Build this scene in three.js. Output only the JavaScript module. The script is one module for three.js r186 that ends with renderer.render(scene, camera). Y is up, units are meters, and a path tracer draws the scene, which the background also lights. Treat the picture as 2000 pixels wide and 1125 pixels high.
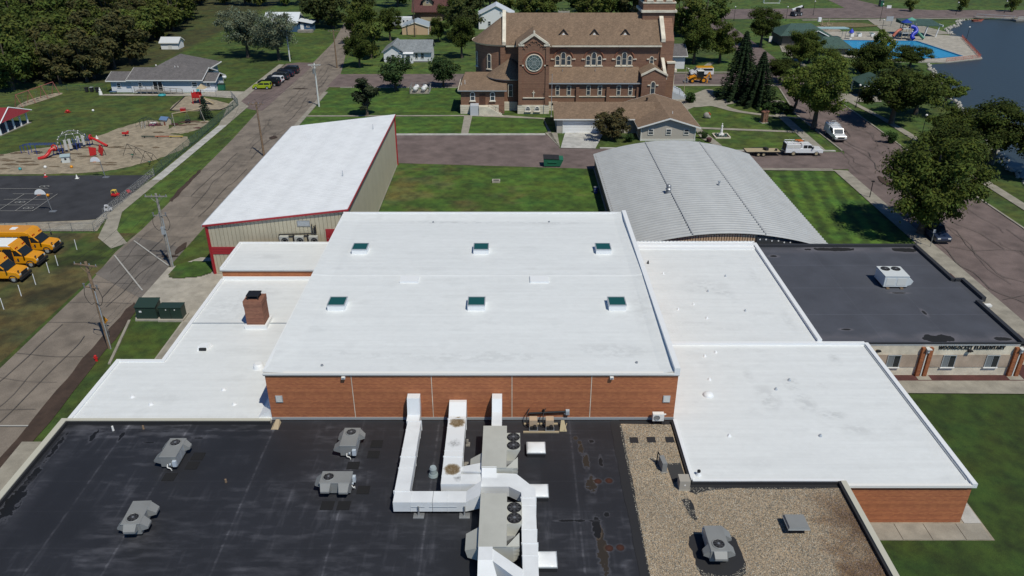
import * as THREE from 'three';
import { mergeGeometries } from 'three/addons/utils/BufferGeometryUtils.js';
import { Sky } from 'three/addons/objects/Sky.js';
import { FontLoader } from 'three/addons/loaders/FontLoader.js';
import { TextGeometry } from 'three/addons/geometries/TextGeometry.js';

// ---------- camera, sky, sun, exposure ----------
const scene = new THREE.Scene();
const D2R = Math.PI / 180;
const camera = new THREE.PerspectiveCamera(40.87, 16 / 9, 1, 4000);
camera.position.set(0, 40, 0);
camera.rotation.set(-27.6 * D2R, 0, 0);
const SUN = new THREE.Vector3(0.36, 1, 0.52).normalize();
const sky = new Sky();
sky.name = 'sky'; sky.scale.setScalar(3000); sky.userData.kind = 'structure';
sky.material.uniforms.sunPosition.value.copy(SUN);
sky.material.uniforms.turbidity.value = 2.2;
sky.material.uniforms.rayleigh.value = .75;
sky.material.uniforms.mieCoefficient.value = 0.004;
if (sky.material.uniforms.cloudCoverage) sky.material.uniforms.cloudCoverage.value = 0;
scene.add(sky);
scene.environmentIntensity = 0.13;
const sun = new THREE.DirectionalLight(new THREE.Color(1, 0.955, 0.835), 4.4);
sun.name = 'sun'; sun.position.copy(SUN).multiplyScalar(300).add(new THREE.Vector3(0, 0, -130));
sun.target.position.set(0, 0, -130); sun.castShadow = true;
Object.assign(sun.shadow.camera, { left: -220, right: 220, top: 220, bottom: -220, near: 1, far: 700 });
sun.shadow.mapSize.set(4096, 4096);
scene.add(sun, sun.target);
const renderer = new THREE.WebGLRenderer({ antialias: true });
renderer.toneMapping = THREE.LinearToneMapping;
renderer.toneMappingExposure = 0.76;
renderer.shadowMap.enabled = true;

// ---------- helpers ----------
function mulberry(a) { return () => { a |= 0; a = a + 0x6D2B79F5 | 0; let t = Math.imul(a ^ a >>> 15, 1 | a); t = t + Math.imul(t ^ t >>> 7, 61 | t) ^ t; return ((t ^ t >>> 14) >>> 0) / 4294967296; }; }
const rnd = mulberry(20240);
const R = (a, b) => a + (b - a) * rnd();
const PI = Math.PI;
const taken = {};
function numbered(n) { const k = taken[n] = (taken[n] ?? -1) + 1; return k ? n + '_' + String(k).padStart(3, '0') : n; }
function off(p) { const v = new THREE.Vector3(); for (let o = p; o && o !== scene; o = o.parent) v.add(o.position); return v; }
function thing(name, label, category, [x, y, z] = [0, 0, 0], turn = 0, group) {
  const o = new THREE.Group(); o.name = numbered(name); o.position.set(x, y, z); o.rotation.y = turn;
  o.userData = { label, category }; if (group) o.userData.group = group; scene.add(o); return o;
}
function copyOf(src, label, [x, y, z], turn = 0) {
  const o = src.clone(); o.name = numbered(src.name.replace(/_\d{3}$/, '')); o.userData = { ...src.userData, label };
  o.position.set(x, y, z); o.rotation.y = turn; scene.add(o); return o;
}
// metric box projection of texture coordinates
function metric(g) {
  g = g.index ? g.toNonIndexed() : g;
  const p = g.attributes.position, uv = new Float32Array(p.count * 2), a = new THREE.Vector3(), b = new THREE.Vector3(), c = new THREE.Vector3();
  for (let i = 0; i < p.count; i += 3) {
    a.fromBufferAttribute(p, i); b.fromBufferAttribute(p, i + 1).sub(a); c.fromBufferAttribute(p, i + 2).sub(a); b.cross(c);
    const nx = Math.abs(b.x), ny = Math.abs(b.y), nz = Math.abs(b.z);
    for (let k = i; k < i + 3; k++) {
      const x = p.getX(k), y = p.getY(k), z = p.getZ(k);
      if (ny >= nx && ny >= nz) { uv[2 * k] = x; uv[2 * k + 1] = -z; }
      else if (nx > nz) { uv[2 * k] = z; uv[2 * k + 1] = y; } else { uv[2 * k] = x; uv[2 * k + 1] = y; }
    }
  }
  g.setAttribute('uv', new THREE.BufferAttribute(uv, 2)); return g;
}
function join(geos) {
  geos = (Array.isArray(geos) ? geos : [geos]).flat(3).map(g => g.index ? g.toNonIndexed() : g);
  if (geos.length === 1) return geos[0];
  const col = geos.every(g => g.attributes.color);
  for (const g of geos) { if (!g.attributes.uv) g.setAttribute('uv', new THREE.BufferAttribute(new Float32Array(g.attributes.position.count * 2), 2)); if (!col && g.attributes.color) g.deleteAttribute('color'); }
  return mergeGeometries(geos);
}
function part(p, name, geos, m, label) {       // local coordinates
  let g = join(geos); if (m.map && !m.userData.ownUV) g = metric(g);
  const o = new THREE.Mesh(g, m); o.name = name; o.castShadow = o.receiveShadow = true;
  if (p === scene) o.name = numbered(name);
  if (label) o.userData.label = label; p.add(o); return o;
}
function wp(p, name, geos, m, label) {         // world coordinates
  let g = join(geos); if (m.map && !m.userData.ownUV) g = metric(g);
  const v = off(p); g.translate(-v.x, -v.y, -v.z);
  const o = new THREE.Mesh(g, m); o.name = name; o.castShadow = o.receiveShadow = true;
  if (label) o.userData.label = label; p.add(o); return o;
}
function shared(p, name, g, m, x, y, z, ry = 0) { const o = new THREE.Mesh(g, m); o.name = name; o.castShadow = o.receiveShadow = true; o.position.set(x, y, z); o.rotation.y = ry; p.add(o); return o; }
function tag(o, label, category, group) { o.userData = { label, category }; if (group) o.userData.group = group; return o; }
function struct(name, geos, m) { const o = part(scene, name, geos, m); o.userData.kind = 'structure'; return o; }
const box = (x0, x1, y0, y1, z0, z1) => new THREE.BoxGeometry(Math.abs(x1 - x0), Math.abs(y1 - y0), Math.abs(z1 - z0)).translate((x0 + x1) / 2, (y0 + y1) / 2, (z0 + z1) / 2);
const cbox = (w, h, d, x = 0, y = 0, z = 0, ry = 0) => { const g = new THREE.BoxGeometry(w, h, d); if (ry) g.rotateY(ry); return g.translate(x, y, z); };
const cyl = (r0, r1, h, x = 0, y = 0, z = 0, n = 12) => new THREE.CylinderGeometry(r0, r1, h, n).translate(x, y + h / 2, z);
const ball = (r, x, y, z, sy = 1, n = 12) => new THREE.SphereGeometry(r, n, Math.max(6, n * .7 | 0)).scale(1, sy, 1).translate(x, y, z);
function bar(a, b, r, r2 = r, n = 7) {            // tapered round bar from a to b
  const A = new THREE.Vector3(...a), B = new THREE.Vector3(...b), d = B.clone().sub(A), L = d.length();
  const g = new THREE.CylinderGeometry(r2, r, L, n); g.translate(0, L / 2, 0);
  g.applyQuaternion(new THREE.Quaternion().setFromUnitVectors(new THREE.Vector3(0, 1, 0), d.normalize())); return g.translate(A.x, A.y, A.z);
}
function tube(pts, r, seg = 24, n = 6) { return new THREE.TubeGeometry(new THREE.CatmullRomCurve3(pts.map(p => new THREE.Vector3(...p))), seg, r, n); }
function prof(pts, w, bev = 0) {                  // side outline (x,y) swept across z, centred
  const s = new THREE.Shape(pts.map(p => new THREE.Vector2(...p)));
  const g = new THREE.ExtrudeGeometry(s, { depth: w - 2 * bev, bevelEnabled: bev > 0, bevelSize: bev, bevelThickness: bev, bevelSegments: 2, bevelOffset: -bev });
  return g.translate(0, 0, -(w - 2 * bev) / 2);
}
function slab(x0, y0, x1, y1, w, t, z = 0) {      // plate along a sloping side line
  const L = Math.hypot(x1 - x0, y1 - y0), g = new THREE.BoxGeometry(L, t, w); g.rotateZ(Math.atan2(y1 - y0, x1 - x0)); return g.translate((x0 + x1) / 2, (y0 + y1) / 2, z);
}
function poly(V, F) {                             // flat faces from corner lists
  const pos = [];
  for (const f of F) for (let i = 1; i + 1 < f.length; i++) for (const k of [f[0], f[i], f[i + 1]]) pos.push(...V[k]);
  const g = new THREE.BufferGeometry(); g.setAttribute('position', new THREE.Float32BufferAttribute(pos, 3));
  g.setAttribute('uv', new THREE.Float32BufferAttribute(new Float32Array(pos.length / 3 * 2), 2)); g.computeVertexNormals(); return g;
}
function hexa(b, t) { return poly([...b, ...t], [[3, 2, 1, 0], [4, 5, 6, 7], [0, 1, 5, 4], [1, 2, 6, 5], [2, 3, 7, 6], [3, 0, 4, 7]]); }
function sheetGeo(pts, y, holes) {
  const s = new THREE.Shape(pts.map(([x, z]) => new THREE.Vector2(x, -z)));
  if (holes) for (const h of holes) s.holes.push(new THREE.Path(h.map(([x, z]) => new THREE.Vector2(x, -z))));
  return new THREE.ShapeGeometry(s).rotateX(-PI / 2).translate(0, y, 0);
}
function smooth(pts, n = 6, seed = 1, jit = 0) {  // rounded closed outline
  const c = new THREE.CatmullRomCurve3(pts.map(([x, z]) => new THREE.Vector3(x, 0, z)), true, 'catmullrom', .4), r = mulberry(seed);
  return c.getPoints(pts.length * n).slice(0, -1).map(p => [p.x + (r() - .5) * jit, p.z + (r() - .5) * jit]);
}
const rect = (x0, x1, z0, z1) => [[x0, z0], [x1, z0], [x1, z1], [x0, z1]];
function slabGeo(pts, y0, y1) {                   // plan outline with thickness
  const s = new THREE.Shape(pts.map(([x, z]) => new THREE.Vector2(x, -z)));
  return new THREE.ExtrudeGeometry(s, { depth: y1 - y0, bevelEnabled: false }).rotateX(-PI / 2).translate(0, y0, 0);
}
// tiling noise
function lattice(seed) { const r = mulberry(seed), t = new Float32Array(65536); for (let i = 0; i < 65536; i++) t[i] = r(); return t; }
const LAT = lattice(77);
function vn(x, y, per, s = 0) {
  const xi = Math.floor(x), yi = Math.floor(y), fx = x - xi, fy = y - yi, u = fx * fx * (3 - 2 * fx), v = fy * fy * (3 - 2 * fy);
  const m = k => ((k % per) + per) % per, h = (a, b) => LAT[(m(a) * 57 + m(b) * 131 + s * 977 + m(a) * m(b) * 7) & 65535];
  const a = h(xi, yi), b = h(xi + 1, yi), c = h(xi, yi + 1), d = h(xi + 1, yi + 1);
  return a + (b - a) * u + (c - a) * v + (a - b - c + d) * u * v;
}
function fbm(x, y, per, oct = 4, s = 0) { let t = 0, a = .5, n = 0; for (let i = 0; i < oct; i++) { t += a * vn(x, y, per, s + i); n += a; a *= .55; x *= 2; y *= 2; per *= 2; } return t / n; }
function tex(w, h, fn, metres, srgb = true) {
  const d = new Uint8Array(w * h * 4);
  for (let y = 0; y < h; y++) for (let x = 0; x < w; x++) { const c = fn(x / w, y / h, x, y), k = (y * w + x) * 4; d[k] = Math.max(0, Math.min(255, c[0])); d[k + 1] = Math.max(0, Math.min(255, c[1])); d[k + 2] = Math.max(0, Math.min(255, c[2])); d[k + 3] = 255; }
  let m = 0; for (let k = 0; k < d.length; k += 4) m += Math.pow((d[k] + d[k + 1] + d[k + 2]) / 765, 2.2); m /= w * h;
  const t = new THREE.DataTexture(d, w, h); t.userData = { mean: m }; t.wrapS = t.wrapT = THREE.RepeatWrapping; t.magFilter = THREE.LinearFilter; t.minFilter = THREE.LinearMipmapLinearFilter; t.generateMipmaps = true;
  if (srgb) t.colorSpace = THREE.SRGBColorSpace; if (metres) t.repeat.set(1 / metres, 1 / (metres * (h / w))); t.needsUpdate = true; return t;
}
const C = (r, g, b) => new THREE.Color().setRGB(r, g, b);
function mat(rgb, rough = .8, o = {}) { if (o.map) rgb = rgb.map(c => Math.min(1, c / o.map.userData.mean)); return new THREE.MeshStandardMaterial({ color: C(...rgb), roughness: rough, metalness: 0, side: THREE.DoubleSide, ...o }); }
// a tile of grain around grey 1 (multiplies the material colour); amp = contrast
function grain(size, metres, cells, amp, fine, seed, stretch = 1, top = 215) {
  const r = mulberry(seed);
  return tex(size, size, (u, v) => { const n = (fbm(u * cells, v * cells * stretch, cells, 5, seed) - .5) * amp + (r() - .5) * fine; const k = top * (1 + n); return [k, k, k]; }, metres);
}
const G = {
  grass: tex(1024, 1024, (u, v) => { const n = fbm(u * 24, v * 24, 24, 5, 3) - .5, f = rnd() - .5, y = fbm(u * 9, v * 9, 9, 4, 9) - .5; const k = 205 * (1 + n * .7 + f * .42); return [k * (1 + y * .34), k, k * (1 - y * .2)]; }, 22),
  asphalt: grain(1024, 18, 10, .42, .26, 5), pave: grain(512, 7, 8, .3, .16, 6), sand: grain(512, 9, 12, .4, .22, 8),
  brick: tex(512, 512, (u, v, x, y) => { const row = Math.floor(v * 48), cx = Math.floor(u * 18 + (row % 2) * .5), joint = (v * 48 % 1) < .16 || ((u * 18 + (row % 2) * .5) % 1) < .06; const t = LAT[(row * 71 + cx * 13) & 4095], n = fbm(u * 3, v * 3, 3, 3, 2) - .5, s = LAT[(row * 37 + 11) & 4095] - .5; const k = 205 * (1 + (t - .5) * .1 + n * .08 + s * .14); return joint ? [k * .98, k * 1.02, k * 1.04] : [k, k * (.98 + t * .05), k * .98]; }, 4.2),
  shingle: tex(512, 512, (u, v) => { const row = Math.floor(v * 32), cx = Math.floor(u * 22 + (row % 3) * .37); const t = LAT[(row * 31 + cx * 17) & 4095], n = fbm(u * 7, v * 7, 7, 4, 4) - .5; const e = (v * 32 % 1) < .14 ? .82 : 1; const k = 208 * e * (1 + (t - .5) * .17 + n * .16); return [k, k, k]; }, 5.2),
  metal: grain(512, 6, 6, .1, .03, 12, 1, 240), siding: tex(64, 512, (u, v) => { const k = (v * 20 % 1) < .16 ? 212 : 250; return [k, k, k]; }, .5), gravel: tex(1024, 1024, (u, v) => { const r = rnd(), n = fbm(u * 8, v * 8, 8, 3, 6) - .5; const k = 175 * (1 + n * .2 + (r - .5) * .95), w = rnd(); return [k * (1 + (w - .5) * .12), k, k * (1 - (w - .5) * .25)]; }, 14),
  bark: grain(256, 2, 10, .6, .2, 15),
};
G.siding.repeat.set(1, 1 / 4);
const M = {
  cream: mat([.68, .61, .48], .85, { map: G.pave }),
  grass: mat([.058, .1, .0135], .95, { map: G.grass, vertexColors: true }), street: mat([.2, .168, .136], .92, { map: G.asphalt }), pink: mat([.155, .117, .107], .92, { map: G.asphalt }), blacktop: mat([.036, .037, .042], .9, { map: G.asphalt }),
  patch: mat([.15, .132, .115], .92, { map: G.asphalt }), concrete: mat([.38, .35, .295], .9, { map: G.pave }), sidewalk: mat([.3, .275, .225], .9, { map: G.pave }), newwalk: mat([.44, .43, .4], .9, { map: G.pave }), sand: mat([.3, .25, .178], .95, { map: G.sand }), dirt: mat([.14, .1, .06], .95, { map: G.sand }), mulchdirt: mat([.055, .035, .025], .95, { map: G.sand }),
  mulch: mat([.085, .03, .026], .95, { map: G.sand }), whiteline: mat([.4, .39, .36], .8), crack: mat([.1, .086, .074], .85), gutter: mat([.3, .26, .2], .9, { map: G.sand }),
  brick: mat([.4, .138, .06], .88, { map: G.brick }), churchbrick: mat([.225, .117, .077], .9, { map: G.brick }), orangebrick: mat([.33, .11, .045], .88, { map: G.brick }), chimbrick: mat([.24, .105, .07], .9, { map: G.brick }),
  limestone: mat([.68, .62, .5], .85, { map: G.pave }), trimwhite: mat([.8, .79, .75], .6), offwhite: mat([.66, .66, .62], .7), white: mat([.82, .83, .83], .55), galv: mat([.5, .53, .55], .4, { metalness: .4 }),
  shBrown: mat([.2, .135, .088], .95, { map: G.shingle }), shGrey: mat([.13, .12, .118], .95, { map: G.shingle }), shBlue: mat([.22, .24, .25], .95, { map: G.shingle }), shGreen: mat([.045, .09, .075], .8, { map: G.shingle }), shRed: mat([.1, .04, .035], .85, { map: G.shingle }),
  tanMetal: mat([.5, .455, .335], .6, { map: G.metal }), redMetal: mat([.36, .022, .03], .5), bluSiding: mat([.045, .11, .2], .7, { map: G.siding }), whiteSiding: mat([.74, .75, .77], .7, { map: G.siding }), greySiding: mat([.47, .435, .385], .75, { map: G.siding }), tealSiding: mat([.3, .38, .42], .75, { map: G.siding }), tanWall: mat([.6, .43, .28], .7, { map: G.siding }),
  dark: mat([.012, .012, .014], .6), black: mat([.02, .02, .022], .7), rubber: mat([.016, .016, .017], .85), glass: mat([.02, .026, .03], .08), winglass: mat([.05, .065, .08], .12), chrome: mat([.6, .6, .6], .25, { metalness: .9 }), wood: mat([.22, .15, .095], .9, { map: G.bark }), greywood: mat([.27, .25, .22], .9, { map: G.bark }), palewood: mat([.42, .34, .22], .9), steel: mat([.36, .37, .38], .45, { metalness: .6 }), bark: mat([.1, .078, .06], .95, { map: G.bark }),
  hvac: mat([.23, .235, .23], .55, { map: G.metal }), rtu: mat([.46, .46, .415], .55, { map: G.metal }), duct: mat([.74, .76, .77], .5, { map: G.metal }), yellow: mat([.74, .3, .012], .4), busyellow: mat([.6, .26, .012], .35), red: mat([.52, .022, .022], .4), blue: mat([.02, .05, .3], .45), green: mat([.02, .14, .08], .5), boxgreen: mat([.022, .045, .035], .5), skyglass: mat([.016, .09, .085], .15), orange: mat([.6, .16, .03], .5), teal: mat([.05, .35, .38], .5),
};

// ---------- ground ----------
function gridSheet(name, x0, x1, z0, z1, cell, y, colorFn, inside) {
  const nx = Math.round((x1 - x0) / cell), nz = Math.round((z1 - z0) / cell), pos = [], col = [], idx = [], id = [];
  for (let j = 0; j <= nz; j++) for (let i = 0; i <= nx; i++) { const x = x0 + (x1 - x0) * i / nx, z = z0 + (z1 - z0) * j / nz; pos.push(x, y, z); col.push(...colorFn(x, z)); }
  for (let j = 0; j < nz; j++) for (let i = 0; i < nx; i++) { const a = j * (nx + 1) + i, b = a + 1, c = a + nx + 1, d = c + 1; if (inside && !inside(x0 + (x1 - x0) * (i + .5) / nx, z0 + (z1 - z0) * (j + .5) / nz)) continue; idx.push(a, c, b, b, c, d); }
  const g = new THREE.BufferGeometry(); g.setAttribute('position', new THREE.Float32BufferAttribute(pos, 3)); g.setAttribute('color', new THREE.Float32BufferAttribute(col, 3)); g.setIndex(idx); g.computeVertexNormals();
  return struct(name, g, M.grass);
}
const wn = (x, z, s, oct = 4, k = 0) => fbm(x / s + 100, z / s + 100, 4096, oct, k);
const mix3 = (a, b, t) => a.map((v, i) => v + (b[i] - v) * t);
const clamp = (t, a = 0, b = 1) => Math.max(a, Math.min(b, t));
const BROWN = [2.0, .92, 2.5], OLIVE = [1.08, .82, 1.1];
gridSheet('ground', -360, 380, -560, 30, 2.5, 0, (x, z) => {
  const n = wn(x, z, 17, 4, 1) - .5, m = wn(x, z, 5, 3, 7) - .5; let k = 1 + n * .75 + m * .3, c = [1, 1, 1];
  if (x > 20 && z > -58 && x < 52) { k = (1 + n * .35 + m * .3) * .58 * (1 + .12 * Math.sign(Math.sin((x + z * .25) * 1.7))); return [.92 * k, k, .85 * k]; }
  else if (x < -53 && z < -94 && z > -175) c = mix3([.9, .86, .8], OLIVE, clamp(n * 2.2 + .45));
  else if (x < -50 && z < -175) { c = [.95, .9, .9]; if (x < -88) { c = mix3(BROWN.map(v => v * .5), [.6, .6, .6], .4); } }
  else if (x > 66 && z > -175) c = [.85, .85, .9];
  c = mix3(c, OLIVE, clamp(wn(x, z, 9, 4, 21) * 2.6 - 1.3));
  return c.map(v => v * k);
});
// the rough grass between gymnasium and street, worn to earth on the west side
gridSheet('back_lawn', -18.3, 12.2, -117.6, -79.6, .6, .006, (x, z) => {
  const w = clamp((4 - x) / 14), n = wn(x, z, 3.2, 5, 3), b = clamp((n - .66 + w * .3) * 4.5) * .6; const k = 1 + (wn(x, z, 6, 4, 5) - .5) * .8;
  return mix3([.95, 1.05, .9], BROWN, b).map(v => v * k * .95);
});
gridSheet('mown_lawn', 36.9, 50.7, -116.6, -80, .45, .006, (x, z) => {
  const s = Math.sin((x * .92 + (z + 100) * .16) * 2.9) > 0 ? 1.28 : .74, k = 1 + (wn(x, z, 5, 4, 8) - .5) * .45, st = 0;
  return [.95, 1.08, .85].map(v => v * k * (s + (1 - s) * st));
});
gridSheet('bus_field', -110, -48.2, -91.8, 20, .7, .006, (x, z) => {
  const e = clamp((x + 56) / 8) * clamp((z + 84) / 8), n = wn(x, z, 4, 5, 11); let b = clamp((n - .42 + clamp((x + 57) / 5) * clamp((z + 82) / 10) * .5 + e * .4 + (z < -85 && x < -55 ? .35 : 0) + (x < -57 ? .16 : 0)) * 3.4); const k = 1 + (wn(x, z, 2.2, 4, 6) - .5) * .8;
  const dk = Math.hypot((x + 52) / 3, (z + 83.5) / 2) < 1 || Math.hypot((x + 51) / 2.6, (z + 74.5) / 2.2) < 1 ? .55 : 1;
  return mix3([.95, .88, .95], [1.75, .85, 2.1], b * .95).map(v => v * k * .82 * dk);
});
gridSheet('church_lawn', -40, 7.5, -172, -136.5, .9, .006, (x, z) => { const k = 1 + (wn(x, z, 4, 4, 14) - .5) * .6; return [1, 1.1, .95].map(v => v * k * (.97 + .1 * Math.sign(Math.sin(z * 1.6)))); });
gridSheet('garden_lawn', 33, 55, -166, -126, .9, .006, (x, z) => { const k = 1 + (wn(x, z, 4, 4, 15) - .5) * .6; return mix3([1, 1.05, .95], OLIVE, clamp(wn(x, z, 5, 3, 4) * 2 - .8)).map(v => v * k); });
// ---------- roads and pavements ----------
let yy = .012; const up = () => yy += .0022;
const rd = (n, pts, m, y) => struct(n, sheetGeo(pts, y ?? up()), m);
rd('street', [[-47.6, 25], [-47.7, -62], [-47.8, -78], [-48.6, -86], [-48.3, -93], [-49.4, -133], [-50.4, -152], [-50.2, -199], [-50.9, -228], [-54.5, -262], [-50.5, -262], [-48.4, -241], [-43.6, -207], [-41.8, -195], [-40.7, -186], [-40.4, -140], [-40.4, -82], [-40.4, -70], [-39.6, -49], [-39.4, 25]], M.street);
rd('car_park', [[-56.9, -157.5], [-57, -181], [-56.6, -198], [-53.7, -199.6], [-49.4, -199], [-49.6, -152.5], [-52.2, -153.5]], M.pink);
rd('street', [[-41.2, -172.8], [-38.5, -172.6], [71, -175], [71, -187], [-41, -186]], M.pink);
rd('street', [[-41, -136], [7.4, -136.2], [8.1, -128], [55.5, -125.8], [55.5, -117], [13, -117.2], [-18, -120], [-41, -120.2]], M.pink);
rd('street', [[52.8, 25], [52.8, -116], [53.6, -118], [55.9, -126], [55.7, -150], [59, -172], [60.5, -190], [62, -300], [71, -300], [68.6, -215], [67.2, -185], [67.5, -150], [66.8, -130], [66.8, 25]], M.pink);
rd('street', [[56, -270], [420, -281], [420, -292], [150, -291], [138, -296], [132, -330], [124, -330], [121, -296], [56, -292]], M.pink);
rd('road_patch', [[-48, -90.5], [-40.4, -87], [-40.4, -80], [-40.4, -74], [-48.2, -80]], M.patch);
rd('blacktop', [[-110, -113.5], [-55.5, -114.2], [-55.2, -96.8], [-57, -96.2], [-68, -95], [-110, -94.4]], M.blacktop);
rd('playground_sand', smooth([[-110, -119], [-90, -122], [-82, -127], [-75.5, -132], [-72.5, -140], [-69.5, -145.5], [-64.6, -142.5], [-62, -137], [-58, -134.5], [-55.8, -130], [-57.2, -124], [-60.5, -118.8], [-64, -116], [-70, -114.9], [-92, -114.2], [-110, -114]], 8, 5, .5), M.sand);
rd('playground_sand', smooth([[-62.5, -137.5], [-59.5, -136.8], [-57.4, -141], [-57.8, -145], [-61, -143.8], [-63, -141]], 8, 6, .5), M.sand);
rd('playground_sand', smooth([[-67.9, -152.7], [-58.3, -153.1], [-57, -156.7], [-60.5, -160], [-65, -163], [-69.2, -164]], 5, 7, .1), M.sand);
rd('playground_sand', smooth([[-99.6, -153.9], [-96.6, -165.8], [-98.4, -167.2], [-100.9, -161.3]], 6, 8, .2), M.sand);
rd('playground_apron', [[-110, -94.3], [-68, -94.9], [-57, -96.1], [-54.8, -96.6], [-53.9, -92.4], [-110, -92.4]], M.gutter);
rd('concrete_pad', [[-61.5, -92.6], [-57.5, -95.8], [-54.9, -96.5], [-54.3, -92.6]], M.sidewalk);
rd('pavement', [[-56, -96.5], [-54.5, -96.5], [-52.8, -90.3], [-49.6, -87], [-48.3, -88.6], [-51.4, -92.6], [-53.6, -99], [-53.5, -112], [-55, -112]], M.sidewalk);
rd('pavement', [[-54.9, -112], [-53.4, -112], [-53.3, -142], [-54.8, -142]], M.newwalk);
rd('pavement', [[-54.8, -142], [-53.3, -142], [-53.4, -156], [-56.2, -160], [-56.9, -197], [-58.2, -197], [-58.2, -159]], M.sidewalk);
rd('daycare_drive', [[-58.2, -162.5], [-58.2, -168.5], [-66.5, -169.5], [-66.5, -167.2], [-87.5, -166.2], [-87.5, -165], [-66, -164.6]], M.concrete);
rd('service_yard', [[-40.4, -73], [-40.4, -81.6], [-39.5, -82.2], [-37.6, -84.4], [-34.2, -84.2], [-34.2, -80], [-30.1, -80], [-30.1, -56.3], [-33.9, -56.3], [-34, -69], [-38.9, -69.2], [-39.4, -70.5]], M.concrete);
rd('entrance_walk', [[-33.8, -56.3], [-30.3, -56.3], [-30.3, -68.8], [-33.8, -68.8]], M.sidewalk);
gridSheet('island_lawn', -39.8, -34.6, -83.4, -78.7, .25, .16, (x, z) => { const b = clamp(wn(x, z, 1.6, 4, 3) * 3 - 1.7 + (z > -80.5 ? .4 : 0)); return mix3([.85, .95, .8], BROWN, b * .6); }, (x, z) => { const q = (x + 37.2) / 2.5, w = (z + 81) / 2.2; return Math.pow(Math.abs(q), 3) + Math.pow(Math.abs(w + q * .15), 3) < .95; });
rd('verge_earth', smooth([[-40.8, -72.6], [-39.7, -70.8], [-39.2, -62], [-38.7, -50], [-38.4, -35], [-38.4, 10], [-40.3, 10], [-40.3, -50], [-40.8, -62]], 6, 4, .25), M.mulchdirt);
rd('verge_earth', smooth([[-48.9, -104], [-48.3, -103.5], [-48.6, -114], [-49.1, -117], [-49.3, -114], [-49.2, -110]], 5, 14, .4), M.mulchdirt);
for (const p of [[[-39.6, -49.6], [-36.4, -49.6], [-36, -45.2], [-37.6, -43.5], [-39.4, -43.5]], [[-9.2, -136.3], [-7.9, -136.3], [-7.7, -149], [-9.3, -149]], [[-40, -148.1], [-9.3, -148.4], [-9.3, -149.2], [-40, -148.9]], [[-7.7, -148.4], [6.4, -146.3], [6.4, -147], [-1, -149], [-7.7, -149.2]], [[6, -137.2], [8.2, -137.2], [8.2, -128.2], [6.6, -136.1], [6, -147]],
  [[51.2, -126.2], [53.1, -126.2], [53.3, -151], [51.5, -151]], [[34.4, -139.6], [51.3, -137.2], [51.3, -138.3], [34.6, -140.8]], [[33.5, -133.4], [35.2, -129.2], [36.2, -129.2], [34.6, -140.8], [33.6, -140]],
  smooth([[35.6, -163.4], [39.5, -167], [42.4, -170.4], [44, -169.8], [43, -165.5], [43.6, -162.4], [48, -160.8], [55.6, -160.6], [55.6, -158.8], [47, -158.6], [43.6, -156.6], [45.4, -152.6], [50, -149.6], [55.4, -147.4], [55.4, -146.4], [49.5, -148.4], [43.6, -152], [40.5, -156], [36.5, -155.4]], 5), [[33, -163], [38.5, -163], [37, -155.6], [34.2, -152], [33, -152]],
  [[36, -175.1], [60, -175.1], [60, -173.6], [36, -173.6]], [[70.9, 10], [72.3, 10], [72.3, -130], [71.8, -147], [70.4, -163], [72, -172], [73, -195], [75, -217], [78.4, -234], [76.8, -234], [73.6, -217], [71.5, -195], [70.4, -172], [69.2, -163], [70.6, -147]], [[72.4, -213], [80, -214], [79.6, -224], [75, -224]],
  [[67.6, -159.6], [76.4, -159.4], [78.6, -166], [70, -166.4]], [[96, -268.5], [175, -274], [175, -272.6], [96, -266.8]], [[118, -268.4], [128, -268.9], [133, -240], [113, -243]], [[36, -187], [60, -187.6], [60, -188.6], [36, -188]], [[44, -188.5], [46, -188.5], [51, -199], [49.5, -199]]]) rd('footpath', p, M.sidewalk);
rd('pavement', [[50.9, 20], [52.7, 20], [52.7, -116.2], [51.3, -116.4], [36.8, -117], [36.8, -116.5], [50.6, -116], [50.6, -60]], M.sidewalk);
rd('pavement', [[32.5, -56.3], [50.8, -56.1], [50.8, -58.2], [31.9, -58.2]], M.sidewalk); rd('mulch_bed', [[31.9, -58.2], [50.7, -58.2], [50.7, -80], [46, -80], [46, -59.1], [31.9, -59.1]], M.mulch);
rd('pavement', [[46.4, -60.8], [50.9, -60.8], [50.9, -64.8], [46.4, -64.8]], M.sidewalk); rd('pavement', [[46.4, -66.5], [50.9, -66.5], [50.9, -73], [46.4, -73]], M.sidewalk); rd('pavement', [[36.9, -58.3], [38.1, -58.3], [38.1, -59.2], [36.9, -59.2]], M.sidewalk); rd('pavement', [[45.2, -58.3], [46.5, -58.3], [46.5, -59.2], [45.2, -59.2]], M.sidewalk);
// separate concrete flags by the south-east corner
{ const flag = (x0, x1, z0, z1) => slabGeo(rect(x0, x1, z0, z1), 0, .05); let x = 22.8; const o = struct('corner_pavement', sheetGeo(rect(22.6, 33.2, -46, -39.05), .01), M.gutter); let k = 0; for (const w of [2.05, 2.05, 2.05, 2.3, 1.75]) { const f = part(o, 'paving_slab', flag(x + .02, x + w - .02, -40.6, -39.1 + (k++ % 2) * .03), M.sidewalk); x += w; } for (let z = -46; z < -41; z += 1.8) part(o, 'paving_slab', flag(31.9, 33.1, z + .02, Math.min(z + 1.78, -40.64)), M.newwalk); }
rd('garage_drive', [[8.4, -128.2], [14, -128.2], [17.2, -136.9], [9.6, -136.9]].map(([x, z], i) => [[8.3, -127.9], [14.2, -127.6], [16.6, -137], [9.6, -137]][i]), M.newwalk);
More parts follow.
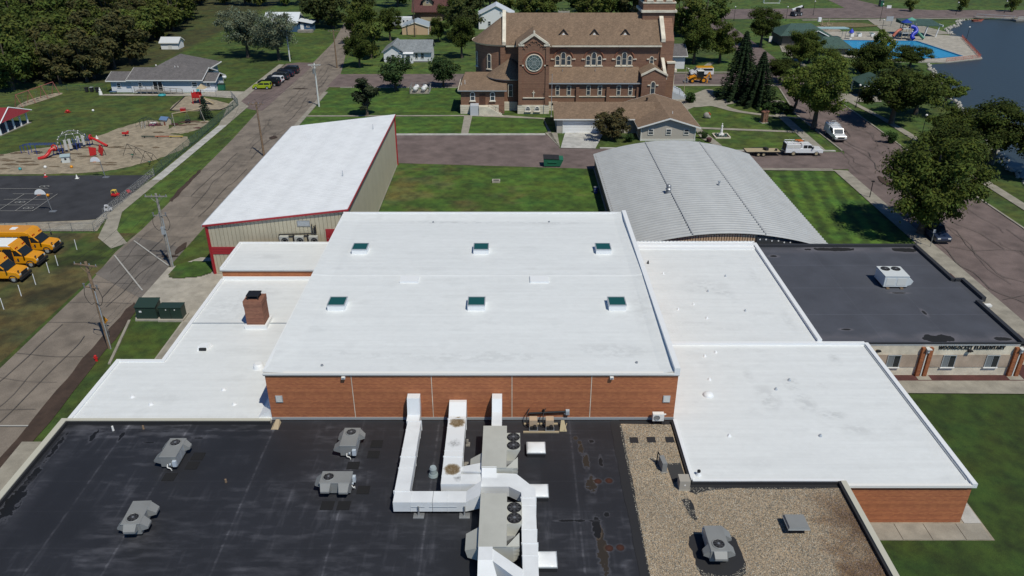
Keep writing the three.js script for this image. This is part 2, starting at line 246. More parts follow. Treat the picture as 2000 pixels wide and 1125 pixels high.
// kerbs: real steps
const kerb = (pts, w = .3, h = .13, m = M.sidewalk) => { const g = []; for (let i = 0; i + 1 < pts.length; i++) { const [x0, z0] = pts[i], [x1, z1] = pts[i + 1], L = Math.hypot(x1 - x0, z1 - z0); g.push(cbox(L, h, w, (x0 + x1) / 2, h / 2 + i * .0015, (z0 + z1) / 2, Math.atan2(-(z1 - z0), x1 - x0))); } return struct('kerb', g, m); };
kerb([[66.95, 20], [66.95, -130], [67.65, -150], [67.35, -185]]); kerb([[55.75, -126.5], [55.55, -150], [58.9, -171]]); kerb([[-40.2, -140], [-40.3, -168]], .9, .12); kerb([[-40, -135.9], [6, -136.1]], .9, .12, M.newwalk); kerb([[-38, -172.3], [-12, -172.2]], .5); kerb([[36, -126.6], [54.6, -126.4]], .5, .12, M.newwalk); kerb([[15, -128], [24, -127.5]], .5, .12, M.newwalk); kerb([[-39.5, -69.2], [-37.8, -61]], .25); kerb([[13.6, -117.4], [37, -117.2], [50.6, -116.8]], .35);
// crack sealant, painted lines
function ribbon(pts, w, y) { const V = [], F = []; pts.forEach(([x, z], i) => { const a = pts[Math.max(0, i - 1)], b = pts[Math.min(pts.length - 1, i + 1)], dx = b[0] - a[0], dz = b[1] - a[1], L = Math.hypot(dx, dz) || 1; V.push([x - dz / L * w / 2, y, z + dx / L * w / 2], [x + dz / L * w / 2, y, z - dx / L * w / 2]); if (i) F.push([2 * i - 2, 2 * i, 2 * i + 1, 2 * i - 1]); }); return poly(V, F); }
{ const wig = (x0, z0, x1, z1, a, seed) => { const n = Math.max(4, Math.hypot(x1 - x0, z1 - z0) / 1.2 | 0), p = []; for (let i = 0; i <= n; i++) { const t = i / n; p.push([x0 + (x1 - x0) * t + (vn(i * .35, seed, 999, 1) - .5) * a, z0 + (z1 - z0) * t + (vn(i * .35, seed + 40, 999, 2) - .5) * a]); } return p; };
  const g = []; yy += .004; let s = 1;
  for (const x of [-46.4, -44.6, -42.6]) for (let z = 0; z > -235; z -= R(18, 30)) g.push(ribbon(wig(x + R(-.5, .5), z, x + R(-.6, .6), z - R(12, 22), .7, s++), R(.035, .08), yy));
  for (let z = 0; z > -200; z -= R(3.5, 8)) g.push(ribbon(wig(-47.8, z, -41, z + R(-1, 1), .5, s++), R(.03, .06), yy));
  for (let k = 0; k < 26; k++) { const x = R(-54, -42), z = R(-190, -130); g.push(ribbon(wig(x, z, x + R(-3, 3), z - R(4, 9), 1, s++), R(.03, .06), yy)); }
  for (const x of [54.3, 56, 57.6, 59.4, 61.2, 63, 64.8]) for (let z = 0; z > -180; z -= R(26, 40)) g.push(ribbon(wig(x + R(-.5, .5), z, x + R(-1, 1), z - R(16, 30), 2.4, s++), R(.05, .1), yy));
  for (let z = -10; z > -180; z -= R(9, 20)) g.push(ribbon(wig(54, z, 66, z + R(-3, 3), 2, s++), R(.04, .07), yy));
  const o = struct('crack_sealant', g, M.crack);
  const w = []; yy += .004; for (const [a, b] of [[[-47.7, -89.2], [-40.5, -82]], [[-48.2, -84.9], [-40.9, -75.7]], [[-48, -51.6], [-40.2, -51.6]]]) w.push(ribbon([a, b], .16, yy));
  struct('road_marking', w, M.whiteline);
  const q = []; const l = (a, b, t = .07) => q.push(ribbon([a, b], t, yy)); for (const z of [-99.2, -101.4, -103.6, -105.8]) l([-72.5, z], [-66 + (z + 99) * .1, z]); for (const x of [-66, -68.4, -70.8]) l([x, -99.2], [x, -105.8]); l([-76, -108], [-68.5, -108]);
  for (const [x, z] of [[-67.2, -100.3], [-69.6, -102.5], [-69.6, -108.9]]) { q.push(new THREE.TorusGeometry(.34, .06, 4, 16).rotateX(PI / 2).scale(1, .02, 1).translate(x - .3, yy, z), new THREE.TorusGeometry(.34, .06, 4, 16).rotateX(PI / 2).scale(1, .02, 1).translate(x + .35, yy, z)); } struct('court_marking', q, M.whiteline); }
// puddled earth and dark stains on the carriageway
for (const [x, z, a, b] of [[-40.9, -86.9, .5, 1.8], [-41.4, -84.6, 1, .35], [56.5, -111, .8, 2.6], [-46.6, -171, 1.7, .35], [-42.4, -134, .7, 1]]) rd('earth_stain', smooth([[x - a, z], [x, z - b], [x + a, z - .1], [x, z + b]], 6, 3, .12), M.mulchdirt);

{ const q = mulberry(61); for (let i = 0; i < 34; i++) { const a = q(), x = -60 - a * 26, z = -117 - q() * (16 - a * 4) * (1 - a * .35), w = .5 + q() * 1.6, d = .15 + q() * .35; if (x > -62 && z > -121) continue; rd('bark_litter', smooth([[x - w, z], [x - w * .3, z - d], [x + w * .5, z - d * .7], [x + w, z + .1], [x + w * .2, z + d], [x - w * .6, z + d * .6]], 4, i + 3, .16), M.dirt, .062 + (i % 5) * .003); }
  for (let i = 0; i < 16; i++) { const x = -58 - q() * 9, z = -137 - q() * 8, w = .5 + q() * 1.3, d = .2 + q() * .4; rd('bark_litter', smooth([[x - w, z], [x, z - d], [x + w, z + .1], [x, z + d]], 5, i + 3, .2), i % 2 ? M.dirt : M.mulch, .08 + (i % 5) * .003); } }
// ---------- lake and pool ----------
M.water = mat([.042, .056, .06], .42, { bumpMap: grain(512, 7, 14, .6, 0, 31), bumpScale: .035 });
struct('lake', sheetGeo([[420, -262], [175, -272], [152, -268], [147, -266], [143, -258], [134, -248], [130.5, -239], [131.5, -234], [121, -203.8], [109.4, -198.8], [103.4, -196], [100, -186], [93, -165], [86, -140], [79, -118], [77.4, -110], [77, -90], [80, 20], [420, 20]], .06), M.water);
{ const pool = [[93, -229.4], [115.4, -228], [117.2, -206.4], [109.5, -203.4], [96, -202.6], [90, -214]];
  const s = new THREE.Shape([[88, -242], [100, -244], [118, -244], [131.2, -236], [131.6, -233.6], [121, -203.6], [109.2, -198.6], [94, -200], [86, -206]].map(([x, z]) => new THREE.Vector2(x, -z))); s.holes.push(new THREE.Path(pool.map(([x, z]) => new THREE.Vector2(x, -z))));
  struct('pool_deck', new THREE.ExtrudeGeometry(s, { depth: .3, bevelEnabled: false }).rotateX(-PI / 2), M.concrete);
  const g = []; for (let i = 0; i < pool.length; i++) { const a = pool[i], b = pool[(i + 1) % pool.length], L = Math.hypot(b[0] - a[0], b[1] - a[1]); g.push(cbox(L, .16, .45, (a[0] + b[0]) / 2, .27 + i * .002, (a[1] + b[1]) / 2, Math.atan2(-(b[1] - a[1]), b[0] - a[0]))); }
  struct('pool_coping', g, mat([.03, .16, .32], .5)); struct('pool_water', sheetGeo(pool, .2), mat([.035, .3, .52], .2, { bumpMap: M.water.bumpMap, bumpScale: .02 }));
  struct('pool_floor', sheetGeo(pool, .1), M.teal); }
rd('worn_earth', smooth([[100, -262], [113, -261], [116, -256], [108, -253], [99, -255]], 6, 3, .8), mat([.16, .13, .06], .95, { map: G.sand }));
rd('playground_sand', smooth([[76, -251], [97, -254], [101, -247], [93, -242], [78, -243]], 6, 3, .4), M.gutter);
{ const r = mulberry(9), g = new THREE.IcosahedronGeometry(.5, 0), path = [[152, -268.3], [147, -266.5], [143, -258.6], [134.4, -248.6], [131, -240], null, [103.6, -196], [100, -186], [93, -165], [86, -140], [79, -118], [77.4, -110], [77, -90]], ms = []; const q = new THREE.Matrix4(), e = new THREE.Euler(), qq = new THREE.Quaternion();
  for (let i = 0; i + 1 < path.length; i++) { const a = path[i], b = path[i + 1]; if (!a || !b) continue; const L = Math.hypot(b[0] - a[0], b[1] - a[1]); for (let t = 0; t < L; t += .55) { const k = t / L, sz = .35 + r() * .8; e.set(r() * 6, r() * 6, r() * 6); ms.push(new THREE.Matrix4().compose(new THREE.Vector3(a[0] + (b[0] - a[0]) * k + (r() - .5) * 1.5, .1, a[1] + (b[1] - a[1]) * k + (r() - .5) * 1.5), qq.clone().setFromEuler(e), new THREE.Vector3(sz, sz * .7, sz))); } }
  const o = new THREE.InstancedMesh(g, mat([.4, .38, .34], .9), ms.length); ms.forEach((m, i) => o.setMatrixAt(i, m)); o.name = 'shore_rocks'; o.userData = { kind: 'stuff', label: 'pale rocks lining the lake shore', category: 'rocks' }; o.castShadow = o.receiveShadow = true; scene.add(o); }

// ---------- school complex ----------
const ownUV = m => { m.userData.ownUV = true; return m; };
// a roof sheet with its own print of stains over x0..x1, z0..z1
function roofSheet(x0, x1, z0, z1) {   // returns uv maker for a geometry in world coordinates
  return g => { g = g.index ? g.toNonIndexed() : g; const p = g.attributes.position, uv = new Float32Array(p.count * 2); for (let i = 0; i < p.count; i++) { uv[2 * i] = (p.getX(i) - x0) / (x1 - x0); uv[2 * i + 1] = (p.getZ(i) - z0) / (z1 - z0); } g.setAttribute('uv', new THREE.BufferAttribute(uv, 2)); return g; };
}
const foamBump = grain(512, 3.5, 9, .5, .12, 41); foamBump.repeat.set(9, 9);
function whiteRoof(x0, x1, z0, z1, seed, blobs, size = 1024) {
  const W = x1 - x0, H = z1 - z0, r = mulberry(seed);
  const t = tex(size, Math.round(size * Math.min(1, H / W)), (u, v) => {
    const x = x0 + u * W, z = z0 + v * H; let s = 0; const n = fbm(x * .55 + 50, z * .9 + 200, 4096, 5, seed), f = fbm(x * 2.6 + 50, z * 3.5 + 300, 4096, 4, seed + 2);
    for (const [bx, bz, rx, rz, k] of blobs) { const q = ((x - bx) / rx) ** 2 + ((z - bz) / rz) ** 2; if (q < 1) s = Math.max(s, (1 - q) * k * clamp((n * .6 + f * .9 - .62) * 3.4)); }
    const l = fbm(x * .14 + 70, z * 3.2 + 70, 4096, 4, seed + 5); const k = 238 * (1 + (n - .5) * .035 + (l - .5) * .05 + (f - .5) * .03 + (r() - .5) * .018) * (1 - s * .09) * (1 - clamp(n * 3.2 - 1.95) * .05); return [k * .995, k, k * .995];
  });
  const m = ownUV(new THREE.MeshStandardMaterial({ color: C(.86, .875, .88), map: t, roughness: .6, bumpMap: foamBump, bumpScale: .012, side: THREE.DoubleSide })); m.userData.fit = roofSheet(x0, x1, z0, z1); return m;
}
const coat = mat([.8, .815, .82], .55, { bumpMap: grain(512, 2, 8, .5, .2, 43), bumpScale: .012 });
function wroof(p, name, geo, m, label) { return wp(p, name, m.userData.fit(join(geo)), m, label); }
// --- gymnasium
const gym = thing('school_gymnasium', 'tall brick gymnasium with a big white roof and six green skylights', 'building', [-3, 0, -63.8]);
wp(gym, 'wall', box(-18.5, 12.45, 0, 7.6, -79.4, -48.2), M.brick);
{ const m = whiteRoof(-18.5, 12.45, -79.4, -48.2, 3, [[-10, -50.6, 7, .8, .6], [-2, -50.4, 9, 1, .8], [8, -51.3, 4, 1.4, .8], [-14, -51, 2.5, .7, .7], [-6, -77.2, 11, .55, .9], [4, -77, 6, .5, .8], [-16.5, -70, .7, 5, .4], [11, -58, .9, 6, .6]]);
  const y = x => 7.62 + (x < -16.6 ? -(x + 16.6) * .06 : 0) + (x > 11.2 ? (x - 11.2) * .16 : 0); const V = [], F = [], xs = [-18.55, -17.6, -16.6, 11.1, 11.6, 12.15], zs = [-79.45, -78.2, -77.4, -64.05, -63.95, -49.2, -48.15], zy = [.2, .06, .0, .22, .19, .0, .04];
  zs.forEach((z, j) => xs.forEach((x, i) => V.push([x, y(x) + zy[j], z]))); for (let j = 0; j + 1 < zs.length; j++) for (let i = 0; i + 1 < xs.length; i++) { const a = j * xs.length + i; F.push([a, a + xs.length, a + xs.length + 1, a + 1]); }
  wroof(gym, 'roof', poly(V, F), m);
  wp(gym, 'coping', [box(12.1, 12.52, 7.5, 8.12, -79.5, -48.1)], coat); wp(gym, 'coping', box(-18.6, 12.1, 7.5, 7.9, -79.56, -79.3), coat); wp(gym, 'coping', box(-18.62, 12.098, 7.52, 7.685, -48.36, -48.08), M.trimwhite); wp(gym, 'coping', box(-18.66, -18.45, 7.5, 7.76, -79.3, -48.36), coat);
  wp(gym, 'drip_edge', box(-18.6, 12.5, 7.44, 7.5, -48.24, -48.09), M.steel);
  for (const x of [-15.0, -3.05, 9.0]) for (const z of [-57.55, -68.85]) { const s = wp(gym, 'skylight', [box(x - .74, x + .74, 7.6, 8.2, z - 1.5, z)], coat); wp(s, 'skylight_frame', [box(x - .76, x + .76, 8.2, 8.28, z - 1.54, z - 1.44), box(x - .76, x + .76, 8.2, 8.28, z - .07, z + .03), box(x - .76, x - .68, 8.2, 8.28, z - 1.44, z - .07), box(x + .68, x + .76, 8.2, 8.28, z - 1.44, z - .07)], M.galv); wp(s, 'glass', box(x - .68, x + .68, 8.2, 8.265, z - 1.44, z - .07), M.skyglass); }
  for (const x of [-9.4, 2.5]) wp(gym, 'roof_hatch', box(x - .85, x + .85, 7.6, 7.95, -63.8, -62.6), coat);
  for (const [x, z] of [[-8.5, -77.2], [4, -77.3], [-8, -78.9], [4, -78.95], [-14.4, -49.2], [9.5, -49.6]]) wp(gym, 'roof_drain', cyl(.09, .12, .1, x, 7.63, z, 8), M.steel);
  for (const x of [-12.05, -6.05, 0, 5.98]) wp(gym, 'control_joint', box(x - .025, x + .025, 3.32, 7.44, -48.19, -48.185), M.limestone);
  wp(gym, 'base_flashing', box(-18.5, 12.45, 3.36, 3.58, -48.2, -48.14), M.galv);
  for (const [x, l] of [[-17.7, 'grey louvre'], [11.75, 'pale louvre']]) { const o = wp(gym, 'wall_louvre', box(x - .27, x + .27, 5, 5.6, -48.2, -48.13), M.galv, l); for (let k = 0; k < 5; k++) wp(o, 'louvre_slat', box(x - .22, x + .22, 5.06 + k * .105, 5.12 + k * .105, -48.13, -48.11), M.offwhite); }
  for (const x of [-12.6, 7.45]) { const o = wp(gym, 'floodlight', box(x - .13, x + .13, 7.22, 7.4, -48.2, -47.95), M.trimwhite); wp(o, 'lens', box(x - .1, x + .1, 7.24, 7.38, -47.95, -47.94), M.galv); }
}
// --- west wing with boiler chimney
const west = thing('school_west_wing', 'low white roofed wing with brick chimney left of the gymnasium', 'building', [-26, 0, -60]);
{ const P = [[-34.1, -48], [-18.5, -48], [-18.5, -71.8], [-30.2, -71.8], [-30.2, -56.3], [-34.1, -56.3]];
  wp(west, 'wall', slabGeo([[-34, -48.05], [-18.55, -48.05], [-18.55, -71.8], [-30.1, -71.8], [-30.1, -56.2], [-34, -56.2]], 0, 3.35), M.brick);
  wroof(west, 'roof', slabGeo(P, 3.36, 3.46), whiteRoof(-34.1, -18.5, -71.8, -48, 9, [[-27, -66, 4, 4, .7], [-26, -69, 3, 1.5, .8], [-24, -58, 3, 1, .4], [-28, -51, 4, 1.2, .35], [-21, -61, 1.5, 5, .4]]));
  wp(west, 'coping', box(-34.2, -33.85, 3.3, 3.58, -56.4, -48.05), coat); wp(west, 'coping', box(-33.85, -30.3, 3.3, 3.57, -56.4, -56.1), coat); wp(west, 'coping', box(-30.3, -29.95, 3.3, 3.575, -71.8, -56.1), coat);
  wp(west, 'gym_upstand', hexa([[-19.6, 3.46, -48.3], [-18.5, 3.46, -48.3], [-18.5, 3.46, -71.8], [-19.6, 3.46, -71.8]], [[-18.55, 4.2, -48.3], [-18.5, 4.2, -48.3], [-18.5, 4.2, -71.8], [-18.55, 4.2, -71.8]]), coat);
  wp(west, 'expansion_joint', [box(-30, -24.55, 3.46, 3.53, -62.75, -62.6), box(-22.9, -19.6, 3.46, 3.53, -62.75, -62.6)], M.galv);
  const c = wp(west, 'chimney', box(-24.55, -22.9, 3.46, 6.2, -63.45, -61.9), M.chimbrick); wp(c, 'chimney_band', box(-24.58, -22.87, 5.7, 6.24, -63.48, -61.87), M.chimbrick, 'corbelled brick band'); wp(c, 'chimney_cap', [box(-24.3, -23.15, 6.62, 6.7, -63.2, -62.15), ...[[-24.2, -63.1], [-23.25, -63.1], [-24.2, -62.25], [-23.25, -62.25]].map(([x, z]) => box(x - .04, x + .04, 6.28, 6.62, z - .04, z + .04))], M.dark, 'dark metal rain cap'); wp(c, 'flue', box(-24.1, -23.35, 6.2, 6.34, -63, -62.35), M.black); wp(c, 'curb', box(-24.75, -22.7, 3.46, 3.8, -63.65, -61.7), coat);
  const v = wp(west, 'roof_vent', [hexa([[-27.8, 3.46, -57.9], [-26.9, 3.46, -58.1], [-26.8, 3.46, -58.9], [-27.7, 3.46, -58.7]], [[-27.7, 3.85, -58], [-27, 3.85, -58.15], [-26.95, 3.85, -58.7], [-27.6, 3.85, -58.6]])], coat); wp(v, 'vent_mouth', box(-27.6, -27, 3.5, 3.72, -58.02, -57.86), M.dark);
  wp(west, 'exhaust_fan', [cyl(.42, .5, .25, -21.6, 3.46, -55.3, 16), cyl(.3, .42, .14, -21.6, 3.71, -55.3, 16)], coat);
  for (const [x, z] of [[-28.6, -50], [-23.5, -52], [-30.5, -51], [-22, -50]]) wp(west, 'vent_pipe', cyl(.12, .2, .14, x, 3.46, z, 8), coat);
}
const stair = thing('school_stair_block', 'small raised white roofed brick block between wing and metal hall', 'building', [-24.4, 0, -75]);
wp(stair, 'wall', box(-30.1, -18.55, 0, 4.5, -78.4, -71.9), M.brick); wroof(stair, 'roof', slabGeo(rect(-30.25, -18.52, -78.55, -71.8), 4.5, 4.62), whiteRoof(-30.25, -18.5, -78.55, -71.8, 15, [[-26, -75, 3, .8, .5], [-23, -77.5, 2, .5, .6]], 512));
wp(stair, 'coping', [box(-30.32, -30.05, 4.42, 4.72, -78.6, -71.98)], coat); wp(stair, 'coping', box(-30.05, -18.5, 4.42, 4.71, -78.62, -78.4), coat); wp(stair, 'drip_edge', box(-30.3, -18.5, 4.4, 4.5, -71.9, -71.77), M.steel); wp(stair, 'wall_flashing', box(-30.1, -18.6, 3.46, 3.78, -71.9, -71.74), coat);
// --- east wings
const eastA = thing('school_east_wing', 'wide low wing with white roof and brick end wall right of the gymnasium', 'building', [22, 0, -50]);
{ wp(eastA, 'wall', slabGeo([[12.5, -41.25], [22.95, -41.25], [22.95, -40.75], [31.65, -40.75], [31.65, -58.9], [12.5, -58.9]], 0, 3.35), M.brick);
  wroof(eastA, 'roof', slabGeo([[12.46, -41.1], [22.92, -41.1], [22.92, -40.62], [31.75, -40.62], [31.75, -58.95], [12.46, -58.95]], 3.37, 3.48), whiteRoof(12.45, 31.75, -58.95, -40.6, 21, [[20.5, -50.8, 1.2, 2.2, 1], [23.3, -50.2, 1, 1.6, 1], [23, -52.8, .8, 1.5, 1], [24.9, -48.6, 1.5, .7, 1.1], [25.5, -52.5, .6, .6, .7], [19.8, -54, .5, 1.3, .6], [14, -55.5, 1, .7, .5], [28, -56.5, .6, 1.2, .8], [26, -46.8, 1.6, .9, .7], [17.5, -43, 2, .8, .4], [20, -58, 3, .5, .5], [24, -42.4, 4, .6, .4]], 1024));
  wp(eastA, 'coping', box(31.5, 31.85, 3.3, 3.66, -59, -40.6), coat); wp(eastA, 'coping', box(22.92, 31.5, 3.34, 3.54, -40.78, -40.56), M.trimwhite); wp(eastA, 'coping', box(12.46, 31.5, 3.3, 3.72, -59.1, -58.8), coat); wp(eastA, 'coping', box(12.46, 22.92, 3.34, 3.56, -41.24, -41.04), coat); wp(eastA, 'coping', box(12.36, 12.62, 3.34, 3.6, -47.9, -41.24), coat); wp(eastA, 'inner_flashing', box(31.38, 31.5, 3.48, 3.56, -58.7, -41.2), M.galv);
  const d = wp(eastA, 'vent_dome', [ball(.42, 15.8, 3.5, -51.2, .7, 14)], coat);
  for (const [x, z] of [[16.4, -53.4], [21.5, -52], [23, -53.3], [16.2, -46], [23, -46], [16.8, -57], [17.9, -57.6]]) wp(eastA, 'vent_pipe', [cyl(.05, .16, .2, x, 3.48, z, 8)], x > 20 ? M.galv : coat);
  const k = wp(eastA, 'vent_stack', [cyl(.09, .2, .3, 12.99, 3.48, -41.7, 10)], coat); wp(k, 'cowl', cyl(.12, .12, .12, 12.99, 3.78, -41.7, 10), M.dark); }
const eastB = thing('school_link_wing', 'white roofed link between gymnasium, arched hall and dark roofed classrooms', 'building', [20, 0, -69]);
{ wp(eastB, 'wall', box(12.5, 27.5, 0, 3.5, -80.2, -59.1), M.brick); wroof(eastB, 'roof', slabGeo(rect(12.46, 27.6, -80.3, -59.05), 3.52, 3.62), whiteRoof(12.46, 27.6, -80.3, -59.05, 27, [[19.5, -70, 3, 1.8, .8], [21, -68.6, 1.6, .8, .8], [17, -62.5, 3, .6, .6], [20, -61.5, 2, .5, .5], [25.3, -72, .6, 3, .7], [26, -63, .6, 3, .6], [14.6, -65, 1, 1.5, .5]], 1024));
  wp(eastB, 'coping', box(27.35, 27.75, 3.4, 3.9, -80.2, -59.12), coat); wp(eastB, 'step_cant', [box(12.46, 27.3, 3.62, 3.95, -80.3, -79.6)], coat); wp(eastB, 'step_cant', box(12.46, 27.3, 3.62, 3.76, -79.6, -78.9), coat); wp(eastB, 'edge_strip', box(12.46, 27.5, 3.95, 4.03, -80.36, -80.1), coat);
  for (let k = 0; k < 34; k++) wp(eastB, 'fastener', box(13.2 + k * .42, 13.36 + k * .42, 4.03, 4.05, -80.32, -80.18), M.galv);
  wp(eastB, 'gym_upstand', hexa([[12.46, 3.62, -59.2], [13.1, 3.62, -59.2], [13.1, 3.62, -79.4], [12.46, 3.62, -79.4]], [[12.46, 4.3, -59.2], [12.56, 4.3, -59.2], [12.56, 4.3, -79.4], [12.46, 4.3, -79.4]]), coat);
  for (const [x, z] of [[14.7, -75.3], [17.7, -66.1], [19.7, -68.8], [22.3, -72.2], [16, -65.1], [18.4, -63.4], [22.4, -64.8], [15.9, -72.8]]) wp(eastB, 'vent_pipe', cyl(.05, .13, x < 15 ? .35 : .2, x, 3.62, z, 8), x < 15 ? M.dark : x > 19 ? M.galv : coat); }
// --- classrooms with dark roof and lettering
const elem = thing('classroom_block', 'cream classroom block with dark flat roof and school name lettering', 'building', [37, 0, -69]);
{ const roofT = tex(1024, 1024, (u, v) => { const x = 27.6 + u * 18.4, z = -80 + v * 20.9; let n = fbm(x * .5 + 9, z * .5 + 200, 4096, 5, 51), k = 76 * (1 + (n - .5) * .22 + (rnd() - .5) * .1), dust = 0, wet = 0;
    for (const s of [-64.5, -70, -75.3]) if (Math.abs(z - s) < .05) k *= 1.15; for (const s of [33.6, 39.6]) if (Math.abs(x - s) < .04) k *= 1.06;
    for (const [bx, bz, rx, rz] of [[36.2, -79.4, 3, .5], [44.3, -79.3, 1.6, .7], [38.9, -60.1, 1.7, .8], [44.6, -60, 1, .4], [29, -77.6, .5, .3], [30.9, -61.7, .5, .18], [39, -68.9, .8, .15], [39.7, -64.9, .2, .6]]) { const q = ((x - bx) / rx) ** 2 + ((z - bz) / rz) ** 2 + (fbm(x * 1.5 + 7, z * 1.5 + 300, 4096, 3, 5) - .5) * 1.6; if (q < .75) wet = 1; else if (q < 3) dust = Math.max(dust, (3 - q) / 2.3); }
    dust = Math.max(dust, clamp(1 - Math.abs(z + 60.2 + (n - .5) * 1.5) / .9) * .6, clamp(1 - Math.abs(z + 78.9) / .9) * .5); k += dust * 22; if (wet) k = 27; return wet ? [k, k, k * 1.02] : [k * .97 + dust * 5, k, k * 1.1 - dust * 4]; });
  const rm = ownUV(new THREE.MeshStandardMaterial({ color: C(.98, .98, .98), map: roofT, roughness: .75, side: THREE.DoubleSide })); rm.userData.fit = roofSheet(27.6, 46, -80, -59.1);
  const P = [[27.7, -59.15], [45.8, -59.15], [45.8, -67.2], [46.7, -67.2], [46.7, -71.4], [45.7, -71.4], [45.7, -80], [27.7, -80]];
  wp(elem, 'wall', slabGeo(P, 0, 3.3), M.cream); wroof(elem, 'roof', slabGeo(P.map(([x, z]) => [x, z]), 3.32, 3.42), rm);
  const dk = mat([.035, .036, .04], .6); const e = (a, b) => wp(elem, 'parapet', box(...a, 3.1, b, a[4], a[5]), dk);
  wp(elem, 'parapet', box(27.7, 46, 3.2, 3.72, -80.3, -79.95), dk); wp(elem, 'parapet', box(45.6, 46, 3.2, 3.718, -79.95, -71.5), dk); wp(elem, 'parapet', box(46, 47, 3.2, 3.716, -71.75, -71.4), dk); wp(elem, 'parapet', box(46.6, 47, 3.2, 3.714, -71.4, -67.4), dk); wp(elem, 'parapet', box(45.65, 46.05, 3.2, 3.72, -66.9, -59.1), dk); wp(elem, 'fascia', box(27.8, 45.65, 3.4, 3.56, -59.25, -59.08), dk); wp(elem, 'eave_trim', box(31.9, 46, 3.3, 3.42, -59.2, -59.1), M.trimwhite); wp(elem, 'entrance_canopy', [box(46.05, 47.2, 3.1, 3.3, -66.9, -66.5), box(46.9, 47.1, 0, 3.1, -66.85, -66.6)], M.trimwhite);
  wp(elem, 'wall_band', box(31.9, 45.7, .98, 2.28, -59.13, -59.1), mat([.42, .33, .25], .85, { map: G.pave }), 'tan middle band');
  wp(elem, 'plinth', box(31.9, 46, 0, .1, -59.15, -59.05), M.concrete);
  for (const x of [34.6, 39.62, 43.55]) { const w = wp(elem, 'window', [box(x - .6, x + .6, 2.2, 2.28, -59.12, -59.04), box(x - .6, x - .53, .98, 2.2, -59.12, -59.04), box(x + .53, x + .6, .98, 2.2, -59.12, -59.04), box(x - .02, x + .02, .98, 2.2, -59.12, -59.05)], M.galv); wp(w, 'window_sill', box(x - .66, x + .66, .9, .98, -59.12, -58.98), M.trimwhite); wp(w, 'pane', box(x - .53, x - .02, .98, 2.2, -59.12, -59.075), mat([.18, .2, .21], .3), 'pane with pale blind'); wp(w, 'pane', box(x + .02, x + .53, .98, 2.2, -59.12, -59.08), M.glass, 'dark open pane'); }
  for (const x of [37.35, 45.75]) { const p = wp(elem, 'brick_pilaster', [box(x - .5, x - .17, 0, 3.12, -59.13, -58.86), box(x + .17, x + .5, 0, 3.12, -59.13, -58.86)], M.orangebrick); wp(p, 'rain_head', [cyl(.2, .14, .4, x, 2.68, -58.86, 10), box(x - .22, x + .22, 3.06, 3.12, -59.1, -58.6)], M.offwhite); wp(p, 'downspout', [box(x - .05, x + .05, .1, 2.7, -59.05, -58.93)], M.offwhite); wp(p, 'pier_base', box(x - .6, x + .6, 0, .06, -59.1, -58.75), M.limestone); }
  for (const x of [32.95, 41.2]) { const l = wp(elem, 'wall_light', [box(x - .13, x + .13, 2.62, 2.85, -59.1, -58.95), box(x - .17, x + .17, 2.78, 2.88, -59, -58.76)], M.dark); wp(l, 'lens', box(x - .1, x + .1, 2.66, 2.76, -58.95, -58.93), M.galv); }
  const font = await new FontLoader().loadAsync('fonts/droid/droid_sans_bold.typeface.json'); const s = 'WOONSOCKET ELEMENTARY'; let x = 0; const gl = [];
  const tg = new TextGeometry(s, { font, size: .36, depth: .05, curveSegments: 3 }); tg.computeBoundingBox(); const bw = tg.boundingBox.max.x; tg.dispose();
  const k = 5.95 / bw; for (let i = 0; i < s.length; i++) { if (s[i] === ' ') continue; const pre = new TextGeometry(s.slice(0, i) + '.', { font, size: .36, depth: .05, curveSegments: 2 }), dot = new TextGeometry('.', { font, size: .36, depth: .05, curveSegments: 2 }); pre.computeBoundingBox(); dot.computeBoundingBox(); const x0 = pre.boundingBox.max.x - dot.boundingBox.max.x; gl.push([s[i], x0]); }
  const sg = wp(elem, 'name_lettering', box(38.38, 44.34, 2.87, 2.875, -59.2, -59.12), M.cream); for (const [c, x0] of gl) { const g = new TextGeometry(c, { font, size: .36, depth: .05, curveSegments: 3 }); g.scale(k, 1, 1).translate(38.4 + x0 * k, 2.88, -59.13); wp(sg, 'letter', g, M.dark); }
}
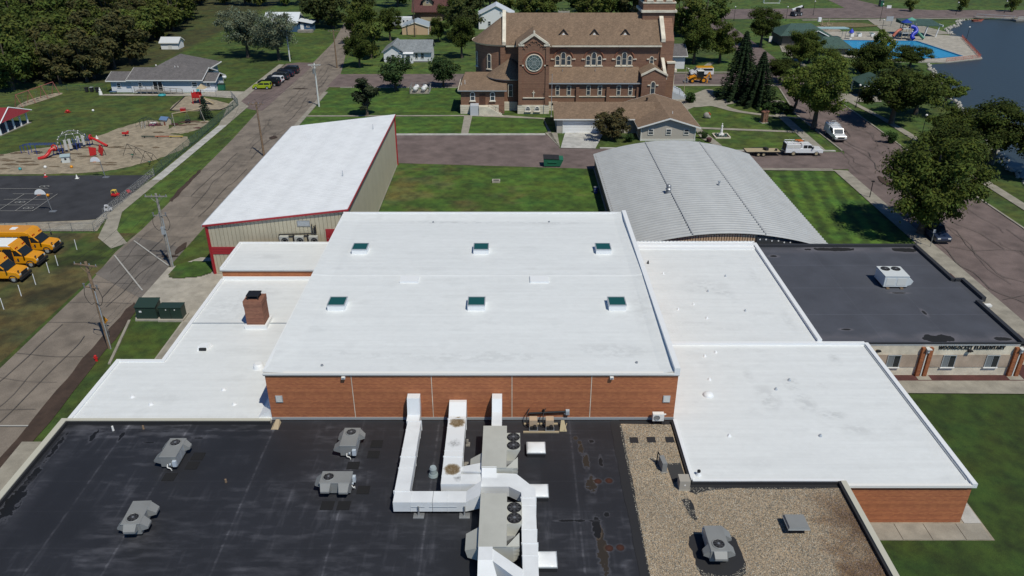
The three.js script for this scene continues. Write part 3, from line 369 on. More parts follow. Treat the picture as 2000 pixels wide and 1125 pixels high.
// --- south wing under the camera: black membrane and gravel
const south = thing('school_south_wing', 'low front wing with black membrane roof and gravel roof', 'building', [-6, 0, -34]);
{ const P = [[-34.4, -47.8], [-18.5, -47.8], [-18.5, -48.18], [12.4, -48.18], [12.4, -41.3], [22.9, -41.3], [22.9, -12], [-34.4, -12]];
  wp(south, 'wall', slabGeo(P, 0, 3.2), M.brick); wp(south, 'roof_deck', slabGeo(P, 3.21, 3.26), M.black);
  const X0 = -34.2, X1 = 8, Z0 = -48.15, Z1 = -20;
  const memT = tex(2048, 1366, (u, v) => {
    const x = X0 + u * (X1 - X0), z = Z0 + v * (Z1 - Z0); const n = fbm(x * .3 + 20, z * .3 + 90, 4096, 5, 61), st = fbm(x * .8 + 20, z * 2.6 + 90, 4096, 5, 65), st2 = fbm(x * 3.2 + 20, z * .55 + 90, 4096, 4, 67), f = rnd() - .5;
    let k = 41 * (1 + (n - .5) * .3 + f * .14); let d = clamp((st - .5) * 3.2) * clamp((n - .36) * 3.4) * 22 + clamp((st2 - .55) * 3) * clamp((n - .4) * 3.5) * 20; let br = 0;
    for (const s of [-29.3, -24.6, -18.1, -11.4, -5.6, 4.4]) { const q = Math.abs(x - s + (st - .5) * .12); if (q < .07) d += 34 * clamp(st * 1.6 - .3); else if (q < .5) d += 9 * (1 - q / .5) * st; } for (const s of [-46.9, -44.6, -41.3, -38.4, -35.2]) { const q = Math.abs(z - s); if (q < .035) d += 13 * st2; }
    if (z < -45.6 && x < -18) d += clamp((st - .4) * 4) * 24 * clamp((-45.4 - z) / 1.2); if (x < -31.8) d += clamp(1 - Math.abs(x + 32.6) / .9) * 22 * st; if (x > -8 && x < 2 && z < -39) d += 10 * st;
    for (const [bx, bz, rx, rz, w] of [[5.05, -44.7, .16, .5, 1], [5.3, -43.4, .2, .8, 1], [5.42, -41, .32, .75, 1], [6.35, -43.4, .14, .55, 0], [4.75, -46, .14, .2, 1], [5, -45.5, .14, .2, 1], [-33.5, -44.9, .2, 1.6, 0], [-33.55, -41.6, .25, 1.4, 0], [-33.4, -39, .5, 1.7, 0], [-31.4, -46.2, .2, .7, 0], [-29.3, -46.4, .15, .6, 0], [5.6, -35, .3, 2, 1], [5.4, -37, .25, .8, 0], [4.2, -37.55, 1.2, .1, 0], [5.9, -45.6, .2, .2, 0], [6.2, -38.1, .15, .2, 0], [-27, -45.5, .4, .07, 0], [-23.4, -46, .3, .08, 0]]) { const q = ((x - bx) / rx) ** 2 + ((z - bz) / rz) ** 2 + (st2 - .5) * 1.6 + (fbm(x * 4 + 3, z * 4 + 90, 4096, 3, 69) - .5) * 2.4; if (q < 1) { d = 0; br = w ? 1 : .25; k = w ? 44 : 20; } else if (q < 2.4) d = Math.max(d, (2.4 - q) * 24); }
    for (const [bx, bz] of [[5.95, -41.3], [6.72, -41.35], [6.05, -35.2], [6.75, -35.25]]) { const q = Math.hypot(x - bx, z - bz); if (q < .26) { br = 2; k = 62 * (1 - q * 1.2); d = 0; } else if (q < .42) d += 20 * (1 - (q - .26) / .16); }
    for (const [bx, bz, rx, rz] of [[5.3, -39.6, .5, .6], [6.3, -36.6, .5, .5], [7, -33.8, .5, 1], [1.6, -41.6, .3, .25], [-14, -33, 5, 2], [-24, -36, 4, 3.5], [-12, -42, 3, 1.6]]) { const q = ((x - bx) / rx) ** 2 + ((z - bz) / rz) ** 2; if (q < 1) d += (1 - q) * 34 * clamp((st - .35) * 2.5); }
    k += d; return br === 2 ? [k * 1.25, k * .72, k * .5] : br === 1 ? [k * 1.15, k * .98, k * .8] : [k * .97 + d * .05, k, k * 1.12 - d * .1];
  });
  const mm = ownUV(new THREE.MeshStandardMaterial({ color: C(.95, .95, .95), map: memT, roughness: .62, side: THREE.DoubleSide })); mm.userData.fit = roofSheet(X0, X1, Z0, Z1);
  wroof(south, 'membrane_roof', sheetGeo([[-34.2, -47.7], [-18.5, -47.7], [-18.5, -48.16], [7.7, -48.16], [8, -20], [-34.2, -20]], 3.3), mm);
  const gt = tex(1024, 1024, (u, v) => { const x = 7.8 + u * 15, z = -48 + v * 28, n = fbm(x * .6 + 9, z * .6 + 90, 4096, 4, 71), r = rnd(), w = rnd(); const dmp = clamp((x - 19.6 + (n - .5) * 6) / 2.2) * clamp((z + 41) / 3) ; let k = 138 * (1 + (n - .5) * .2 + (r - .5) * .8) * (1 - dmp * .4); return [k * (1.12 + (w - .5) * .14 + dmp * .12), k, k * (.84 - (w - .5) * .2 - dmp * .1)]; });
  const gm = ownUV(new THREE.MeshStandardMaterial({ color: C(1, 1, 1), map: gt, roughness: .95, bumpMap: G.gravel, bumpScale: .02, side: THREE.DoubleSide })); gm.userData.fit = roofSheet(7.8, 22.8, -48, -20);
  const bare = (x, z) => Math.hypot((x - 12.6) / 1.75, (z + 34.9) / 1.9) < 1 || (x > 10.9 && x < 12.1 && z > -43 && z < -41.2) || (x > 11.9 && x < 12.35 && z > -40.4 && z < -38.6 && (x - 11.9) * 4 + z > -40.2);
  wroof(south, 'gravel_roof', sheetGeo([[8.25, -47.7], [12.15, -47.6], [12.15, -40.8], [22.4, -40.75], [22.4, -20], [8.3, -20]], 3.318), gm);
  wp(south, 'membrane_border', sheetGeo(smooth([[7.6, -48], [8.3, -48], [8.35, -40], [8.25, -33], [8.4, -20], [7.5, -20], [7.65, -34], [7.55, -41]], 10, 3, .08), 3.325), M.black);
  wp(south, 'bare_patch', sheetGeo(smooth([[11.3, -36.2], [13.9, -36.3], [14.2, -34], [13.8, -33], [11.4, -33], [11.2, -34.5]], 8, 4, .12), 3.329), M.black); wp(south, 'bare_patch', sheetGeo([[11, -43.1], [12.05, -43.2], [12.1, -41.2], [11.1, -41.2]], 3.329), mat([.04, .04, .04], .8)); wp(south, 'bare_patch', sheetGeo(smooth([[11.4, -39.4], [12, -39.4], [12.05, -37.6], [11.7, -37.8]], 8, 9, .1), 3.329), M.black); wp(south, 'bare_patch', sheetGeo(smooth([[12.3, -41], [22.4, -41], [22.4, -40.6], [18, -40.45], [15, -40.55], [13, -40.2], [12.4, -40]], 8, 9, .06), 3.331), M.black);
  for (const [x, z] of [[9.07, -45.7], [10.36, -45.75], [11.75, -45.75]]) wp(south, 'walkway_pad', cbox(.62, .05, .62, x, 3.34, z), M.black);
  // stones lying on the roof
  const r = mulberry(5), ms = [], st = new THREE.IcosahedronGeometry(.5, 0), cols = [], e = new THREE.Euler(), q = new THREE.Quaternion();
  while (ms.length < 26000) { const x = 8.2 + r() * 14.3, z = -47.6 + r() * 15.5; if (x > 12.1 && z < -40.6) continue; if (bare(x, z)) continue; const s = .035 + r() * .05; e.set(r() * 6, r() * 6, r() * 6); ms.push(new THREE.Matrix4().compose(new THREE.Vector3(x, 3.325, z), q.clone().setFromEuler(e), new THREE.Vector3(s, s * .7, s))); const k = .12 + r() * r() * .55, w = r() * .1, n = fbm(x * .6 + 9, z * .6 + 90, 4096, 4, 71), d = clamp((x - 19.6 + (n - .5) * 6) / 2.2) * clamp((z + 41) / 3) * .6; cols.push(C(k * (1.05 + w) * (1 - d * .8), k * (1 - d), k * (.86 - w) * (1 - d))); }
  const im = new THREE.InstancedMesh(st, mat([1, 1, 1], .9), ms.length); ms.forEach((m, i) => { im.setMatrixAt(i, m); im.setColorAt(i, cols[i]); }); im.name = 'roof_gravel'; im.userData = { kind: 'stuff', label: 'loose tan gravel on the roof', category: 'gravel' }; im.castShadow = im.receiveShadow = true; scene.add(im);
  const cream = mat([.52, .5, .41], .6);
  wp(south, 'coping', box(-34.6, -34.15, 3.1, 3.62, -48, -12), cream); wp(south, 'coping', box(-34.15, -18.5, 3.1, 3.618, -48, -47.72), cream); wp(south, 'coping', box(22.62, 23, 3.1, 3.62, -41, -12), cream); wp(south, 'parapet_lining', box(-34.15, -34, 3.26, 3.56, -47.72, -12), M.black); wp(south, 'parapet_lining', box(-34, -18.5, 3.26, 3.56, -47.72, -47.6), M.black); wp(south, 'parapet_lining', box(22.45, 22.62, 3.26, 3.56, -41, -12), M.black); wp(south, 'parapet_lining', box(12.36, 22.45, 3.26, 3.5, -41.04, -40.9), M.black); wp(south, 'parapet_lining', box(12.2, 12.36, 3.26, 3.5, -47.9, -41.04), M.black);
  wp(south, 'scupper_ramp', hexa([[-18.3, 3.3, -47], [-17.75, 3.3, -47], [-17.75, 3.3, -47.9], [-18.3, 3.3, -47.9]], [[-18.2, 3.32, -47], [-17.85, 3.32, -47], [-17.85, 3.6, -47.9], [-18.1, 3.6, -47.9]]), M.palewood);
}

// ---------- metal hall ----------
{ const h = thing('metal_hall', 'tan metal hall with single slope white roof and red trim', 'building', [-26.3, 0, -99.6]); const X0 = -34.3, X1 = -18.4, Z0 = -119.2, Z1 = -80, top = x => 6.2 + (x - X0) / (X1 - X0) * 1.85;
  wp(h, 'frame_core', hexa([[X0 + .06, 0, Z1 - .08], [X1 - .06, 0, Z1 - .08], [X1 - .06, 0, Z0 + .08], [X0 + .06, 0, Z0 + .08]], [[X0 + .06, 6.1, Z1 - .08], [X1 - .06, 7.95, Z1 - .08], [X1 - .06, 7.95, Z0 + .08], [X0 + .06, 6.1, Z0 + .08]]), M.tanMetal);
  const n = 35, dx = (X1 - X0) / n; for (let i = 0; i < n; i++) { const a = X0 + i * dx + .02, b = X0 + (i + 1) * dx - .02; wp(h, 'wall_panel', hexa([[a, 0, Z1], [b, 0, Z1], [b, 0, Z1 - .09], [a, 0, Z1 - .09]], [[a, top(a), Z1], [b, top(b), Z1], [b, top(b), Z1 - .09], [a, top(a), Z1 - .09]]), M.tanMetal); }
  const ribs = []; for (let z = Z0 + .3; z < Z1; z += .5) ribs.push(box(X1 - .07, X1, 0, 8, z - .21, z + .21)); wp(h, 'ribbed_side_wall', ribs, M.tanMetal); const rw = []; for (let z = Z0 + .3; z < Z1; z += .5) rw.push(box(X0, X0 + .07, 0, 6.1, z - .21, z + .21)); wp(h, 'ribbed_side_wall', rw, M.tanMetal);
  const n2 = 80, rr = []; const mw = mat([.84, .855, .86], .5, { map: G.metal }); wp(h, 'roof', hexa([[X0 - .3, 6.16, Z1 + .2], [X1 + .2, 8.06, Z1 + .2], [X1 + .2, 8.06, Z0 - .2], [X0 - .3, 6.16, Z0 - .2]], [[X0 - .3, 6.26, Z1 + .2], [X1 + .2, 8.16, Z1 + .2], [X1 + .2, 8.16, Z0 - .2], [X0 - .3, 6.26, Z0 - .2]]), mw);
  for (let z = Z0; z < Z1; z += .61) rr.push(hexa([[X0 - .3, 6.26, z + .025], [X1 + .2, 8.16, z + .025], [X1 + .2, 8.16, z - .025], [X0 - .3, 6.26, z - .025]], [[X0 - .3, 6.268, z + .02], [X1 + .2, 8.168, z + .02], [X1 + .2, 8.168, z - .02], [X0 - .3, 6.268, z - .02]])); wp(h, 'roof_seams', rr, mw);
  const rake = z => hexa([[X0 - .34, 6.0, z], [X1 + .24, 7.9, z], [X1 + .24, 7.9, z - .1], [X0 - .34, 6.0, z - .1]], [[X0 - .34, 6.2, z], [X1 + .24, 8.12, z], [X1 + .24, 8.12, z - .1], [X0 - .34, 6.2, z - .1]]); wp(h, 'rake_trim', rake(Z1 + .25), M.redMetal); wp(h, 'rake_trim', rake(Z0 - .15), M.redMetal); wp(h, 'eave_trim', box(X1 + .22, X1 + .3, 7.9, 8.12, Z0 - .2, Z1 + .2), M.redMetal); wp(h, 'eave_gutter', box(X0 - .46, X0 - .32, 5.95, 6.2, Z0 - .2, Z1 + .2), M.galv);
  for (const [x, z, t] of [[X0, Z1, 6.15], [X1, Z1, 7.9], [X1, Z0, 7.9]]) wp(h, 'corner_trim', [box(x - .17, x + .17, 0, t, z - .05, z + .05), box(x - .05, x + .05, 0, t - .01, z - .17, z + .171)], M.redMetal);
  for (let k = 0; k < 3; k++) wp(h, 'red_wall_band', box(X0 + .17, -18.6, 2.55 + k * .31, 2.83 + k * .31, Z1, Z1 + .05), M.redMetal); const lo = wp(h, 'wall_louvre', [box(-24.05, -22.6, 6.62, 6.7, Z1, Z1 + .07), box(-24.05, -22.6, 6, 6.07, Z1, Z1 + .07), box(-24.05, -23.98, 6.07, 6.62, Z1, Z1 + .07), box(-22.67, -22.6, 6.07, 6.62, Z1, Z1 + .07)], M.steel); for (let k = 0; k < 5; k++) wp(lo, 'louvre_slat', box(-23.98, -22.67, 6.08 + k * .11, 6.17 + k * .11, Z1, Z1 + .05), M.galv);
  const d = wp(h, 'door', box(-20.95, -19.6, 3.5, 5.66, Z1, Z1 + .06), M.redMetal, 'red service door'); wp(d, 'handle', box(-20.8, -20.7, 4.5, 4.6, Z1 + .06, Z1 + .1), M.steel); wp(h, 'wall_lamp', box(-19, -18.7, 7.1, 7.4, Z1, Z1 + .2), M.dark);
  for (const [x, z] of [[-21, -91.5], [-20.5, -112]]) wp(h, 'vent_pipe', [cyl(.04, .08, .8, x, top(x) + .05, z, 8)], M.galv); wp(h, 'plinth', box(X0 - .03, X1 + .03, 0, .15, Z0 - .03, Z1 + .03), M.concrete);
  for (const [i, x] of [-25.6, -23.9, -22.3].entries()) { const c = thing('condenser_unit', ['pale condenser on the tan metal wall, leftmost of three', 'pale condenser on the tan metal wall, middle of three', 'pale condenser on the tan metal wall, nearest the red door'][i], 'condenser', [x, 3.7, -79.55], 0, 'condensers on the metal hall wall'); part(c, 'cabinet', cbox(1, 1.1, .42, 0, .75, 0), M.rtu); part(c, 'fan_grille', new THREE.TorusGeometry(.33, .05, 6, 20).translate(.1, .8, .22), M.dark); part(c, 'fan_blades', [0, 1, 2, 3].map(k => cbox(.5, .08, .02, .1, .8, .22).translate(-.1, -.8, 0).rotateZ(k * PI / 4).translate(.1, .8, 0)), M.dark); part(c, 'wall_bracket', [cbox(.06, .06, .6, -.35, .17, -.15), cbox(.06, .06, .6, .35, .17, -.15), cbox(1, .05, .05, 0, .12, .1)], M.steel); }
  const pr = thing('pipe_run', 'dark insulated pipes along the tan metal wall', 'pipes', [-24, 4.9, -79.9]); part(pr, 'pipe', [bar([-2.2, .15, .1], [2, .3, .1], .07), bar([-2.2, .15, .1], [-2.2, -.9, .1], .06), bar([-.6, .2, .1], [-.6, -.8, .1], .05), bar([1, .25, .1], [1, -.8, .1], .05)], M.dark); part(pr, 'riser', [bar([1.6, .3, .1], [1.6, 1.4, .1], .06), bar([1.85, .3, .1], [1.85, 1.2, .1], .06), bar([2, .3, .1], [2, 1.3, .1], .06)], M.dark);
}
// ---------- arched steel hall ----------
{ const q = thing('arched_hall', 'long hall under a silver corrugated arched steel roof', 'building', [25, 0, -99.3]); const X0 = 13, X1 = 37, Z0 = -117, Z1 = -81.5, Y = x => 2.45 + 2.1 * (1 - ((x - 25) / 12) ** 2);
  const mq = new THREE.MeshStandardMaterial({ color: C(.52, .535, .535), metalness: .12, roughness: .34, map: G.metal, side: THREE.DoubleSide });
  for (const [a, b] of [[X0 - .25, 20.8], [20.8, 29.2], [29.2, X1 + .25]]) { const na = 14, step = .12, nz = Math.round((Z1 - Z0 + .5) / step), pos = [], idx = []; for (let j = 0; j <= nz; j++) for (let i = 0; i <= na; i++) { const x = a + (b - a) * i / na, z = Z0 - .25 + j * step, w = Math.sin(j * step / .72 * 2 * PI); pos.push(x, Y(x) + .1 * Math.sign(w) * Math.pow(Math.abs(w), .6) + (a > 15 && a < 25 ? .03 : 0), z); }
    for (let j = 0; j < nz; j++) for (let i = 0; i < na; i++) { const k = j * (na + 1) + i; idx.push(k, k + na + 1, k + 1, k + 1, k + na + 1, k + na + 2); } const g = new THREE.BufferGeometry(); g.setAttribute('position', new THREE.Float32BufferAttribute(pos, 3)); g.setIndex(idx); g.computeVertexNormals(); wp(q, 'roof_strip', g, mq); }
  for (const x of [20.8, 29.2]) wp(q, 'lap_joint', box(x - .09, x + .09, Y(x) + .1, Y(x) + .145, Z0 - .2, Z1), mat([.43, .44, .44], .5));
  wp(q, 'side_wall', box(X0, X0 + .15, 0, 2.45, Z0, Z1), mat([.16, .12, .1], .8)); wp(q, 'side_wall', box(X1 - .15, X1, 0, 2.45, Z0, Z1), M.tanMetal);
  const end = (z, x0, x1, y0) => { const V = [], N = 24; for (let i = 0; i <= N; i++) { const x = x0 + (x1 - x0) * i / N; V.push([x, y0], [x, Y(x) - .1]); } const F = [], W = V.map(([x, y]) => [x, y, z]); for (let i = 0; i < N; i++) F.push([2 * i, 2 * i + 2, 2 * i + 3, 2 * i + 1]); return poly(W, F); };
  wp(q, 'end_wall', end(Z0, X0, X1, 0), M.tanMetal); wp(q, 'end_wall', end(Z1 - .25, X0, X1, 0), M.tanMetal); for (let x = 14.6; x < 28.1; x += .3) wp(q, 'end_wall_board', hexa([[x, 0, Z1 - .05], [x + .2, 0, Z1 - .05], [x + .2, 0, Z1 - .2], [x, 0, Z1 - .2]], [[x, Y(x) - .22, Z1 - .05], [x + .2, Y(x + .2) - .22, Z1 - .05], [x + .2, Y(x + .2) - .22, Z1 - .2], [x, Y(x) - .22, Z1 - .2]]), M.tanWall);
  const dp = wp(q, 'dark_end_panel', [poly([[28.2, 2, Z1 + .02], [36.6, 2, Z1 + .02], [36.6, 2.5, Z1 + .02], [34.5, Y(34.5) - .14, Z1 + .02], [32, Y(32) - .14, Z1 + .02], [28.2, Y(28.2) - .14, Z1 + .02]], [[0, 1, 2, 3, 4, 5]])], mat([.045, .05, .056], .7)); [[28.55, 3.72], [29.25, 3.72], [29.95, 3.55], [30.7, 3.55], [31.4, 3.35], [32.1, 3.36]].forEach(([x, y]) => wp(dp, 'fixing_plate', new THREE.CylinderGeometry(.09, .09, .03, 12).rotateX(PI / 2).translate(x, y, Z1 + .05), M.white));
  const v1 = wp(q, 'roof_ventilator', [cyl(.32, .36, .5, 20.4, Y(20.4), -95.2, 14), cyl(.2, .42, .3, 20.4, Y(20.4) + .55, -95.2, 14), ball(.34, 20.4, Y(20.4) + .9, -95.2, .9)], M.steel); wp(q, 'roof_ventilator', [cyl(.1, .12, .5, 27.5, Y(27.5), -97.4, 10), cyl(.2, .2, .1, 27.5, Y(27.5) + .5, -97.4, 10)], M.galv);
  wp(q, 'foundation', box(X0 - .1, X1 + .1, 0, .2, Z0 - .1, Z1), M.concrete);
  const tk = thing('fuel_barrel', 'blue drum in the shade beside the arched hall', 'drum', [12.2, 0, -106.5]); part(tk, 'drum', [cyl(.3, .3, .9, 0, 0, 0, 16)], M.blue); part(tk, 'rim', [cyl(.32, .32, .04, 0, .88, 0, 16), cyl(.32, .32, .04, 0, .3, 0, 16), cyl(.32, .32, .04, 0, .6, 0, 16)], M.steel); }
// ---------- windows ----------
function arch(w, h, n = 12) { const s = []; const r = w / 2; s.push([-r, 0], [r, 0]); for (let i = 0; i <= n; i++) { const a = PI * i / n; s.push([Math.cos(a) * r, h - r + Math.sin(a) * r]); } return s; }
const shp = p => new THREE.Shape(p.map(a => new THREE.Vector2(...a)));
function archWin(p, x, y, z, w, h, fm = M.limestone, ry = 0, t = .12) {
  const s = shp(arch(w, h)); s.holes.push(new THREE.Path(arch(w - 2 * t, h - 2 * t).map(([a, b]) => new THREE.Vector2(a, b + t)))); const place = g => g.rotateY(ry).translate(x, y, z);
  const f = wp(p, 'window', [place(new THREE.ExtrudeGeometry(s, { depth: .12, bevelEnabled: false })), place(cbox(w - t, .06, .1, 0, h * .5, .05))], fm); wp(f, 'pane', place(new THREE.ExtrudeGeometry(shp(arch(w - t, h - t)), { depth: .05, bevelEnabled: false }).translate(0, t / 2, 0)), M.winglass); wp(f, 'window_sill', place(cbox(w + .3, .16, .3, 0, -.06, .12)), M.limestone); return f;
}
function rectWin(p, x, y, z, w, h, fm = M.trimwhite, ry = 0, t = .09) {
  const place = g => g.rotateY(ry).translate(x, y, z); const f = wp(p, 'window', [cbox(w, t, .1, 0, t / 2, .05), cbox(w, t, .1, 0, h - t / 2, .05), cbox(t, h - 2 * t, .1, -w / 2 + t / 2, h / 2, .05), cbox(t, h - 2 * t, .1, w / 2 - t / 2, h / 2, .05), cbox(w - 2 * t, t * .7, .09, 0, h / 2, .05)].map(place), fm); wp(f, 'pane', place(cbox(w - 2 * t, h - 2 * t, .04, 0, h / 2, .03)), M.winglass); return f;
}
// gable roof: two slabs over x0..x1, z0..z1; axis of the ridge; returns pieces
function gableRoof(p, x0, x1, z0, z1, e, r, axis, m, fascia = M.trimwhite, t = .14) {
  const S = (a, b) => hexa(a, b); let g;
  if (axis === 'x') { const zm = (z0 + z1) / 2; for (const zz of [z0, z1]) { const s = zz === z1 ? 1 : -1; wp(p, 'roof_slope', S([[x0, e, zz], [x1, e, zz], [x1, r, zm], [x0, r, zm]].map(([x, y, z]) => [x, y, z]), [[x0, e + t, zz], [x1, e + t, zz], [x1, r + t, zm + .001 * s], [x0, r + t, zm + .001 * s]]), m); wp(p, 'fascia', box(x0, x1, e - .06, e + t - .01, zz - .03 * s, zz + .04 * s), fascia); } for (const x of [x0, x1]) { const s = x === x1 ? 1 : -1; wp(p, 'bargeboard', [hexa([[x, e - .1, z1], [x + .05 * s, e - .1, z1], [x + .05 * s, r - .1, zm], [x, r - .1, zm]], [[x, e + t, z1], [x + .05 * s, e + t, z1], [x + .05 * s, r + t + .02, zm], [x, r + t + .02, zm]]), hexa([[x, e - .1, z0], [x + .05 * s, e - .1, z0], [x + .05 * s, r - .1, zm], [x, r - .1, zm]], [[x, e + t, z0], [x + .05 * s, e + t, z0], [x + .05 * s, r + t + .02, zm], [x, r + t + .02, zm]])], fascia); } }
  else { const xm = (x0 + x1) / 2; for (const xx of [x0, x1]) { const s = xx === x1 ? 1 : -1; wp(p, 'roof_slope', S([[xx, e, z0], [xx, e, z1], [xm, r, z1], [xm, r, z0]], [[xx, e + t, z0], [xx, e + t, z1], [xm + .001 * s, r + t, z1], [xm + .001 * s, r + t, z0]]), m); wp(p, 'fascia', box(xx - .03, xx + .03, e - .06, e + t - .01, z0, z1), fascia); } for (const z of [z0, z1]) { const s = z === z1 ? 1 : -1; wp(p, 'bargeboard', [hexa([[x0, e - .1, z], [x0, e - .1, z + .05 * s], [xm, r - .1, z + .05 * s], [xm, r - .1, z]], [[x0, e + t, z], [x0, e + t, z + .05 * s], [xm, r + t + .02, z + .05 * s], [xm, r + t + .02, z]]), hexa([[x1, e - .1, z], [x1, e - .1, z + .05 * s], [xm, r - .1, z + .05 * s], [xm, r - .1, z]], [[x1, e + t, z], [x1, e + t, z + .05 * s], [xm, r + t + .02, z + .05 * s], [xm, r + t + .02, z]])], fascia); } }
}
const gabWall = (x0, x1, z0, z1, e, r, axis) => axis === 'x' ? poly([[x0, 0, z0], [x0, 0, z1], [x0, e, z1], [x0, r, (z0 + z1) / 2], [x0, e, z0], [x1, 0, z0], [x1, 0, z1], [x1, e, z1], [x1, r, (z0 + z1) / 2], [x1, e, z0]], [[0, 1, 2, 3, 4], [9, 8, 7, 6, 5], [1, 6, 7, 2], [5, 0, 4, 9]]) : poly([[x0, 0, z1], [x1, 0, z1], [x1, e, z1], [(x0 + x1) / 2, r, z1], [x0, e, z1], [x0, 0, z0], [x1, 0, z0], [x1, e, z0], [(x0 + x1) / 2, r, z0], [x0, e, z0]], [[0, 1, 2, 3, 4], [9, 8, 7, 6, 5], [1, 6, 7, 2], [5, 0, 4, 9]]);
// ---------- church ----------
{ const c = thing('brick_church', 'long brown brick church with rose window, rounded apse and square tower', 'church', [10, 0, -160]); const B = M.churchbrick, L = M.limestone;
  wp(c, 'nave_wall', gabWall(-1.5, 30, -169.5, -157.5, 12, 16.7, 'x'), B);
  for (const [z, s] of [[-156.8, 1], [-170.2, -1]]) wp(c, 'nave_roof', hexa([[-1.2, 11.75, z], [29.5, 11.75, z], [29.5, 16.85, -163.5], [-1.2, 16.85, -163.5]], [[-1.2, 11.95, z], [29.5, 11.95, z], [29.5, 17.05, -163.5], [-1.2, 17.05, -163.5]]), M.shBrown); wp(c, 'nave_cornice', box(7, 29.5, 11.55, 11.85, -157.3, -156.74), L); wp(c, 'nave_cornice', box(-1.2, 1.2, 11.55, 11.85, -157.3, -156.74), L);
  const rakeC = (x, z0, y0, z1, y1, w = .7) => hexa([[x, y0 - .2, z0], [x + w, y0 - .2, z0], [x + w, y1 - .2, z1], [x, y1 - .2, z1]], [[x, y0 + .45, z0], [x + w, y0 + .45, z0], [x + w, y1 + .45, z1], [x, y1 + .45, z1]]);
  wp(c, 'gable_coping', [rakeC(-1.9, -157, 12, -163.5, 17.1), rakeC(-1.9, -170, 12, -163.5, 17.1)], L); wp(c, 'gable_coping', rakeC(29.4, -157.2, 12.6, -161.8, 16.2, .8), L); wp(c, 'facade_wall', poly([[29.4, 0, -157.2], [32, 0, -157.6], [32, 12.6, -157.6], [29.4, 12.6, -157.2], [29.4, 16.2, -162], [32, 16.2, -162], [32, 0, -162]], [[0, 1, 2, 3], [3, 2, 5, 4], [1, 6, 5, 2]]), B); wp(c, 'buttress', box(30.9, 32.4, 0, 8.4, -157.6, -156.6), B);
  wp(c, 'buttress_cap', box(30.8, 32.5, 8.4, 8.7, -157.7, -156.5), L); wp(c, 'corner_quoin', hexa([[31.9, 6.6, -160], [32.7, 6.6, -160], [32.7, 6.6, -161.5], [31.9, 6.6, -161.5]], [[31.9, 10.4, -160.6], [32.3, 10.4, -160.6], [32.3, 10.4, -161.5], [31.9, 10.4, -161.5]]), L);
  // aisle
  wp(c, 'aisle_wall', box(7.1, 25.4, 0, 5.5, -157.5, -153), B); wp(c, 'aisle_roof', hexa([[6.9, 5.35, -152.5], [25.3, 5.35, -152.5], [25.3, 7.4, -157.5], [6.9, 7.4, -157.5]], [[6.9, 5.55, -152.5], [25.3, 5.55, -152.5], [25.3, 7.62, -157.5], [6.9, 7.62, -157.5]]), M.shBrown); wp(c, 'aisle_gutter', box(6.9, 25.3, 5.28, 5.5, -152.6, -152.46), M.galv);
  for (const x of [8.97, 11.2, 15.05, 17.3, 21, 23.3]) rectWin(c, x, 2.95, -153, .85, 1.95, L, 0, .12); wp(c, 'sill_course', box(7.2, 25.3, 2.68, 2.84, -153, -152.86), L); for (const x of [12.9, 18.9, 24.8]) wp(c, 'buttress', box(x - .3, x + .3, 0, 4.6, -153, -152.6), B); for (const x of [10, 16.5, 22.5]) wp(c, 'vent_pipe', cyl(.06, .08, .5, x, 7, -156, 6), M.steel);
  // transept
  wp(c, 'transept_wall', gabWall(1.25, 7.1, -160, -150.4, 12.9, 14.9, 'z'), B); for (const s of [-1, 1]) { wp(c, 'transept_roof', hexa([[4.17, 14.7, -150.8], [4.17 + s * 3.4, 12.6, -150.8], [4.17 + s * 3.4, 12.6, -160], [4.17, 14.7, -162]], [[4.17, 14.9, -150.8], [4.17 + s * 3.4, 12.8, -150.8], [4.17 + s * 3.4, 12.8, -160], [4.17, 14.9, -162]]), M.shBrown); wp(c, 'gable_coping', hexa([[4.17, 14.8, -150.9], [4.17 + s * 2.7, 13, -150.9], [4.17 + s * 2.7, 13, -150.1], [4.17, 14.8, -150.1]], [[4.17, 15.25, -150.9], [4.17 + s * 2.7, 13.45, -150.9], [4.17 + s * 2.7, 13.45, -150.1], [4.17, 15.25, -150.1]]), L); wp(c, 'gable_kneeler', box(4.17 + s * 2.4 - .55, 4.17 + s * 2.4 + .55, 12.9, 13.2, -150.9, -150.1), L); wp(c, 'corner_pier', box(4.17 + s * 2.6 - .35, 4.17 + s * 2.6 + .35, 1.75, 12.9, -150.4, -150.2), B);
    for (let k = 0; k < 4; k++) { const x = 4.17 + s * (.35 + k * .55), y = 13.55 - k * .42; wp(c, 'corbel_arch', new THREE.TorusGeometry(.24, .09, 5, 10, PI).translate(x, y, -150.33), B); } }
  wp(c, 'gable_finial', [box(4.05, 4.3, 15.2, 15.7, -150.6, -150.4), box(3.95, 4.4, 15.4, 15.5, -150.56, -150.44)], L);
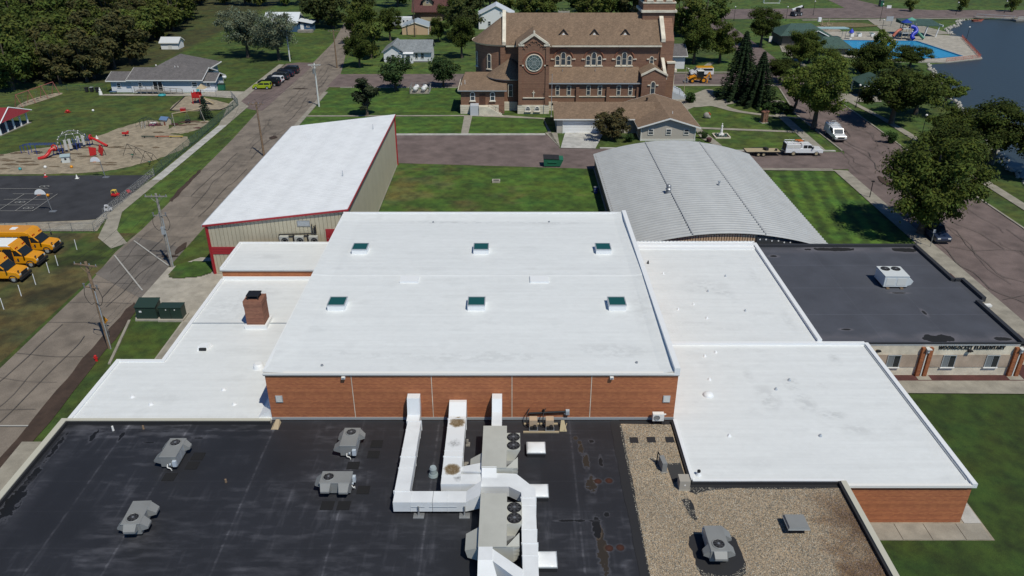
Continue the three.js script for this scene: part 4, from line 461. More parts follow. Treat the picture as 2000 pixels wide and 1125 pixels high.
  { const X = 4.19, Y = 9.75, Z = -150.36; const rw = wp(c, 'rose_window', [new THREE.TorusGeometry(1.55, .1, 8, 40).translate(X, Y, Z)], L, 'round rose window'); wp(rw, 'pane', new THREE.CylinderGeometry(1.5, 1.5, .04, 40).rotateX(PI / 2).translate(X, Y, Z), mat([.06, .1, .1], .25)); const tr = []; for (let k = 0; k < 4; k++) tr.push(cbox(3, .1, .08).rotateZ(k * PI / 4).translate(X, Y, Z + .05)); tr.push(cbox(.1, 3, .08, X - .35, Y, Z + .06), cbox(.1, 3, .08, X + .35, Y, Z + .06), cbox(3, .1, .08, X, Y - .35, Z + .06), cbox(3, .1, .08, X, Y + .35, Z + .06), new THREE.TorusGeometry(1, .06, 5, 30).translate(X, Y, Z + .05)); wp(rw, 'tracery', tr, mat([.3, .34, .32], .7)); wp(c, 'brick_ring', new THREE.TorusGeometry(2.02, .16, 6, 40).translate(X, Y, Z - .08), mat([.22, .09, .055], .9)); for (const s of [-1, 1]) wp(c, 'impost', box(X + s * 2.35 - .4, X + s * 2.35 + .4, 9.2, 9.42, -150.4, -150.2), L); }
  wp(c, 'sill_course', box(2.1, 6.3, 3.05, 3.22, -150.4, -150.2), L); wp(c, 'wall_cross', [box(4.1, 4.28, 3.22, 4.5, -150.4, -150.25), box(3.9, 4.48, 4.05, 4.2, -150.38, -150.26)], L);
  // triple windows
  for (const x of [10.2, 16.3, 22.35]) { archWin(c, x, 7.85, -157.5, 1.05, 2.6, L); archWin(c, x - 1.12, 7.85, -157.5, .95, 1.95, L); archWin(c, x + 1.12, 7.85, -157.5, .95, 1.95, L); wp(c, 'window_hood', new THREE.TorusGeometry(1.95, .15, 6, 24, PI).translate(x, 9.05, -157.46), mat([.24, .1, .06], .9)); for (const s of [-1, 1]) wp(c, 'impost', box(x + s * 2.1 - .35, x + s * 2.1 + .35, 9, 9.2, -157.5, -157.3), L); wp(c, 'sill_course', box(x - 1.8, x + 1.8, 7.66, 7.8, -157.5, -157.2), L); }
  archWin(c, 27.8, 8.15, -157.5, .85, 1.5, L); for (const s of [-1, 1]) wp(c, 'impost', box(27.8 + s * .75 - .22, 27.8 + s * .75 + .22, 9, 9.18, -157.5, -157.32), L);
  // small gabled porch block
  wp(c, 'porch_block', gabWall(25.3, 30, -157.5, -152, 7.1, 8.3, 'z'), B); for (const s of [-1, 1]) { wp(c, 'gable_coping', hexa([[27.65, 8.2, -152.3], [27.65 + s * 2.6, 6.9, -152.3], [27.65 + s * 2.6, 6.9, -151.8], [27.65, 8.2, -151.8]], [[27.65, 8.55, -152.3], [27.65 + s * 2.6, 7.25, -152.3], [27.65 + s * 2.6, 7.25, -151.8], [27.65, 8.55, -151.8]]), L); wp(c, 'porch_roof', hexa([[27.65, 8.25, -152.3], [27.65 + s * 2.5, 7, -152.3], [27.65 + s * 2.5, 7, -157.5], [27.65, 8.25, -157.5]], [[27.65, 8.4, -152.3], [27.65 + s * 2.5, 7.15, -152.3], [27.65 + s * 2.5, 7.15, -157.5], [27.65, 8.4, -157.5]]), M.shBrown); } archWin(c, 27.5, 3.35, -152, .95, 2.6, L); for (const s of [-1, 1]) wp(c, 'impost', box(27.5 + s * .8 - .25, 27.5 + s * .8 + .25, 5.1, 5.3, -152, -151.82), L);
  wp(c, 'gable_coping', rakeC(29.6, -152.4, 6.4, -157.2, 9, .6), L); wp(c, 'sill_course', box(25.3, 30.1, 2.68, 2.84, -152, -151.85), L);
  // dormers
  for (const x of [10.2, 16.3, 22.4]) { const d = wp(c, 'roof_dormer', [poly([[x - 1, 13.3, -158.9], [x + 1, 13.3, -158.9], [x, 14.5, -158.9], [x, 14.5, -160.9], [x - 1, 13.3, -160.6], [x + 1, 13.3, -160.6]], [[0, 1, 2], [0, 2, 3, 4], [1, 5, 3, 2]])], M.shBrown); wp(d, 'louvre', [poly([[x - .5, 13.35, -158.86], [x + .5, 13.35, -158.86], [x, 13.95, -158.86]], [[0, 1, 2]])], M.trimwhite); wp(d, 'dormer_trim', [bar([x - 1.05, 13.3, -158.85], [x, 14.55, -158.85], .12), bar([x + 1.05, 13.3, -158.85], [x, 14.55, -158.85], .12)], M.dark); }
  // tower
  wp(c, 'tower', box(26.1, 32.5, 0, 19, -168.5, -162), B); wp(c, 'tower_belfry', box(26.3, 32.3, 19, 27, -168.3, -162.2), B); wp(c, 'tower_cornice', box(25.75, 32.85, 17.3, 17.75, -168.85, -161.65), L); wp(c, 'tower_cornice', box(26, 32.6, 19, 19.25, -168.6, -161.9), L); for (const x of [27.4, 29.3, 31.2]) archWin(c, x, 19.5, -162.2, 1.1, 4, L); wp(c, 'tower_roof', new THREE.ConeGeometry(5, 5, 4).rotateY(PI / 4).translate(29.3, 29.5, -165.3), M.shBrown);
  // apse
  wp(c, 'apse_wall', new THREE.CylinderGeometry(6, 6, 11.8, 28, 1, false, PI, PI).translate(-1.5, 5.9, -163.5), B); wp(c, 'apse_roof', new THREE.CylinderGeometry(.01, 6.6, 4.9, 32, 1, false, PI, PI).translate(-1.5, 14.25, -163.5), M.shBrown); wp(c, 'apse_cornice', new THREE.CylinderGeometry(6.66, 6.4, .3, 32, 1, true, PI, PI).translate(-1.5, 11.75, -163.5), L);
  for (const a of [-.28, -.95]) { const x = -1.5 + Math.sin(a - .25) * 6.02, z = -163.5 + Math.cos(a - .25) * 6.02; archWin(c, x, 7, z, .95, 3, L, a - .25); } wp(c, 'apse_buttress', box(-2.3, -1.3, 0, 11.4, -157.9, -157.1), B);
  // sacristy with hipped roof, ambulatory roof
  wp(c, 'sacristy_wall', box(-9.95, -1.5, 0, 4.75, -158.5, -150.4), B); wp(c, 'sacristy_roof', poly([[-10.4, 4.7, -149.8], [-1, 4.7, -149.8], [-1, 6.5, -158], [-9.4, 6.5, -158], [-10.4, 4.7, -159.5], [-10.4, 4.55, -149.8], [-1, 4.55, -149.8]], [[0, 1, 2, 3], [0, 3, 4], [5, 6, 1, 0]]), M.shBrown); wp(c, 'sacristy_gutter', box(-10.42, -1, 4.5, 4.68, -149.88, -149.76), M.galv); wp(c, 'sacristy_ridge', box(-10.5, -10.36, 4.5, 4.75, -159.5, -149.8), L);
  wp(c, 'ambulatory_wall', new THREE.CylinderGeometry(4.2, 4.2, 6, 24, 1, false, -PI / 2, PI).translate(-.4, 3, -157.3), B); wp(c, 'ambulatory_roof', new THREE.CylinderGeometry(.4, 4.8, 3, 24, 1, false, -PI / 2, PI).translate(-.4, 7.6, -157.3), M.shBrown); wp(c, 'ambulatory_gutter', new THREE.CylinderGeometry(4.86, 4.8, .16, 24, 1, true, -PI / 2, PI).translate(-.4, 6.05, -157.3), M.galv); rectWin(c, -.3, 2.7, -153.05, .95, 2.4, L, 0, .12);
  archWin(c, -7.66, 2.55, -150.4, .95, 1.75, M.trimwhite); archWin(c, -3.78, 2.55, -150.4, .95, 1.75, M.trimwhite); const dr = wp(c, 'door', [box(-6.3, -5.75, 1.75, 3.9, -150.4, -150.3), box(-5.72, -5.17, 1.75, 3.9, -150.4, -150.3)], mat([.09, .04, .025], .6), 'brown double door'); wp(dr, 'handle', box(-5.82, -5.78, 2.7, 2.9, -150.3, -150.24), M.chrome); wp(c, 'vent_pipe', [cyl(.05, .06, .9, -9.2, 5.2, -152.5, 6), cyl(.05, .06, .8, -9.9, 4.9, -152, 6)], M.trimwhite);
  // stone base courses
  for (let k = 0; k < 4; k++) { const y0 = k * .44, y1 = y0 + .41, o = .12 + (k % 2) * .02; wp(c, 'stone_course', box(1.1, 7.25, y0, y1, -150.4, -150.4 + o), L); wp(c, 'stone_course', box(-10.1, -2.6, y0, y1, -150.4, -150.4 + o), L); wp(c, 'stone_course', box(-1.6, 1.05, y0, y1, -152.98, -152.9 + o), L); wp(c, 'stone_course', box(7.3, 9, y0, y1, -152.98, -152.9 + o), L); }
  for (const x of [3.1, 4.9]) { const w = archWin(c, x, .55, -150.24, 1, .95, M.trimwhite); }
  // side steps
  const st = wp(c, 'entrance_landing', box(-6.4, -4.6, 0, 1.7, -150.25, -148.9), L); for (let k = 0; k < 9; k++) wp(st, 'step', box(-4.6 + k * .3, -4.3 + k * .3, 0, 1.53 - k * .17, -150.24, -148.95), M.concrete); wp(st, 'stair_wall', hexa([[-6.4, 0, -148.7], [-1.6, 0, -148.7], [-1.6, 0, -148.9], [-6.4, 0, -148.9]], [[-6.4, 1.75, -148.7], [-4.6, 1.75, -148.7], [-4.6, 1.75, -148.9], [-6.4, 1.75, -148.9]]), L); wp(st, 'handrail', [bar([-4.6, 2.5, -148.8], [-1.9, 1, -148.8], .03), bar([-4.6, 1.7, -148.8], [-4.6, 2.5, -148.8], .03), bar([-1.9, .1, -148.8], [-1.9, 1, -148.8], .03), bar([-3.2, .9, -148.8], [-3.2, 1.72, -148.8], .025)], M.dark); wp(c, 'cellar_hood', hexa([[-8.1, 0, -148.8], [-6.5, 0, -148.8], [-6.5, 0, -150.3], [-8.1, 0, -150.3]], [[-8.1, 1.9, -149], [-6.5, 1.9, -149], [-6.5, 2.1, -150.3], [-8.1, 2.1, -150.3]]), mat([.45, .47, .5], .6), 'grey cellar stair hood');
  // front steps on the east side
  for (let k = 0; k < 8; k++) wp(c, 'front_step', box(32.5 + k * .55, 33.05 + k * .55, 0, 2 - k * .25, -171 + k * .05, -161.5), mat([.42, .46, .5], .8)); wp(c, 'front_column', cyl(.28, .34, 4, 33, 2, -160.6, 14), L); wp(c, 'front_entablature', box(32.2, 33.6, 6, 6.5, -161.1, -160.1), L); wp(c, 'front_rail', [bar([33, 3, -161.6], [36.9, 1.1, -161.6], .04), bar([36.9, 0, -161.6], [36.9, 1.1, -161.6], .04), bar([34.9, .8, -161.6], [34.9, 2, -161.6], .035)], M.dark);
}
// ---------- rectory with garage ----------
{ const h = thing('rectory_house', 'grey sided house with brown shingle roof and double garage', 'house', [20, 0, -139]);
  wp(h, 'garage_wall', box(8.1, 24, 0, 2.75, -145, -137), M.greySiding); wp(h, 'garage_roof', hexa([[7.5, 2.65, -136.4], [26, 2.65, -136.4], [26, 4.45, -141.4], [7.5, 4.45, -141.4]], [[7.5, 2.8, -136.4], [26, 2.8, -136.4], [26, 4.6, -141.4], [7.5, 4.6, -141.4]]), M.shBrown); wp(h, 'garage_roof', hexa([[7.5, 2.65, -146.4], [26, 2.65, -146.4], [26, 4.45, -141.4], [7.5, 4.45, -141.4]], [[7.5, 2.8, -146.4], [26, 2.8, -146.4], [26, 4.599, -141.4], [7.5, 4.599, -141.4]]), M.shBrown); wp(h, 'gutter', box(7.5, 22, 2.55, 2.76, -136.5, -136.36), M.trimwhite);
  const gd = wp(h, 'garage_door', [box(9.2, 15.3, 0, .1, -137, -136.98)], M.trimwhite, 'wide white garage door'); for (let k = 0; k < 4; k++) wp(gd, 'door_panel', box(9.3, 15.2, .08 + k * .54, .59 + k * .54, -137, -136.92), M.white); wp(h, 'door_frame', [box(9.1, 9.3, 0, 2.3, -137, -136.9), box(15.2, 15.4, 0, 2.3, -137, -136.9), box(9.1, 15.4, 2.3, 2.45, -137, -136.898)], M.trimwhite);
  wp(h, 'wall', gabWall(22.5, 32.1, -149, -132.3, 2.45, 3.95, 'z'), M.greySiding); gableRoof(h, 21.8, 32.8, -149.6, -131.7, 2.4, 4.05, 'z', M.shBrown); wp(h, 'plinth', box(22.45, 32.15, 0, .35, -149, -132.26), M.offwhite);
  for (const x of [24.25, 27.35, 30.45]) rectWin(h, x, 1.1, -132.3, .95, 1.05); wp(h, 'chimney_pipe', [cyl(.16, .16, .7, 25.5, 3.4, -146, 10), cyl(.24, .24, .12, 25.5, 4.1, -146, 10)], M.dark); wp(h, 'vent_pipe', cyl(.06, .06, .6, 28.5, 3.7, -136, 8), M.trimwhite); wp(h, 'downspout', [box(31.95, 32.08, 0, 2.4, -132.3, -132.2), box(22.5, 22.62, 0, 2.4, -132.3, -132.2)], M.trimwhite); wp(h, 'roof_vent', box(27.2, 27.6, 3.85, 4.05, -143, -142.6), M.dark); }
// ---------- day care house ----------
{ const h = thing('daycare_house', 'long white and blue grey house with grey hipped roofs and ramp', 'house', [-76, 0, -172]);
  const wb = (x0, x1, z0, z1, e) => { wp(h, 'lower_wall', box(x0, x1, 0, 1.35, z0, z1), M.whiteSiding); wp(h, 'upper_wall', box(x0 + .03, x1 - .03, 1.35, e, z0 + .03, z1 - .03), M.tealSiding, 'blue grey siding'); };
  wb(-86.5, -82, -174, -168, 2.5); wb(-82, -66.8, -176, -167.7, 2.75); wb(-66.8, -64.3, -174, -168.4, 2.3); wb(-80, -69.5, -186, -176, 2.75);
  gableRoof(h, -87.2, -80, -174.6, -167.4, 2.45, 3.7, 'x', M.shGrey); gableRoof(h, -82.6, -66.3, -177, -167.1, 2.7, 4.35, 'x', M.shGrey); gableRoof(h, -67.6, -63.8, -174.6, -167.9, 2.2, 3.4, 'x', M.shGrey);
  wp(h, 'hip_roof', poly([[-82, 2.75, -187], [-68.8, 2.75, -187], [-68.8, 2.75, -172], [-82, 2.75, -172], [-75.6, 5.7, -181], [-75.6, 5.7, -178]], [[0, 4, 1], [3, 2, 5], [0, 3, 5, 4], [2, 1, 4, 5]]), M.shGrey); wp(h, 'hip_gutter', [box(-82.05, -68.75, 2.62, 2.8, -187.1, -186.95), box(-68.85, -68.7, 2.62, 2.8, -187, -176.5)], M.trimwhite);
  rectWin(h, -84.8, .95, -168, .9, 1.1); rectWin(h, -80, 1.2, -167.7, .8, 1); rectWin(h, -68.3, 1.2, -167.7, 1.2, 1.1); rectWin(h, -65.6, 1, -168.4, .8, 1); const d = wp(h, 'patio_door', [box(-77.2, -75.2, .2, 2.3, -167.7, -167.6)], M.dark, 'dark glazed door'); wp(d, 'door_stile', [box(-77.25, -77.15, .2, 2.3, -167.6, -167.55), box(-76.25, -76.15, .2, 2.3, -167.6, -167.55), box(-75.25, -75.15, .2, 2.3, -167.6, -167.55)], M.trimwhite); rectWin(h, -64.3, 1, -171, .8, 1, M.trimwhite, PI / 2); wp(h, 'turbine_vent', [ball(.18, -79.5, 4.1, -176, 1, 8)], M.trimwhite); wp(h, 'vent_pipe', [cyl(.08, .08, .4, -74.5, 4, -174, 8), cyl(.08, .08, .4, -73.8, 4, -174, 8)], M.trimwhite);
  const r = thing('access_ramp', 'grey wooden access ramp with railings in front of the white house', 'ramp', [-76.5, 0, -166.6]); part(r, 'deck', [hexa([[-4.2, .55, .6], [0, .55, .6], [0, .55, -1], [-4.2, .55, -1]], [[-4.2, .7, .6], [0, .7, .6], [0, .7, -1], [-4.2, .7, -1]]), hexa([[0, .55, .6], [6, .05, .6], [6, .05, -.4], [0, .55, -.4]], [[0, .7, .6], [6, .2, .6], [6, .2, -.4], [0, .7, -.4]])], M.greywood); for (let k = 0; k <= 8; k++) { const x = -4.2 + k * 1.275, y = x < 0 ? .7 : .7 - x / 12; part(r, 'rail_post', cbox(.1, y + 1, .1, x, (y + 1) / 2, .6), M.greywood); } part(r, 'handrail', [bar([-4.2, 1.65, .6], [0, 1.65, .6], .06), bar([0, 1.65, .6], [6, 1.15, .6], .06), bar([-4.2, 1.2, .6], [0, 1.2, .6], .05), bar([0, 1.2, .6], [6, .7, .6], .05)], M.greywood); }
// ---------- other houses ----------
{ const s = thing('garden_shed', 'small white shed at the edge of the wood', 'shed', [-93, 0, -219]); wp(s, 'wall', gabWall(-95.6, -90.9, -221, -217, 1.7, 2.8, 'x'), M.white); gableRoof(s, -95.9, -90.6, -221.3, -216.7, 1.65, 2.85, 'x', mat([.6, .62, .63], .5), M.trimwhite); wp(s, 'door', box(-93.6, -92.6, 0, 1.6, -217, -216.94), M.offwhite);
  const b = thing('blue_house', 'dark blue house with pale metal roof beyond the silver trees', 'house', [-69, 0, -248]); wp(b, 'wall', gabWall(-75, -65.3, -253, -245, 2.7, 5, 'x'), M.bluSiding); gableRoof(b, -75.4, -64.9, -253.4, -244.6, 2.65, 5.1, 'x', mat([.66, .7, .72], .5)); wp(b, 'porch_wall', box(-65.3, -61, 0, 2.4, -250, -245.4), M.bluSiding); wp(b, 'porch_roof', hexa([[-65.2, 3.2, -244.8], [-60.6, 2.4, -244.8], [-60.6, 2.4, -250.4], [-65.2, 3.2, -250.4]], [[-65.2, 3.3, -244.8], [-60.6, 2.5, -244.8], [-60.6, 2.5, -250.4], [-65.2, 3.3, -250.4]]), mat([.66, .7, .72], .5)); wp(b, 'deck', box(-65, -60.5, 0, .7, -245.4, -243.6), M.greywood); rectWin(b, -67.4, 1, -245, .9, 1.5); rectWin(b, -74, .8, -245, 1.2, 1.6); const d = wp(b, 'door', box(-64.4, -63.4, .7, 2.3, -245.4, -245.3), M.white); rectWin(b, -62.1, 1.3, -245.4, .9, .6);
  const g = thing('grey_house', 'small pale grey house with front gable behind the round trees', 'house', [-26.5, 0, -203]); wp(g, 'wall', gabWall(-32.3, -27.3, -208, -199.5, 2.5, 4.2, 'z'), M.whiteSiding); wp(g, 'wall', gabWall(-27.3, -20.4, -207.6, -199.9, 2.6, 4.6, 'x'), M.whiteSiding); gableRoof(g, -32.7, -26.9, -208.4, -199.1, 2.45, 4.35, 'z', M.shBlue, mat([.3, .32, .34], .7)); gableRoof(g, -28.4, -20.1, -208.2, -199.3, 2.5, 4.75, 'x', M.shBlue, mat([.3, .32, .34], .7)); wp(g, 'porch', box(-27.1, -24.9, 0, 2.3, -199.9, -198.5), M.whiteSiding); wp(g, 'porch_roof', hexa([[-27.3, 2.3, -198.3], [-24.7, 2.3, -198.3], [-24.7, 2.7, -199.9], [-27.3, 2.7, -199.9]], [[-27.3, 2.38, -198.3], [-24.7, 2.38, -198.3], [-24.7, 2.78, -199.9], [-27.3, 2.78, -199.9]]), M.white); wp(g, 'door', box(-26.5, -25.6, 0, 2, -198.5, -198.44), M.winglass); rectWin(g, -24.1, .9, -199.9, .75, 1.4, M.offwhite); rectWin(g, -22.6, .9, -199.9, .85, 1.4, M.offwhite); rectWin(g, -30, .9, -199.5, .9, 1.1, M.offwhite); wp(g, 'foundation', box(-27, -20.4, 0, .3, -199.9, -199.85), mat([.2, .2, .2], .8));
  const f = thing('tan_garage', 'tan metal garage with pale blue grey roof', 'garage', [-29, 0, -244]); wp(f, 'wall', gabWall(-32.8, -24.9, -248, -240, 2.2, 3.4, 'z'), M.tanWall); gableRoof(f, -33, -24.7, -248.3, -239.8, 2.2, 3.5, 'z', mat([.36, .42, .46], .5)); wp(f, 'door', box(-29.4, -28.4, 0, 2, -240, -239.94), mat([.5, .35, .22], .7)); wp(f, 'corner_trim', box(-25.05, -24.85, 0, 2.2, -240.05, -239.9), M.trimwhite);
  const m = thing('brown_house', 'dark red brown roofed house with dormer at the top', 'house', [-27, 0, -272]); wp(m, 'wall', box(-32, -22, 0, 2.8, -277, -268), mat([.2, .13, .09], .8)); wp(m, 'roof', hexa([[-33, 2.6, -266.5], [-21, 2.6, -266.5], [-21, 8.4, -273], [-33, 8.4, -273]], [[-33, 2.8, -266.5], [-21, 2.8, -266.5], [-21, 8.6, -273], [-33, 8.6, -273]]), M.shRed); wp(m, 'roof', hexa([[-33, 2.6, -279.5], [-21, 2.6, -279.5], [-21, 8.4, -273], [-33, 8.4, -273]], [[-33, 2.8, -279.5], [-21, 2.8, -279.5], [-21, 8.599, -273], [-33, 8.599, -273]]), M.shRed); wp(m, 'dormer', gabWall(-29.3, -26.2, -273, -268.4, 5.8, 7.2, 'z'), M.palewood); rectWin(m, -27.75, 5.2, -268.4, 1, 1.3); gableRoof(m, -29.9, -25.6, -273, -267.9, 5.7, 7.3, 'z', M.shRed, M.dark); wp(m, 'porch_rail', [box(-30, -23, .6, 1.2, -266.4, -266.3), box(-30, -23, 0, .4, -268, -266.3)], M.palewood);
  const w = thing('white_house', 'tall white gabled house behind the church', 'house', [-5, 0, -254]); wp(w, 'wall', gabWall(-10.3, .4, -258, -250, 4.2, 6.8, 'z'), M.white); gableRoof(w, -10.7, .8, -258.4, -249.6, 4.1, 6.9, 'z', mat([.62, .66, .69], .5)); rectWin(w, -3.5, 4.6, -250, .5, .6, M.offwhite); rectWin(w, -7, 1, -250, .9, 1.4, M.offwhite);
  const s2 = thing('storage_trailer', 'long white trailer parked behind the tan garage', 'trailer', [-34.8, 0, -251]); part(s2, 'body', cbox(7.5, 2.6, 2.4, 0, 2.2, 0), M.white); part(s2, 'wheel', [cyl(.45, .45, .3, 0, -.15, 0, 12).rotateX(PI / 2).translate(-2, .45, 1), cyl(.45, .45, .3, 0, -.15, 0, 12).rotateX(PI / 2).translate(-1, .45, 1)], M.rubber); part(s2, 'leg', [cbox(.15, .9, .15, 3, .45, .8), cbox(.15, .9, .15, 3, .45, -.8)], M.steel); part(s2, 'window', [cbox(.5, .6, .04, 2.5, 2.4, 1.21), cbox(.5, .6, .04, 1.3, 2.4, 1.21)], M.winglass);
  const n = thing('neighbour_house', 'pale grey house right of the church tower behind trees', 'house', [38, 0, -196]); wp(n, 'wall', gabWall(33, 42, -200, -192, 3, 5, 'x'), M.whiteSiding); gableRoof(n, 32.5, 42.5, -200.6, -191.4, 3, 5.1, 'x', M.shGrey); rectWin(n, 35, 1, -192, 1, 1.2); rectWin(n, 39, 1, -192, 1, 1.2); wp(n, 'door', box(36.6, 37.5, 0, 2, -192, -191.94), M.offwhite); }
// ---------- park buildings ----------
{ const hip = (x0, x1, z0, z1, e, r, i) => poly([[x0, e, z1], [x1, e, z1], [x1, e, z0], [x0, e, z0], [x0 + i, r, (z0 + z1) / 2], [x1 - i, r, (z0 + z1) / 2]], [[0, 1, 5, 4], [2, 3, 4, 5], [3, 0, 4], [1, 2, 5]]);
  const b = thing('pool_bathhouse', 'green hip roofed pool bathhouse with white front gable', 'building', [81, 0, -227]); wp(b, 'wall', box(75, 87.5, 0, 2.8, -232, -222), mat([.14, .13, .11], .85)); wp(b, 'roof', hip(74, 88.5, -233, -221, 2.8, 5.3, 4.5), M.shGreen); wp(b, 'gable_front', poly([[80.5, 2.6, -220.6], [87.5, 2.6, -220.6], [84, 4.2, -220.6], [84, 4.2, -226]], [[0, 1, 2], [0, 2, 3], [1, 3, 2]]), M.shGreen); wp(b, 'gable_trim', [bar([80.4, 2.6, -220.5], [84, 4.25, -220.5], .12), bar([87.6, 2.6, -220.5], [84, 4.25, -220.5], .12)], M.white); wp(b, 'fascia', [box(74, 88.5, 2.65, 2.85, -221.05, -220.95), box(73.95, 74.05, 2.65, 2.85, -233, -221)], M.dark); wp(b, 'side_canopy', hexa([[86, 3, -235], [97, 3, -235], [97, 3, -231.5], [86, 3, -231.5]], [[86, 3.1, -235], [97, 3.1, -235], [97, 3.3, -231.5], [86, 3.3, -231.5]]), mat([.36, .5, .5], .5)); wp(b, 'canopy_post', [cyl(.07, .07, 3, 96.5, 0, -234.5), cyl(.07, .07, 3, 96.5, 0, -232)], M.steel);
  const c = thing('pump_house', 'small building with steep dark green roof beside the pool', 'building', [84, 0, -212]); wp(c, 'wall', box(80.5, 88, 0, 2, -215, -208.5), mat([.2, .19, .17], .85)); wp(c, 'roof', hip(79.3, 89.2, -216.2, -207.3, 1.9, 4.3, 3), M.shGreen); wp(c, 'fascia', [box(79.3, 89.2, 1.8, 1.95, -207.35, -207.25), box(79.25, 79.35, 1.8, 1.95, -216.2, -207.3)], M.dark);
  const p = thing('picnic_shelter', 'open picnic shelter with green roof on white posts by the lake', 'shelter', [120, 0, -238]); wp(p, 'roof', hexa([[114.6, 3.5, -234], [125, 3.3, -234], [125, 3.3, -241.5], [114.6, 3.5, -241.5]], [[114.6, 3.7, -234], [125, 3.5, -234], [125, 4.3, -241.5], [114.6, 4.5, -241.5]]), M.shGreen); for (const [x, z] of [[117, -234.4], [121, -234.4], [124.4, -234.4], [124.4, -241], [117, -241]]) wp(p, 'post', bar([x - .6, .3, z + .1], [x, 3.5, z], .14), M.white); wp(p, 'fascia', box(125, 125.2, 3.2, 3.7, -241.5, -234), M.white); wp(p, 'table', [box(118, 120, 1, 1.1, -238.5, -237.5), box(118.8, 119.2, .3, 1, -238.2, -237.8)], M.wood);
  const s = thing('park_pavilion', 'small open park pavilion with dark green gable roof', 'pavilion', [77, 0, -166]); wp(s, 'roof', poly([[73.5, 2.6, -162.5], [80.5, 2.6, -162.5], [80.5, 2.6, -170], [73.5, 2.6, -170], [77, 4.2, -163.5], [77, 4.2, -169]], [[0, 1, 4], [1, 2, 5, 4], [2, 3, 5], [3, 0, 4, 5]]), M.shGreen); wp(s, 'fascia', [box(73.5, 80.5, 2.45, 2.6, -162.56, -162.46), box(80.46, 80.56, 2.45, 2.6, -170, -162.5)], M.white); for (const [x, z] of [[74, -163], [80, -163], [80, -169.5], [74, -169.5]]) wp(s, 'post', box(x - .12, x + .12, 0, 2.6, z - .12, z + .12), M.white); wp(s, 'table', [box(76, 78, .7, .78, -166.5, -165.5), box(76.8, 77.2, 0, .7, -166.2, -165.8)], M.wood);
  const l = thing('playground_shelter', 'open shelter with red roof and white posts at the left edge', 'shelter', [-96, 0, -140]); const V = [[-91.8, -136], [-91.2, -143.5], [-103, -143.5], [-103, -136]]; wp(l, 'slab', slabGeo([[-91.4, -135.2], [-90.8, -144], [-103.5, -144], [-103.5, -135.2]], 0, .12), M.sidewalk); wp(l, 'roof', poly([[-90.8, 2.3, -135], [-90.4, 2.3, -144.4], [-103.5, 2.3, -144.4], [-103.5, 2.3, -135], [-91.5, 4, -139.6], [-103.5, 4, -139.6]], [[0, 4, 5, 3], [1, 2, 5, 4], [0, 1, 4]]), mat([.26, .03, .035], .6)); wp(l, 'fascia', [bar([-90.8, 2.3, -134.95], [-91.5, 4.05, -139.6], .1), bar([-90.4, 2.3, -144.4], [-91.5, 4.05, -139.6], .1)], M.white); for (let k = 0; k < 5; k++) wp(l, 'post', box(-91.6 + k * .12 - .12, -91.6 + k * .12 + .12, .12, 2.4, -135.6 - k * 1.95 - .12, -135.6 - k * 1.95 + .12), M.white); wp(l, 'rear_post', [box(-101, -100.8, .12, 2.4, -136, -135.8), box(-101, -100.8, .12, 2.4, -143.5, -143.3)], M.white); }

// ---------- trees ----------
M.leaf = new THREE.MeshPhysicalMaterial({ color: C(1, 1, 1), vertexColors: true, roughness: 1, transmission: .25, thickness: 0, specularIntensity: .15, side: THREE.DoubleSide });
function leafMesh(L) {   // L: list of [x,y,z, nx,ny,nz, size, r,g,b, aspect]
  const n = L.length, pos = new Float32Array(n * 12), col = new Float32Array(n * 12), nor = new Float32Array(n * 12), idx = new Uint32Array(n * 6), N = new THREE.Vector3(), U = new THREE.Vector3(), W = new THREE.Vector3(), q = mulberry(3);
  L.forEach(([x, y, z, a, b, c, s, r, g, bl, asp], i) => {
    N.set(a, b, c).normalize(); U.set(q() - .5, q() - .5, q() - .5).cross(N).normalize(); W.crossVectors(N, U);
    const k = [[1, 0], [0, asp], [-1, 0], [0, -asp]]; for (let j = 0; j < 4; j++) { const o = i * 12 + j * 3; pos[o] = x + (U.x * k[j][0] + W.x * k[j][1]) * s; pos[o + 1] = y + (U.y * k[j][0] + W.y * k[j][1]) * s; pos[o + 2] = z + (U.z * k[j][0] + W.z * k[j][1]) * s; col[o] = r; col[o + 1] = g; col[o + 2] = bl; nor[o] = N.x; nor[o + 1] = N.y; nor[o + 2] = N.z; }
    const v = i * 4; idx.set([v, v + 1, v + 2, v, v + 2, v + 3], i * 6);
  });
  const G2 = new THREE.BufferGeometry(); G2.setAttribute('position', new THREE.BufferAttribute(pos, 3)); G2.setAttribute('normal', new THREE.BufferAttribute(nor, 3)); G2.setAttribute('color', new THREE.BufferAttribute(col, 3)); G2.setIndex(new THREE.BufferAttribute(idx, 1)); return G2;
}
